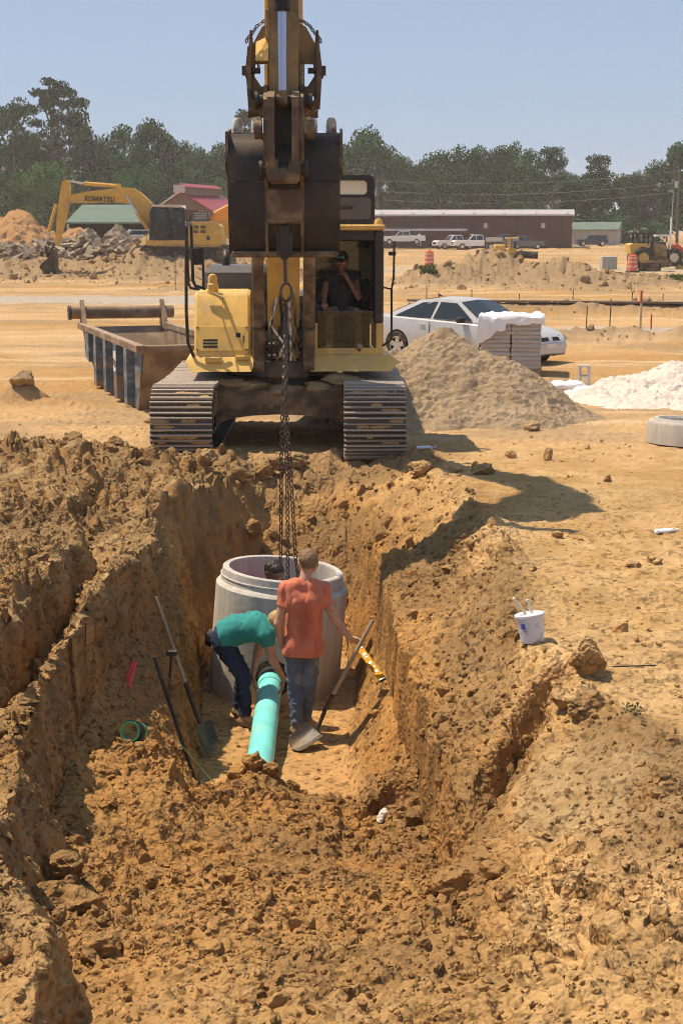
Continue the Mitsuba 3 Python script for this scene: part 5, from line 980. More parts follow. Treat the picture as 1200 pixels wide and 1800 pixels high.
obj('handle', tube([(-1.47, 12.68, hz), (-1.455, 12.72, hz + .22)], .012, 8), 'steel_dark', hk, smooth=40); obj('head', box((-1.453, 12.725, hz + .235), (.10, .045, .045), .01), 'blade_steel', hk)
tag(obj('string_line', tube([(-1.40, 10.9, -.66), (-1.25, 11.3, -1.02), (-1.015, 11.87, -1.58)], .0035, 5), 'string_green'), 'thin green string line running down off the bench', 'string')

# big clods and stones, each on its own
CL = [  # x, y, size (sx, sy, sz), material, label
 (1.585, 9.62, (.12, .07, .125), 'soil_moist', 'large upright clod standing on the edge above the right gully'),
 (1.40, 9.30, (.11, .10, .08), 'soil', 'rounded clod at the foot of the large upright clod'), (1.50, 9.10, (.13, .12, .09), 'soil', 'wide tan clod below the large upright clod'),
 (.62, 7.72, (.17, .13, .10), 'soil', 'largest pale lump in the right foreground'), (.86, 7.85, (.16, .14, .07), 'soil', 'flat pale lump right of the largest lump in the foreground'), (.80, 7.55, (.09, .08, .06), 'soil_moist', 'small dark lump below the flat pale one'), (1.10, 7.70, (.10, .07, .05), 'soil', 'thin pale lump right of the flat pale one'),
 (-1.46, 7.28, (.13, .11, .09), 'soil_moist', 'dark clod at left, foremost of three below the wall'), (-1.30, 7.25, (.12, .11, .09), 'soil', 'lighter round clod beside the dark one at left'), (-1.45, 7.62, (.10, .09, .08), 'soil_moist', 'dark clod at left against the foot of the wall'), (-1.12, 6.55, (.10, .08, .07), 'soil', 'clod at left above the bottom corner block'), (-1.33, 6.5, (.08, .08, .06), 'soil_moist', 'small clod left of the bottom corner block'),
 (.50, 10.30, (.09, .09, .07), 'soil_moist', 'dark clod lying at the end of the lip of the near mound'), (.30, 10.50, (.085, .05, .045), 'sand_white', 'white angular stone in the trench below the right wall'), (.40, 10.62, (.09, .06, .045), 'soil', 'pale flat clod right of the white angular stone'),
 (-.70, 11.74, (.10, .08, .10), 'soil', 'middle lump heaped over the buried end of the green pipe'), (-.57, 11.70, (.07, .07, .09), 'soil', 'right lump heaped over the buried end of the green pipe'), (-.84, 11.66, (.075, .07, .06), 'soil', 'left lump heaped over the buried end of the green pipe'),
 (2.60, 19.1, (.09, .07, .11), 'soil_moist', 'dark clod on the flat ground below the sand pile'), (2.15, 19.35, (.07, .06, .06), 'soil_moist', 'small dark clod left of the one below the sand pile'), (2.52, 12.95, (.10, .06, .04), 'soil_moist', 'left one of two flat dark clods at right'), (2.71, 13.04, (.09, .05, .04), 'soil_moist', 'right one of two flat dark clods at right'),
 (-.66, 18.55, (.26, .15, .13), 'soil', 'long tan clod lying between the excavator tracks'), (-.95, 18.3, (.14, .12, .11), 'soil', 'round tan clod in front of the under frame of the excavator'), (-1.25, 17.9, (.22, .14, .13), 'soil', 'angular block below the left track'), (-1.05, 17.3, (.16, .13, .12), 'soil', 'angular clod above the far end of the trench'), (-1.55, 17.6, (.14, .12, .10), 'soil', 'clod on the bank in front of the left track'),
 (1.62, 17.45, (.14, .11, .10), 'soil_moist', 'clod at the right end of the berm in the shadow'), (1.30, 17.7, (.13, .12, .09), 'soil', 'clod on the berm in front of the right track'), (.95, 17.6, (.17, .12, .10), 'soil', 'long clod on the berm below the right track'), (2.75, 22.1, (.14, .12, .11), 'soil_moist', 'dark clod at the foot of the sand pile'),
 (-5.25, 25.3, (.26, .22, .15), 'soil', 'tan pointed clod on the flat ground at the left edge'), (-3.9, 18.4, (.2, .15, .12), 'soil', 'clod in the rubble row at left'), (-3.2, 18.1, (.16, .13, .12), 'soil_moist', 'dark clod in the rubble row left of the left track'), (-2.7, 18.2, (.12, .12, .1), 'soil', 'pale clod in the rubble row left of the left track')]
for i, (x, y, s, m, lab) in enumerate(CL):
    r = rock(900 + i, 3, s, .55); v = np.array(r.vertices); q = v / max(s); n = v / (np.linalg.norm(v, axis=1, keepdims=True) + 1e-9)
    r.vertices = v + n * ((meshkit.fbm(q * 5 + i, 3, i) - .5) * .22 * max(s) + (meshkit.fbm(q * 14 + i, 2, i) - .5) * .08 * max(s))[:, None]
    tag(obj('stone' if 'stone' in lab else 'soil_clod', r, m, smooth=28, M=mat4((x, y, float(gz(x, y)[0]) + s[2] * (.75 if i == 0 else .45)), rz=i * 1.3 if i else .2)), lab, 'stone' if 'stone' in lab else 'clod')
def bank_clods():
    rs = np.random.default_rng(15); P = [rock(700 + i, 1, (1, .9, .65), .5) for i in range(10)]; V, F, o = [], [], 0
    n = 9000; y = rs.uniform(36, 98, n); x = rs.uniform(-.245, .245, n) * y; hgt = mounds(x, y); ok = (hgt > .12) & (rs.random(n) < .9); x, y, hgt = x[ok], y[ok], hgt[ok]; z = gz(x, y)
    for k in range(len(x)):
        r = min(.035 * rs.random() ** -.5, .26) * (y[k] / 70); v = np.array(P[k % 10].vertices) @ trimesh.transformations.random_rotation_matrix(rs.random(3))[:3, :3].T * r; V.append(v + (x[k], y[k], z[k] + r * .2)); F.append(P[k % 10].faces + o); o += len(v)
    return trimesh.Trimesh(np.vstack(V), np.vstack(F), process=False)
tag(obj('bank_clods', bank_clods(), 'soil', smooth=25), 'brown clods lying over the soil banks in the middle distance', 'soil clods', kind='stuff')
# ---------------- background: second digger, rubble, buildings, vehicles ----------------
mat('far_yellow', dirty((.60, .37, .07), (.36, .25, .13), .4, 1.2, top=.2), .5); mat('far_orange_yellow', (.68, .33, .05), .5)
mat('beige_roof', (.55, .46, .36), .6)
def aff(y0, s):     # drawing scale of a side view: (u, v) read off a sketch in units of 1/s metres
    return lambda P: [((a - 600) / s, CAM_H - (b - 404) / s) for a, b in P]
KY = 86.0; kq = aff(KY, 31.6)
def kp(P, y0, y1): return prism(kq(P), KY + y0, KY + y1)
def k1(a, b, y=0): x, z = kq([(a, b)])[0]; return (x, KY + y, z)
kd = thing('excavator', 'yellow tracked excavator seen side on at left, digging behind the dump body', 'excavator')
bo = obj('boom', kp([(129, 345), (160, 338.5), (200, 334), (225, 331.5), (240, 332.5), (254, 341), (267, 353), (277, 365), (281, 395), (263, 398), (259, 386), (251, 373), (239, 362.5), (225, 357.5), (200, 356.5), (165, 357.5), (131, 358)], -.3, .3), 'far_yellow', kd)
tx = meshkit.text_mesh('KOMATSU', .27, .03, True); ex = tx.extents[0]; tx.apply_scale([1.62 / ex, 1, 1]); x_, _, z_ = k1(156, 354.5)
obj('lettering', xf(tx, mat4((x_, KY - .31, z_), rx=PI / 2, ry=.035)), 'black_paint', bo)
obj('stick', kp([(124, 318), (118, 322), (114, 338), (110, 360), (106, 390), (102, 429), (107, 431), (113, 412), (122, 382), (128, 358), (131, 340), (130, 321)], -.24, .24), 'far_yellow', kd)
c = key_for('arm_cylinder', kd); obj('rod', cyl(k1(130, 321), k1(157, 325), .06), 'alloy', c, smooth=40); obj('barrel', cyl(k1(155, 324.5), k1(214, 329), .11), 'far_yellow', c, smooth=40); obj('eye', cyl(k1(214, 329, -.12), k1(214, 329, .12), .14), 'far_yellow', c, smooth=40)
c = key_for('tool_cylinder', kd); obj('rod', cyl(k1(92, 405, -.1), k1(84, 431, -.1), .055), 'alloy', c, smooth=40); obj('barrel', cyl(k1(106, 360, -.1), k1(91, 407, -.1), .10), 'far_yellow', c, smooth=40)
for yy in (-.42, .42): c = key_for('lift_cylinder', kd); obj('rod', cyl(k1(229, 346, yy), k1(249, 378, yy), .07), 'alloy', c, smooth=40); obj('barrel', cyl(k1(247, 375, yy), k1(265, 402, yy), .12), 'far_yellow', c, smooth=40)
obj('linkage', [cyl(k1(84, 430), k1(87, 450), .07), cyl(k1(101, 426), k1(87, 450), .07)], 'steel_dark', kd, smooth=40)
c = obj('bucket', kp([(100, 436), (103, 450), (103, 470), (107, 480), (98, 481), (84, 477), (75, 468), (80, 460), (92, 452), (95, 442)], -.55, .55), 'bucket_steel', kd)
for i in range(4): obj('tooth', hull([k1(106, 479, -.5 + i * .32), k1(104, 474, -.5 + i * .32), k1(111, 484, -.48 + i * .32), k1(106, 479, -.38 + i * .32), k1(104, 474, -.38 + i * .32)]), 'steel_dark', c)
obj('deck', kp([(264, 421), (394, 424), (394, 433), (266, 431)], -1.25, 1.25), 'far_yellow', kd)
hs = obj('engine_house', kp([(332, 393), (388, 393), (393, 398), (395, 424), (332, 424)], -1.25, 1.25), 'far_yellow', kd)
for a, b in ((346, 396), (358.5, 396), (346, 403.5), (358.5, 403.5)): obj('vent', kp([(a, b), (a + 9, b), (a + 9, b + 5.5), (a, b + 5.5)], -1.27, -1.24), 'steel_brown', hs)
obj('latch', kp([(369, 414), (374, 414), (374, 421), (369, 421)], -1.275, -1.24), 'black_paint', hs)
for q in (389.5,): obj('rail', kp([(332, q), (388, q), (388, q + 1.4), (332, q + 1.4)], -1.2, -1.1), 'beige_roof', hs)
cb = key_for('cab', kd)
obj('frame', [prism(kq([(270, 421), (272, 372), (277, 363.5), (327, 364.5), (332, 372), (332, 421)]), KY - 1.22, KY - 1.14, 'xz', [kq([(274.5, 414), (276, 374), (279, 368), (299, 368), (299, 414)])[::-1], kq([(304, 416), (304, 370), (313, 370), (313, 416)])[::-1], kq([(316, 416), (316, 371), (325, 371), (328, 376), (328, 416)])[::-1]]),
              prism(kq([(270, 421), (272, 372), (277, 363.5), (327, 364.5), (332, 372), (332, 421)]), KY - .35, KY - .28, 'xz', [kq([(274.5, 414), (276, 374), (279, 368), (299, 368), (299, 414)])[::-1], kq([(304, 396), (304, 370), (328, 370), (328, 396)])[::-1]]),
              kp([(325, 364), (331, 372), (332, 421), (326, 421)], -1.14, -.35), kp([(270, 421), (271, 416), (326, 416), (326, 421)], -1.14, -.35)], 'black_paint', cb)
obj('roof', kp([(274, 364), (278, 360.5), (324, 361.5), (330, 366), (328, 366), (276, 365)], -1.24, -.26), 'beige_roof', cb)
obj('pane', kp([(274.5, 414), (276, 374), (279, 368), (299, 368), (299, 414)], -1.19, -1.18), 'cab_glass', cb); obj('pane', kp([(304, 416), (304, 370), (328, 370), (328, 416)], -1.19, -1.18), 'cab_glass', cb)
obj('seat', [kp([(290, 405), (312, 405), (312, 412), (290, 412)], -1.0, -.5), kp([(307, 385), (313, 385), (314, 408), (308, 408)], -1.0, -.5)], 'vinyl_grey', cb)
for yy in (-1.25, .65):
    t = key_for('track', kd); st = Polygon(kq([(266, 442), (396, 442), (396, 446), (266, 446)])).buffer(.42, 8); obj('belt', prism(list(st.exterior.coords), KY + yy, KY + yy + .6), 'steel_dark', t)
    for a in (267, 395): obj('wheel', cyl(k1(a, 444, yy - .03), k1(a, 444, yy + .63), .33), 'steel_brown', t, smooth=40)
obj('slew_ring', kp([(300, 432), (360, 432), (360, 442), (300, 442)], -.8, .8), 'steel_dark', kd); obj('exhaust', cyl(k1(336, 330 + 62, .4), k1(336, 380, .4), .07), 'steel_dark', kd); obj('aerial', tube([k1(239, 333), k1(237, 326), k1(234, 315)], .02, 5), 'steel_dark', kd)
# third digger, half hidden by the bucket
d3 = thing('excavator', 'orange yellow excavator with a grey louvred hood, mostly hidden behind the hanging bucket', 'excavator'); q3 = aff(0, 27.0); Y3 = 101.0
def p3(P, a, b): return prism(q3(P), Y3 + a, Y3 + b)
obj('boom', p3([(371, 383), (380, 376), (402, 366), (420, 358), (470, 340), (470, 362), (420, 384), (385, 397), (374, 398)], -.3, .3), 'far_orange_yellow', d3); obj('arm_cylinder', [cyl((q3([(378, 376)])[0][0], Y3, q3([(378, 376)])[0][1]), (q3([(405, 362)])[0][0], Y3, q3([(405, 362)])[0][1]), .13)], 'far_orange_yellow', d3, smooth=40)
obj('hood', p3([(344, 374), (370, 373), (372, 388), (343, 389)], -1.2, 1.2), 'vinyl_grey', d3)
for i in range(4): obj('louvre', p3([(346, 375.5 + i * 3), (369, 375 + i * 3), (369, 376.2 + i * 3), (346, 376.7 + i * 3)], -1.25, -1.19), 'beige_roof', d3)
obj('house', p3([(343, 389), (452, 389), (452, 428), (343, 428)], -1.3, 1.3), 'far_orange_yellow', d3)
for yy in (-1.3, .7): obj('track', p3([(350, 428), (450, 428), (455, 438), (448, 450), (352, 450), (345, 438)], yy, yy + .6), 'steel_dark', d3)
# broken asphalt heaped behind the spoil bank
mat('old_asphalt', lambda p, n, uv: mix(mix((.31, .255, .19), (.175, .145, .11), fbm(p.x * 2, p.y * 2, p.z * 2, 3)), (.44, .34, .235), sst(.5, .75, fbm(p.x * 3 + 7, p.y * 3, p.z * 3, 2))), .9, spec=.2)
rs = np.random.default_rng(9); sl = []
for i in range(10):
    a = np.sort(rs.uniform(0, 2 * PI, rs.integers(5, 8))); r = rs.uniform(.6, 1.0, len(a)); p = [(c * math.cos(t) * .62, c * math.sin(t) * .45) for t, c in zip(a, r)]
    pg = Polygon(p).convex_hull; m = prism(list(pg.exterior.coords), -.08, .08, 'xy'); v = np.array(m.vertices); v += (meshkit.noise(v * 4 + i * 7) - .5)[:, None] * .09; m.vertices = v; sl.append(plyd(m, 'old_asphalt'))
hx = np.array([0, 60, 110, 150, 175, 200, 240, 300, 360, 420, 470]); hy = np.array([428, 426, 418, 402, 398, 404, 411, 418, 424, 424, 426])
for i in range(230):
    px = rs.uniform(-10, 460); u = rs.random() ** .7; top = np.interp(px, hx, hy); y = 95 - u * 4.0 + rs.uniform(-.5, .5); s = 2700 / (y * .9836 + .2); x = (px - 600) / s
    zt = CAM_H - (top - 404) / s * .985; zb = CAM_H - (452 - 404) / s * .985; z = zb + (zt - zb) * (1 - u) * rs.uniform(.75, 1.0)
    k = copy_entry('asphalt_chunk', sl[i % 10], None, mat4((x, y, z), rz=rs.uniform(0, 6.3), rx=rs.uniform(-1.2, .9), ry=rs.uniform(-.6, .6), s=rs.uniform(.55, 1.25)))
    tag(k, 'broken slab of old asphalt in the long rubble heap behind the spoil bank', 'asphalt slab', 'broken asphalt slabs heaped at left')
core = heap([(x, 95.5, 3.2, 4.0, h) for x, h in ((-20.5, 2.2), (-17.5, 2.3), (-15.5, 3.0), (-13.6, 3.2), (-11.5, 2.7), (-8.5, 2.3), (-5.5, 2.2))], (-24, 90), (-2, 101), 150, 71, .7)
tag(obj('rubble_heap', core, 'old_asphalt', smooth=False), 'long grey heap of rubble and dirt under the broken asphalt slabs', 'rubble heap')
# buildings
def clad(n, c, sc=3.3): return mat(n, lambda p, nn, uv: mix([k * .82 for k in c], c, sst(.08, .16, dr.abs((p.x * sc + p.y * sc * .3) - dr.floor(p.x * sc + p.y * sc * .3) - .5)) ) * (.9 + .2 * fbm(p.x * .7, p.y * .7, p.z * .9, 3)), .7)
clad('clad_maroon', (.078, .026, .024)); clad('clad_brown', (.20, .135, .11)); clad('clad_pale', (.36, .36, .32)); mat('roof_metal', (.46, .43, .41), .45, .3); mat('roof_red', lambda p, n, uv: mix((.30, .045, .045), (.24, .035, .04), noise(p.x * 3, p.y * 1, p.z)), .4); mat('roof_green', lambda p, n, uv: mix((.085, .135, .10), (.13, .18, .135), fbm(p.x * .8, p.y * .8, p.z, 3)), .5); mat('dark_opening', (.03, .03, .03), .9); mat('trim_pale', (.5, .47, .43), .6)
def bldM(p0, p1, z=0): a = math.atan2(p1[1] - p0[1], p1[0] - p0[0]); return mat4((p0[0], p0[1], z), rz=a), math.hypot(p1[0] - p0[0], p1[1] - p0[1])
def zg(x, y): return .35 * 1.9 * min(max((y - 150) / 100, 0), 1)
wh = thing('warehouse', 'long dark maroon metal warehouse with a pale roof edge, right of the excavator', 'warehouse'); WM, WL = bldM((2.0, 216.0), (31.3, 212.0), .2)
obj('wall', [bx(0, WL, 0, 14, -1.5, 4.55, 0)], 'clad_maroon', wh, M=WM); obj('roof', [hull([(-.3, -.5, 4.55), (WL + .3, -.5, 4.55), (-.3, -.5, 4.78), (WL + .3, -.5, 4.78), (-.3, 7, 5.5), (WL + .3, 7, 5.5), (-.3, 14.5, 4.6), (WL + .3, 14.5, 4.6)])], 'roof_metal', wh, M=WM)
for u in (6.5, 10.2, 16.0, 22.0, 28.0): obj('downpipe', bx(u, u + .16, -.12, .0, -.5, 4.5, 0), 'dark_opening', wh, M=WM)
for u in (17.6, 25.4): obj('wall_lamp', bx(u, u + .5, -.25, 0, 2.9, 3.6, .05), 'trim_pale', wh, M=WM)
for i in range(14): obj('roof_vent', bx(1.5 + i * 2.1, 1.7 + i * 2.1, -.3, .2, 4.8, 5.0, 0), 'trim_pale', wh, M=WM) if i % 2 else None
cn = thing('canopy', 'flat pale canopy roof on thin posts in front of the maroon warehouse', 'canopy'); CNM, CL = bldM((3.0, 213.0), (17.0, 211.3), .2)
obj('roof', bx(0, CL, -3, 0, 2.55, 2.85, 0), 'roof_metal', cn, M=CNM)
for i in range(5): obj('post', bx(.3 + i * CL * .235, .45 + i * CL * .235, -2.9, -2.75, -.6, 2.55, 0), 'dark_opening', cn, M=CNM)
sh_ = thing('shed', 'low pale green shed beyond the right end of the warehouse', 'shed'); SHM, SL = bldM((35.2, 240.0), (42.0, 238.0), .2)
obj('wall', bx(0, SL, 0, 5, -1, 2.6, 0), 'clad_pale', sh_, M=SHM); obj('roof', hull([(-.3, -.4, 2.6), (SL + .3, -.4, 2.6), (-.3, -.4, 2.75), (SL + .3, -.4, 2.75), (-.3, 3, 3.9), (SL + .3, 3, 3.9), (-.3, 5.4, 2.6), (SL + .3, 5.4, 2.6)]), 'roof_green', sh_, M=SHM)
bn = thing('barn', 'brown gabled barn with a bright red roof behind the side on excavator', 'barn'); BNM = mat4((-17.6, 152.0, 0), rz=-.32)
GW = 5.3
obj('wall', prism([(0, 0), (GW, 0), (GW, 4.7), (GW * .42, 6.4), (0, 5.0)], 0, 9, 'xz'), 'clad_brown', bn, M=BNM)
rf = obj('roof', [hull([(GW * .42, y, z) for y in (-.3, 9.2) for z in (6.42, 6.55)] + [(GW + .35, y, z) for y in (-.3, 9.2) for z in (4.55, 4.68)]), hull([(GW * .42, y, z) for y in (-.3, 9.2) for z in (6.42, 6.55)] + [(-.35, y, z) for y in (-.3, 9.2) for z in (4.85, 4.98)])], 'roof_red', bn, M=BNM)
obj('ridge_monitor', [bx(GW * .42 - .55, GW * .42 + .55, -.1, 8.5, 6.2, 6.95, 0)], 'clad_brown', bn, M=BNM); obj('monitor_roof', hull([(GW * .42 + a, y, z) for y in (-.35, 8.7) for a, z in ((-.75, 6.95), (.75, 6.95), (0, 7.3))]), 'roof_red', bn, M=BNM)
obj('fascia', [hull([(-.4, -.35, 4.8), (-.4, -.35, 5.02), (GW * .42, -.35, 6.4), (GW * .42, -.35, 6.62), (-.4, -.3, 4.8), (GW * .42, -.3, 6.6)]), bx(GW * .42 - .6, GW * .42 + .6, -.42, -.36, 6.4, 7.15, 0)], 'trim_pale', bn, M=BNM)
obj('door', bx(GW * .5, GW * .75, -.06, 0, 2.0, 4.75, 0), 'clad_maroon', bn, M=BNM)
gs = thing('shed', 'long low shed with a faded green metal roof behind the rubble heap', 'shed'); GM_ = mat4((-22.6, 128, 1.0), rz=0)
obj('roof', [hull([(0, 0, 2.35), (7.2, 0, 2.35), (.4, 6, 4.0), (7.0, 6, 4.0), (0, 0, 2.5), (7.2, 0, 2.5)])], 'roof_green', gs, M=GM_); obj('wall', bx(.2, 7.0, 1.0, 5.5, -1, 2.4, 0), 'dark_opening', gs, M=GM_); obj('post', bx(.1, .25, .1, .25, -1, 2.4, 0), 'trim_pale', gs, M=GM_); obj('post', bx(6.8, 6.95, .1, .25, -1, 2.4, 0), 'trim_pale', gs, M=GM_)
gs2 = thing('shed', 'grey end of a low shed between the green roof and the barn', 'shed'); obj('roof', hull([(0, 0, 3.4), (2.6, 0, 3.4), (.2, 5, 4.9), (2.4, 5, 4.9), (0, 0, 3.55), (2.6, 0, 3.55)]), 'roof_metal', gs2, M=mat4((-19.4 + 3.9, 127, 0))); obj('wall', bx(0.1, 2.5, .4, 4.5, 0, 3.4, 0), 'clad_brown', gs2, M=mat4((-15.5, 127, 0)))
tag(obj('barrier', bx(-14.2, -9.6, 103.0, 103.4, 1.6, 2.55, .03), 'concrete'), 'pale concrete barrier lying behind the rubble heap', 'barrier')
# vehicles far away
mat('white_paint', (.72, .72, .72), .3, clearcoat=.6); mat('grey_paint', (.10, .10, .11), .35, clearcoat=.6); mat('navy_paint', (.02, .028, .05), .35, clearcoat=.6); mat('maroon_paint', (.16, .02, .04), .35)
def pickup(label, x, y, rz, paint, bed='box', z=None, cat_='pickup truck', s=1.0, name='pickup_truck'):
    t = thing(name, label, cat_); M = mat4((x, y, zg(x, y) if z is None else z), rz=rz, s=s)
    o = lambda n, ms, m, sm=False: obj(n, ms, m, t, smooth=sm, M=M)
    if bed == 'suv':
        o('body', [box((0, 0, .72), (4.6, 1.8, .62), .18), hull([(1.0, a, 1.0) for a in (-.85, .85)] + [(-2.25, a, 1.0) for a in (-.85, .85)] + [(.35, a, 1.62) for a in (-.68, .68)] + [(-2.0, a, 1.62) for a in (-.68, .68)])], paint)
        for a in (-1, 1): o('side_window', hull([(.75, a * .835, 1.08), (-2.0, a * .835, 1.08), (.25, a * .72, 1.52), (-1.85, a * .72, 1.52), (-.5, a * .6, 1.3)]), 'dark_glass')
        o('windscreen', hull([(1.0, -.7, 1.05), (1.0, .7, 1.05), (.42, -.6, 1.56), (.42, .6, 1.56), (.6, 0, 1.0)]), 'dark_glass')
    else:
        L0, L1 = 2.9, -2.9
        o('body', [hull([(L0, a * .85, z_) for a in (-1, 1) for z_ in (.5, .9)] + [(L0 - .25, a * .95, 1.12) for a in (-1, 1)] + [(1.0, a * .98, z_) for a in (-1, 1) for z_ in (.45, 1.16)]), bx(-.95, 1.0, -.98, .98, .45, 1.16, .03), hull([(1.15, a * .9, 1.1) for a in (-1, 1)] + [(-.95, a * .9, 1.1) for a in (-1, 1)] + [(.45, a * .74, 1.85) for a in (-1, 1)] + [(-.75, a * .74, 1.85) for a in (-1, 1)])], paint)
        if bed == 'box': o('bed', [bx(-2.9, -1.0, -.97, .97, .5, .62, 0), bx(-2.9, -1.0, -.97, -.88, .5, 1.18, .02), bx(-2.9, -1.0, .88, .97, .5, 1.18, .02), bx(-2.9, -2.82, -.9, .9, .5, 1.16, .02)], paint)
        else: o('bed', [bx(-3.2, -1.0, -1.1, 1.1, .75, .9, .02), bx(-1.1, -1.0, -1.0, 1.0, .9, 1.75, .02)], 'steel_dark'); o('side_rack', [bx(-3.2, -1.1, -1.1, -1.02, 1.0, 1.5, .02), bx(-3.2, -1.1, 1.02, 1.1, 1.0, 1.5, .02)], 'trim_pale')
        for a in (-1, 1):
            o('front_window', hull([(.95, a * .915, 1.18), (.15, a * .915, 1.18), (.42, a * .78, 1.74), (.15, a * .78, 1.74), (.4, a * .7, 1.4)]), 'dark_glass'); o('rear_window', hull([(.05, a * .915, 1.18), (-.80, a * .915, 1.18), (.05, a * .78, 1.74), (-.70, a * .78, 1.74), (-.4, a * .7, 1.4)]), 'dark_glass')
            o('headlight', box((L0 - .08, a * .68, .88), (.16, .3, .2), .03), 'lamp_clear')
        o('windscreen', hull([(1.16, -.76, 1.14), (1.16, .76, 1.14), (.52, -.64, 1.80), (.52, .64, 1.80), (.6, 0, 1.2)]), 'dark_glass'); o('grille', bx(L0 - .03, L0 + .03, -.5, .5, .6, .95, .01), 'dusty_black')
    for a in (1.85, -1.75) if bed != 'suv' else (1.4, -1.4):
        for sgn in (-1, 1): k = key_for('wheel', t); obj('tyre', lathe([(.2, -.14), (.36, -.14), (.40, -.08), (.40, .08), (.36, .14), (.2, .14)], 20, (0, 0, 0), 'y'), 'tyre', k, smooth=40, M=M @ mat4((a, sgn * .86, .40))); obj('rim', cyl((0, -.145, 0), (0, .145, 0), .22, n=14), 'alloy', k, M=M @ mat4((a, sgn * .86, .40)))
    return t
pickup('white pickup truck parked alone at the left end of the canopy', 8.2, 207.5, PI, 'white_paint', s=1.0, z=.95)
pickup('white crew cab work truck with a rack bed, nearest in the row by the warehouse', 17.4, 203.0, PI + .15, 'white_paint', 'flat', s=1.05)
pickup('white pickup truck half hidden behind the left side of the crew cab work truck', 15.0, 207.0, PI + .35, 'white_paint', s=1.0)
pickup('dark grey pickup truck standing right of the white work trucks', 21.4, 207.0, PI, 'grey_paint', 'flat', s=1.05)
pickup('grey pickup truck behind the small yellow trencher', 24.0, 206.0, .1, 'grey_paint', s=.95)
pickup('small dark car parked in front of the pale green shed', 36.6, 228.0, PI, 'navy_paint', 'suv', cat_='car', name='parked_car')
pickup('silver grey car parked under the edge of the green shed roof', -14.9, 112.0, PI + .3, 'silver_paint', 'suv', z=1.6, cat_='car', name='parked_car', s=.8)
pickup('dark red car parked beside the silver one near the barn', -13.4, 113.5, PI - .2, 'maroon_paint', 'suv', z=1.6, cat_='car', name='parked_car', s=.8)
# trencher, pipe, barrels
tr_ = thing('trencher', 'small yellow ride on trencher standing beside a long black pipe', 'trencher'); TM = mat4((15.0, 141.0, 0), rz=.1); o = lambda n, ms, m, sm=False: obj(n, ms, m, tr_, smooth=sm, M=TM)
o('engine_box', [box((-.75, 0, 1.15), (1.0, 1.1, .9), .12)], 'far_yellow'); o('frame', [bx(-1.2, 1.3, -.4, .4, .5, .75, .05), box((.35, 0, 1.0), (.9, .8, .5), .1)], 'far_yellow'); o('roll_post', [bx(.05, .2, -.45, -.3, 1.0, 2.1, .02), bx(.05, .2, .3, .45, 1.0, 2.1, .02), box((.35, 0, 2.15), (1.0, 1.0, .14), .04)], 'far_yellow'); o('seat', [box((.5, 0, 1.4), (.4, .5, .12), .03), box((.72, 0, 1.65), (.1, .5, .4), .03)], 'dusty_black'); o('boom_arm', hull([(1.2, -.12, .8), (1.2, .12, .8), (2.2, -.12, .55), (2.2, .12, .55), (2.2, 0, .8), (1.2, 0, 1.1)]), 'steel_dark')
for x in (-.7, 1.0):
    for s in (-1, 1): k = key_for('wheel', tr_); obj('tyre', lathe([(.22, -.16), (.42, -.16), (.48, -.1), (.48, .1), (.42, .16), (.22, .16)], 20, (0, 0, 0), 'y'), 'tyre', k, smooth=40, M=TM @ mat4((x, s * .62, .48))); obj('rim', cyl((0, -.165, 0), (0, .165, 0), .24, n=14), 'far_yellow', k, M=TM @ mat4((x, s * .62, .48)))
tag(obj('black_pipe', tube([(12.3, 142.5, .75), (14.6, 142.3, .75), (17.9, 142.0, .6)], .33, 14), 'rubber', smooth=40), 'long black plastic pipe lying behind the small yellow trencher', 'pipe')
mat('barrel_orange', (.62, .13, .06), .55); mat('reflector_white', (.60, .36, .29), .5)
def barrel(label, x, y, s):
    k = thing('traffic_drum', label, 'traffic drum', 'orange and white traffic drums'); M = mat4((x, y, float(gz(x, y)[0]) - .03), s=s)
    obj('base', lathe([(0, 0), (.40, 0), (.40, .08), (.3, .10), (0, .1)], 24), 'rubber', k, smooth=35, M=M); obj('shell', lathe([(.30, .08), (.295, .3), (.285, .5), (.27, .75), (.245, .98), (.18, 1.02), (0, 1.02)], 24), 'barrel_orange', k, smooth=40, M=M); obj('handle', box((0, 0, 1.05), (.16, .05, .08), .02), 'barrel_orange', k, M=M)
    for z, r in ((.36, .296), (.62, .284), (.84, .268)): obj('stripe', lathe([(r - .01, z - .05), (r + .004, z - .05), (r - .002, z + .05), (r - .014, z + .05)], 24), 'reflector_white', k, smooth=40, M=M)
barrel('orange and white traffic drum left of the white work trucks', 6.85, 121.5, 1.28); barrel('orange and white traffic drum in front of the yellow roller', 20.1, 107.5, 1.2)
# roller, tractor
ro = thing('soil_compactor', 'yellow soil compactor with a black canopy and a smooth dark drum at right', 'road roller'); qr = aff(0, 24.6); YR = 109.5
def R_(n, P, a, b, m, hl=None): return obj(n, prism(qr(P), YR + a, YR + b, 'xz', hl), m, ro)
R_('rear_hood', [(1094, 429), (1099, 426), (1124, 426.5), (1127, 434), (1126, 448), (1096, 444)], -.95, .95, 'far_yellow'); R_('chassis', [(1100, 444), (1130, 440), (1150, 446), (1168, 456), (1166, 466), (1150, 468), (1112, 456), (1100, 452)], -.8, .8, 'steel_brown'); R_('engine_cover', [(1136, 425), (1158, 430), (1159, 449), (1140, 446), (1135, 438)], -.8, .8, 'yellow_worn')
for a, b in ((1105, 1108.5), (1124, 1126.5), (1131, 1134)): R_('roof_post', [(a, 409), (b, 409), (b, 437), (a, 430)], -.9, -.78, 'black_paint'); R_('roof_post', [(a, 409), (b, 409), (b, 437), (a, 430)], .78, .9, 'black_paint')
R_('canopy', [(1099, 408), (1135, 408), (1135, 411), (1099, 411.5)], -1.0, 1.0, 'black_paint'); R_('seat', [(1113, 424), (1120, 424), (1121, 434), (1112, 434)], -.3, .3, 'dusty_black')
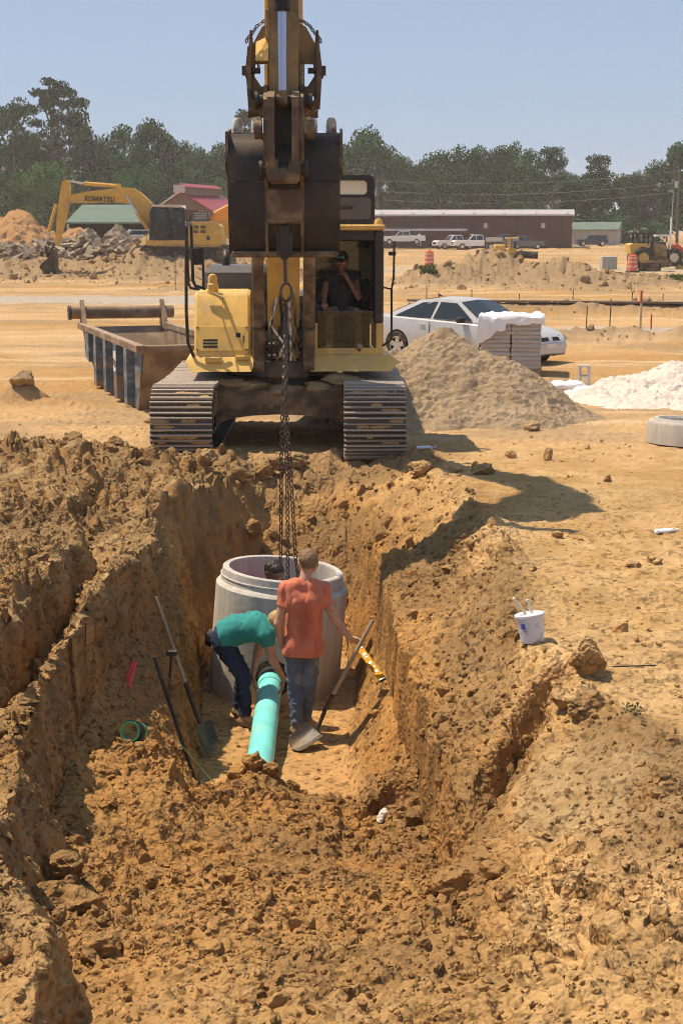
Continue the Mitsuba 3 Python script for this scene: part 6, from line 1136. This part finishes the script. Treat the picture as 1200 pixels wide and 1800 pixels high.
def r1(a, b, y): x, z = qr([(a, b)])[0]; return (x, YR + y, z)
k = key_for('drum', ro); obj('shell', cyl(r1(1133, 467.5, -1.05), r1(1133, 467.5, 1.05), .62, n=36), 'steel_dark', k, smooth=40); obj('side_plate', [cyl(r1(1133, 467.5, -1.07), r1(1133, 467.5, -1.04), .50, n=30)], 'steel_brown', k)
R_('drum_frame', [(1112, 455), (1158, 455), (1158, 459), (1112, 459)], -1.2, -1.08, 'yellow_worn')
for s in (-1, 1): k = key_for('rear_wheel', ro); obj('tyre', lathe([(.35, -.24), (.66, -.24), (.75, -.14), (.75, .14), (.66, .24), (.35, .24)], 28, (0, 0, 0), 'y'), 'tyre', k, smooth=40, M=mat4(r1(1117, 451, s * .95))); obj('rim', cyl((0, -.25, 0), (0, .25, 0), .36, n=18), 'far_yellow', k, M=mat4(r1(1117, 451, s * .95)))
R_('ladder', [(1093, 446), (1097, 446), (1096, 473), (1091, 473)], -.9, -.5, 'dusty_black')
mat('tractor_orange', (.58, .11, .05), .45); ta = thing('tractor', 'orange tractor with a white roll bar canopy behind the yellow roller', 'tractor'); YT = 116.0; qt = aff(0, 23.3)
def T_(n, P, a, b, m): return obj(n, prism(qt(P), YT + a, YT + b), m, ta)
T_('hood', [(1168, 430), (1180, 427), (1197, 440), (1199, 456), (1170, 447)], -.55, .55, 'tractor_orange'); T_('canopy', [(1141, 412), (1168, 412), (1168, 414.5), (1141, 414.5)], -.8, .8, 'white_paint'); T_('roof_post', [(1165, 382), (1167.5, 382), (1168, 445), (1165.5, 445)], -.7, -.6, 'white_paint'); T_('seat', [(1146, 424), (1160, 424), (1160, 445), (1146, 445)], -.4, .4, 'navy_paint')
def t1(a, b, y): x, z = qt([(a, b)])[0]; return (x, YT + y, z)
for a, r in ((1173, .66), (1192, .45)):
    for s in (-1, 1): k = key_for('wheel', ta); obj('tyre', lathe([(.5 * r, -.2), (.9 * r, -.2), (r, -.1), (r, .1), (.9 * r, .2), (.5 * r, .2)], 24, (0, 0, 0), 'y'), 'tyre', k, smooth=40, M=mat4(t1(a, 466 - r * 23.3, s * .7))); obj('rim', cyl((0, -.21, 0), (0, .21, 0), .5 * r, n=16), 'beige_roof', k, M=mat4(t1(a, 466 - r * 23.3, s * .7)))
T_('front_blade', [(1183, 448), (1189, 446), (1191, 470), (1184, 471)], -.8, .8, 'far_yellow')
tag(obj('utility_box', bx(19.1, 20.2, 114, 115, 0, .95, .03), 'clad_pale'), 'low grey utility box left of the yellow roller', 'box')
# stakes, form boards and rods along the right
mat('stake_wood', (.46, .36, .24), .8); mat('stake_red', (.50, .06, .05), .6); mat('form_wood', lambda p, n, uv: mix((.16, .12, .085), (.25, .19, .13), fbm(p.x * 1.2, p.y * 3, p.z * 6, 3)), .85)
st = thing('survey_stake', 'tall survey stake with a red painted top right of the silver car', 'stake'); obj('shaft', bx(8.74, 8.80, 45.3, 45.36, -.1, .75, .004), 'stake_wood', st); obj('red_top', bx(8.738, 8.802, 45.298, 45.362, .75, 1.12, .004), 'stake_red', st)
tag(obj('survey_stake', bx(9.0, 9.04, 45.0, 45.04, -.1, .45, .004), 'stake_red'), 'short reddish stake just right of the tall red topped stake', 'stake')
for i, (x, y, h) in enumerate(((3.0, 55, .9), (3.5, 56, .6), (6.4, 56, .6), (8.5, 57, .7), (10.3, 55, .7), (11.6, 56, .6), (13.2, 55, .6), (6.9, 43.6, .75), (7.6, 43.8, .95), (-7.6, 71, 1.9), (4.6, 55, .8))): tag(obj('steel_pin', tube([(x, y, -.1), (x + .02, y, h)], .018, 5), 'steel_brown'), 'thin rusty steel pin standing upright in the soil', 'pin', 'thin steel pins marking the trench lines')
for i in range(6):
    x0, x1 = 2.2 + i * 2.5, 2.2 + i * 2.5 + 2.46; tag(obj('form_board', hull([(x, 52.0 - (x - 2) * .03 + o, z) for x in (x0, x1) for o in (-.35, .25) for z in (.52 - .008 * (x - 2), .59 - .008 * (x - 2))]), 'form_wood'), 'dark timber form board in the long row along the soil bank behind the car', 'board', 'form boards along the soil bank')
# far person by the pickup
fp = thing('person', 'person in pale clothes walking by the tail of the lone white pickup', 'person'); FX, FY = 10.3, 207.0; f0 = .75
obj('body', blob([((FX, FY, f0 + 1.62), (FX, FY, f0 + 1.68), .10, .10), ((FX, FY, f0 + 1.4), (FX, FY, f0 + 1.0), .15, .13), ((FX - .09, FY, f0 + .9), (FX - .2, FY, f0 + .1), .09, .06), ((FX + .09, FY, f0 + .9), (FX + .22, FY, f0 + .1), .09, .06), ((FX - .18, FY, f0 + 1.38), (FX - .3, FY, f0 + .9), .06, .045), ((FX + .18, FY, f0 + 1.38), (FX + .28, FY, f0 + .92), .06, .045)], .03, .04), 'skin_fair', fp, smooth=True)
obj('shirt', blob([((FX, FY, f0 + 1.42), (FX, FY, f0 + .95), .18, .16), ((FX - .18, FY, f0 + 1.4), (FX - .26, FY, f0 + 1.1), .08, .07), ((FX + .18, FY, f0 + 1.4), (FX + .25, FY, f0 + 1.1), .08, .07)], .03, .04), 'pale_cotton', fp, smooth=True)
obj('trousers', blob([((FX - .08, FY, f0 + .92), (FX - .2, FY, f0 + .08), .12, .08), ((FX + .08, FY, f0 + .92), (FX + .22, FY, f0 + .08), .12, .08)], .03, .04), 'pale_cotton', fp, smooth=True)
# ---------------- trees, poles, grass ----------------
dmat('bark', lambda p, n, uv: mix((.17, .13, .10), (.10, .08, .065), fbm(p.x * 3, p.y * 3, p.z * 1.0, 3)))
def leaf(n, c):
    fn = lambda p, nn, uv: mix(c, [c[0] * .5, c[1] * .55, c[2] * .6], fbm(p.x * .55, p.y * .55, p.z * .55, 3)) * (.85 + .4 * noise(p.x * 1.3, p.y * 1.3, p.z * 1.3))
    scene[n] = {'type': 'twosided', 'b': {'type': 'diffuse', 'reflectance': mikit.proc(fn)}}
leaf('leaf_dark', (.030, .100, .030)); leaf('leaf_mid', (.042, .128, .034)); leaf('leaf_light', (.080, .180, .042)); leaf('leaf_pine', (.030, .082, .036)); leaf('grass_green', (.12, .16, .05)); leaf('weed_green', (.13, .15, .06))
def leaves(cs, rr, n, size, rs, flat=.0):
    """n leaf sprays scattered through balls of centres cs and radii rr (flattened)"""
    w = rr[:, 0] * rr[:, 1]; k = rs.choice(len(cs), n, p=w / w.sum()); d = rs.normal(size=(n, 3)); d /= np.linalg.norm(d, axis=1, keepdims=True); r = rs.random(n) ** .38
    c = cs[k] + d * rr[k] * r[:, None]; a = rs.normal(size=(n, 3)); a /= np.linalg.norm(a, axis=1, keepdims=True); b = np.cross(a, d + rs.normal(size=(n, 3)) * .6); b /= np.linalg.norm(b, axis=1, keepdims=True) + 1e-9
    s = size * rs.uniform(.55, 1.25, (n, 1)); v = np.stack([c - a * s, c + b * s * .7, c + a * s, c - b * s * .7], 1).reshape(-1, 3); f = np.arange(n)[:, None] * 4; F = np.vstack([f + [0, 1, 2], f + [0, 2, 3]])
    return trimesh.Trimesh(v, F, process=False)
def make_tree(seed, kind):
    rs = np.random.default_rng(seed)
    if kind == 'broad':
        n = 26; t = rs.random(n) ** .8; ang = rs.uniform(0, 6.28, n); rad = .36 * np.sqrt(np.clip(1 - ((t - .42) / .62) ** 2, .05, 1)) * rs.uniform(.45, 1, n); cs = np.stack([rad * np.cos(ang), rad * np.sin(ang), .26 + .66 * t], 1); cs[0] = (0, 0, .9)
        rr = np.repeat(rs.uniform(.09, .17, (n, 1)), 3, 1) * (1, 1, .8); cr = leaves(cs, rr, 6500, .017, rs)
    elif kind == 'low':
        n = 22; ang = rs.uniform(0, 6.28, n); t = rs.random(n); rad = .42 * rs.uniform(.3, 1, n) * (1 - .5 * t); cs = np.stack([rad * np.cos(ang), rad * np.sin(ang), .12 + .76 * t], 1); rr = np.repeat(rs.uniform(.10, .19, (n, 1)), 3, 1) * (1, 1, .85); cr = leaves(cs, rr, 6500, .020, rs)
    elif kind == 'pine':
        n = 20; t = np.sort(rs.random(n)); ang = np.arange(n) * 2.4 + rs.uniform(-.5, .5, n); rad = .26 * (1 - t * .75) * rs.uniform(.4, 1.1, n); cs = np.stack([rad * np.cos(ang), rad * np.sin(ang), .52 + .45 * t], 1); rr = np.repeat(rs.uniform(.06, .10, (n, 1)), 3, 1) * (1.25, 1.25, .65); cr = leaves(cs, rr, 4200, .014, rs)
    else:   # tall bare-stemmed pine with a thin crown
        cs = np.array([(0, 0, .86), (.0, .02, .79), (-.02, 0, .965), (.06, 0, .94), (.12, .02, .90), (-.10, 0, .90), (.02, .05, .90), (-.17, .03, .80), (-.25, 0, .79), (.10, -.04, .83), (.20, .0, .84), (-.05, .04, .83), (.05, 0, .74), (-.12, 0, .72), (.16, .03, .73)]); rr = np.repeat(rs.uniform(.045, .075, (len(cs), 1)), 3, 1) * (1.3, 1.3, .5); cr = leaves(cs, rr, 3000, .013, rs)
    tr = [tube([(0, 0, -.03), (.006, .004, .3), (-.008, .0, .6), (.0, 0, .93)], [.019, .015, .010, .003], 7)]
    for i in rs.choice(len(cs), min(9, len(cs)), replace=False): z0 = max(.18, cs[i, 2] - .22); tr.append(tube([(0, 0, z0), (cs[i] * .5 + (0, 0, z0 * .5)) + (0, 0, .02), cs[i]], [.008, .005, .002], 5))
    return plyd(cat(tr), 'bark', 50), plyd(cr, 'leaf_mid')
KIND = {'broad': [make_tree(20 + i, 'broad') for i in range(5)], 'low': [make_tree(40 + i, 'low') for i in range(3)], 'pine': [make_tree(60 + i, 'pine') for i in range(3)], 'thin': [make_tree(80, 'thin')]}
_tc = [0]
def tree(x, y, h, w, kind, leafm, label, group=None):
    _tc[0] += 1; i = _tc[0]; t = thing('pine_tree' if kind in ('pine', 'thin') else 'tree' if kind == 'broad' else 'bush', label, 'tree' if kind != 'low' else 'bush', group); tr, cr = KIND[kind][i % len(KIND[kind])]
    base = {'broad': .80, 'low': .95, 'pine': .56, 'thin': .46}[kind]; M = mat4((x, y, zg(x, y) - .2), rz=i * 1.7 if kind != 'thin' else 0, s=(w / base, w / base, h)); copy_entry('trunk', tr, t, M); copy_entry('crown', cr, t, M, leafm)
# (x offset in the view at 250 m, top, width in metres) ordered from the left
L = 10.9
TREES = [(-8, 196, 9, 'broad', 'leaf_dark', 'dark broadleaf tree cut by the left edge of the photo'), (28, 186, 8.5, 'broad', 'leaf_dark', 'tall dark tree second from the left edge'), (58, 230, 7, 'broad', 'leaf_dark', 'slim dark tree left of the tall thin pine'),
 (97, 143, 8, 'thin', 'leaf_pine', 'tallest thin bare stemmed pine standing above the left treeline'), (126, 196, 10, 'broad', 'leaf_dark', 'big dark tree just right of the tallest thin pine'), (150, 232, 6, 'pine', 'leaf_pine', 'slim pine right of the big dark tree at left'),
 (75, 285, 10, 'low', 'leaf_light', 'pale green bushy tree at the foot of the tallest thin pine'), (20, 300, 8, 'low', 'leaf_mid', 'green bush low at the left edge below the dark trees'), (183, 245, 7, 'broad', 'leaf_mid', 'mid green tree between the big dark tree and the round pair'), (222, 228, 9, 'broad', 'leaf_dark', 'left one of the round dark pair above the digger boom'), (272, 224, 8, 'broad', 'leaf_dark', 'right one of the round dark pair above the digger boom'),
 (300, 240, 6.5, 'broad', 'leaf_mid', 'narrow mid green tree right of the round dark pair'), (325, 248, 7, 'broad', 'leaf_dark', 'dark tree above the left slope of the barn'), (355, 266, 7, 'broad', 'leaf_mid', 'green tree above the barn roof'), (392, 258, 6, 'broad', 'leaf_mid', 'green tree peeping out left of the bucket'), (432, 205, 4.5, 'pine', 'leaf_pine', 'pine top showing above the left bucket teeth'),
 (398, 312, 6, 'low', 'leaf_light', 'bright green bush beside the left edge of the bucket'), (340, 300, 9, 'low', 'leaf_mid', 'green bush behind the barn'), (240, 290, 9, 'low', 'leaf_mid', 'green bush under the round dark pair'), (160, 300, 9, 'low', 'leaf_mid', 'green bush left under the digger boom'),
 (470, 280, 8, 'broad', 'leaf_mid', 'tree hidden behind the bucket'), (560, 265, 8, 'broad', 'leaf_mid', 'tree behind the right bucket teeth'), (612, 250, 6.5, 'broad', 'leaf_dark', 'dark tree left half of the tall clump above the cab'), (648, 229, 9, 'broad', 'leaf_mid', 'tallest rounded tree right of the bucket, above the cab'), (684, 262, 5.5, 'broad', 'leaf_mid', 'tree just right of the tall rounded one above the cab'),
 (712, 286, 6, 'broad', 'leaf_mid', 'low tree in the dip right of the cab'), (742, 288, 6, 'broad', 'leaf_dark', 'dark low tree in the dip above the left warehouse end'), (772, 264, 6.5, 'broad', 'leaf_dark', 'first dark tree of the even row above the warehouse'), (806, 261, 7.5, 'broad', 'leaf_mid', 'second tree of the even row above the warehouse'), (840, 263, 7, 'broad', 'leaf_dark', 'third tree of the even row above the warehouse'),
 (872, 268, 6, 'broad', 'leaf_mid', 'fourth tree of the even row above the warehouse'), (896, 257, 5.5, 'broad', 'leaf_dark', 'fifth, pointed tree of the even row above the warehouse'), (928, 262, 6.5, 'broad', 'leaf_mid', 'last tree of the even row above the warehouse'), (968, 266, 5.5, 'pine', 'leaf_pine', 'open crowned pine left of the gap in the right treeline'), (990, 312, 6, 'broad', 'leaf_mid', 'low tree in the gap of the right treeline'),
 (1048, 279, 7, 'pine', 'leaf_pine', 'broad open pine right of the gap in the treeline'), (1020, 315, 6, 'low', 'leaf_dark', 'dark bush under the broad open pine'), (1088, 310, 6, 'broad', 'leaf_mid', 'low green tree right of the broad open pine'), (1118, 304, 6.5, 'broad', 'leaf_dark', 'dark tree above the yellow roller'), (1150, 296, 6, 'broad', 'leaf_dark', 'dark tree left of the utility pole at right'), (1190, 262, 8, 'broad', 'leaf_dark', 'tall dark tree at the right edge of the photo'), (1226, 255, 8, 'broad', 'leaf_dark', 'tall dark tree just past the right edge')]
rs = np.random.default_rng(31)
for i, (px, top, w, kind, lm, lab) in enumerate(TREES):
    y = 252 + rs.uniform(-6, 14) + (12 if kind != 'low' else -2); s = 2700 / (y * .9836); tree((px - 600) / s, y, CAM_H + (404 - top) / s + .2 - zg(0, y) + .2, w * 1.3, kind, lm, lab)
for i in range(30):
    x = -66 + i * 4.5 + rs.uniform(-1, 1); y = 285 + rs.uniform(-5, 15); tree(x, y, rs.uniform(10.0, 12.5), rs.uniform(7.5, 10), 'broad', 'leaf_dark', 'dark tree in the far row that closes the gaps of the treeline', 'trees of the far row')
n = 60; cs = np.stack([rs.uniform(-75, 75, n * 3), rs.uniform(250, 262, n * 3), rs.uniform(.5, 4.5, n * 3)], 1)
tag(obj('undergrowth', leaves(cs, np.repeat(rs.uniform(1.2, 2.6, (n * 3, 1)), 3, 1), 26000, .40, rs), 'leaf_dark'), 'dark continuous undergrowth along the foot of the treeline', 'undergrowth', kind='stuff')
# grass strip and tufts on the right
n = 9000; x = rs.uniform(9, 34, n); y = 93 + rs.normal(0, 2.0, n) + (x - 9) * -.12; z = gz(x, y); h = rs.uniform(.08, .28, n); a = rs.uniform(0, 6.28, n); wv = np.stack([np.cos(a) * .10, np.sin(a) * .10, 0 * a], 1); b = np.stack([x, y, z - .02], 1); tip = b + np.stack([rs.normal(0, .06, n), rs.normal(0, .06, n), h + .02], 1)
tag(obj('grass', trimesh.Trimesh(np.stack([b - wv, b + wv, tip], 1).reshape(-1, 3), np.arange(n * 3).reshape(-1, 3), process=False), 'grass_green'), 'thin strip of green grass across the right middle distance', 'grass', kind='stuff')
def weed(x, y, r, n, label):
    z = float(gz(x, y)[0]); c = np.array([[x, y, z + r * .2]]); tag(obj('weed', leaves(c, np.array([[r, r, r * .6]]), n, r * .13, rs), 'weed_green'), label, 'weed', kind='stuff')
weed(1.72, 8.75, .08, 110, 'small green weed beside the gully on the right bank'); weed(-2.45, 9.4, .14, 120, 'small dry green weed at the left edge of the diggings'); weed(4.2, 75, .5, 420, 'green weeds on the soil bank right of the cab')
# utility poles with wires
mat('pole_wood', (.10, .08, .065), .9); mat('galv', (.42, .43, .44), .4, .4)
pw = [(51.5, 240.0, 12.2), (6.0, 262.0, 11.5), (104, 225, 12)]
for i, (x, y, h) in enumerate(pw[:2]):
    k = thing('utility_pole', ('tall brown utility pole at right behind the orange tractor', 'utility pole among the trees just right of the cab')[i], 'utility pole'); obj('shaft', tube([(x, y, 0), (x, y, h)], [.19, .13], 10), 'pole_wood', k, smooth=40); obj('cross_arm', bx(x - 1.2, x + 1.2, y - .06, y + .06, h - .7, h - .55, .01), 'pole_wood', k); obj('transformer', cyl((x - .35, y - .2, h - 3.0), (x - .35, y - .2, h - 2.0), .27), 'galv', k, smooth=40)
    x2, y2, h2 = pw[2] if i == 0 else pw[0]
    for dz in (.5, 2.2, 3.6): u = np.linspace(0, 1, 24); obj('wire', tube(np.stack([x + (x2 - x) * u, y + (y2 - y) * u, h - dz + (h2 - h) * u - 4 * 1.1 * u * (1 - u)], 1), .022, 4), 'steel_dark', k)
k = thing('light_pole', 'slim pale metal light pole beside the tall utility pole', 'light pole'); obj('shaft', tube([(49.8, 236, 0), (49.9, 236, 8.6)], [.10, .06], 8), 'galv', k, smooth=40); obj('lamp_head', box((49.5, 235.8, 8.65), (.8, .3, .14), .03), 'galv', k)
scene['haze'] = {'type': 'cube', 'to_world': T().translate([0, 450, 14]).scale([1400, 1100, 17.2]), 'bsdf': {'type': 'null'}, 'interior': {'type': 'ref', 'id': 'haze_air'}}
tag('haze', 'thin pale summer haze over the whole site', 'haze', kind='stuff')
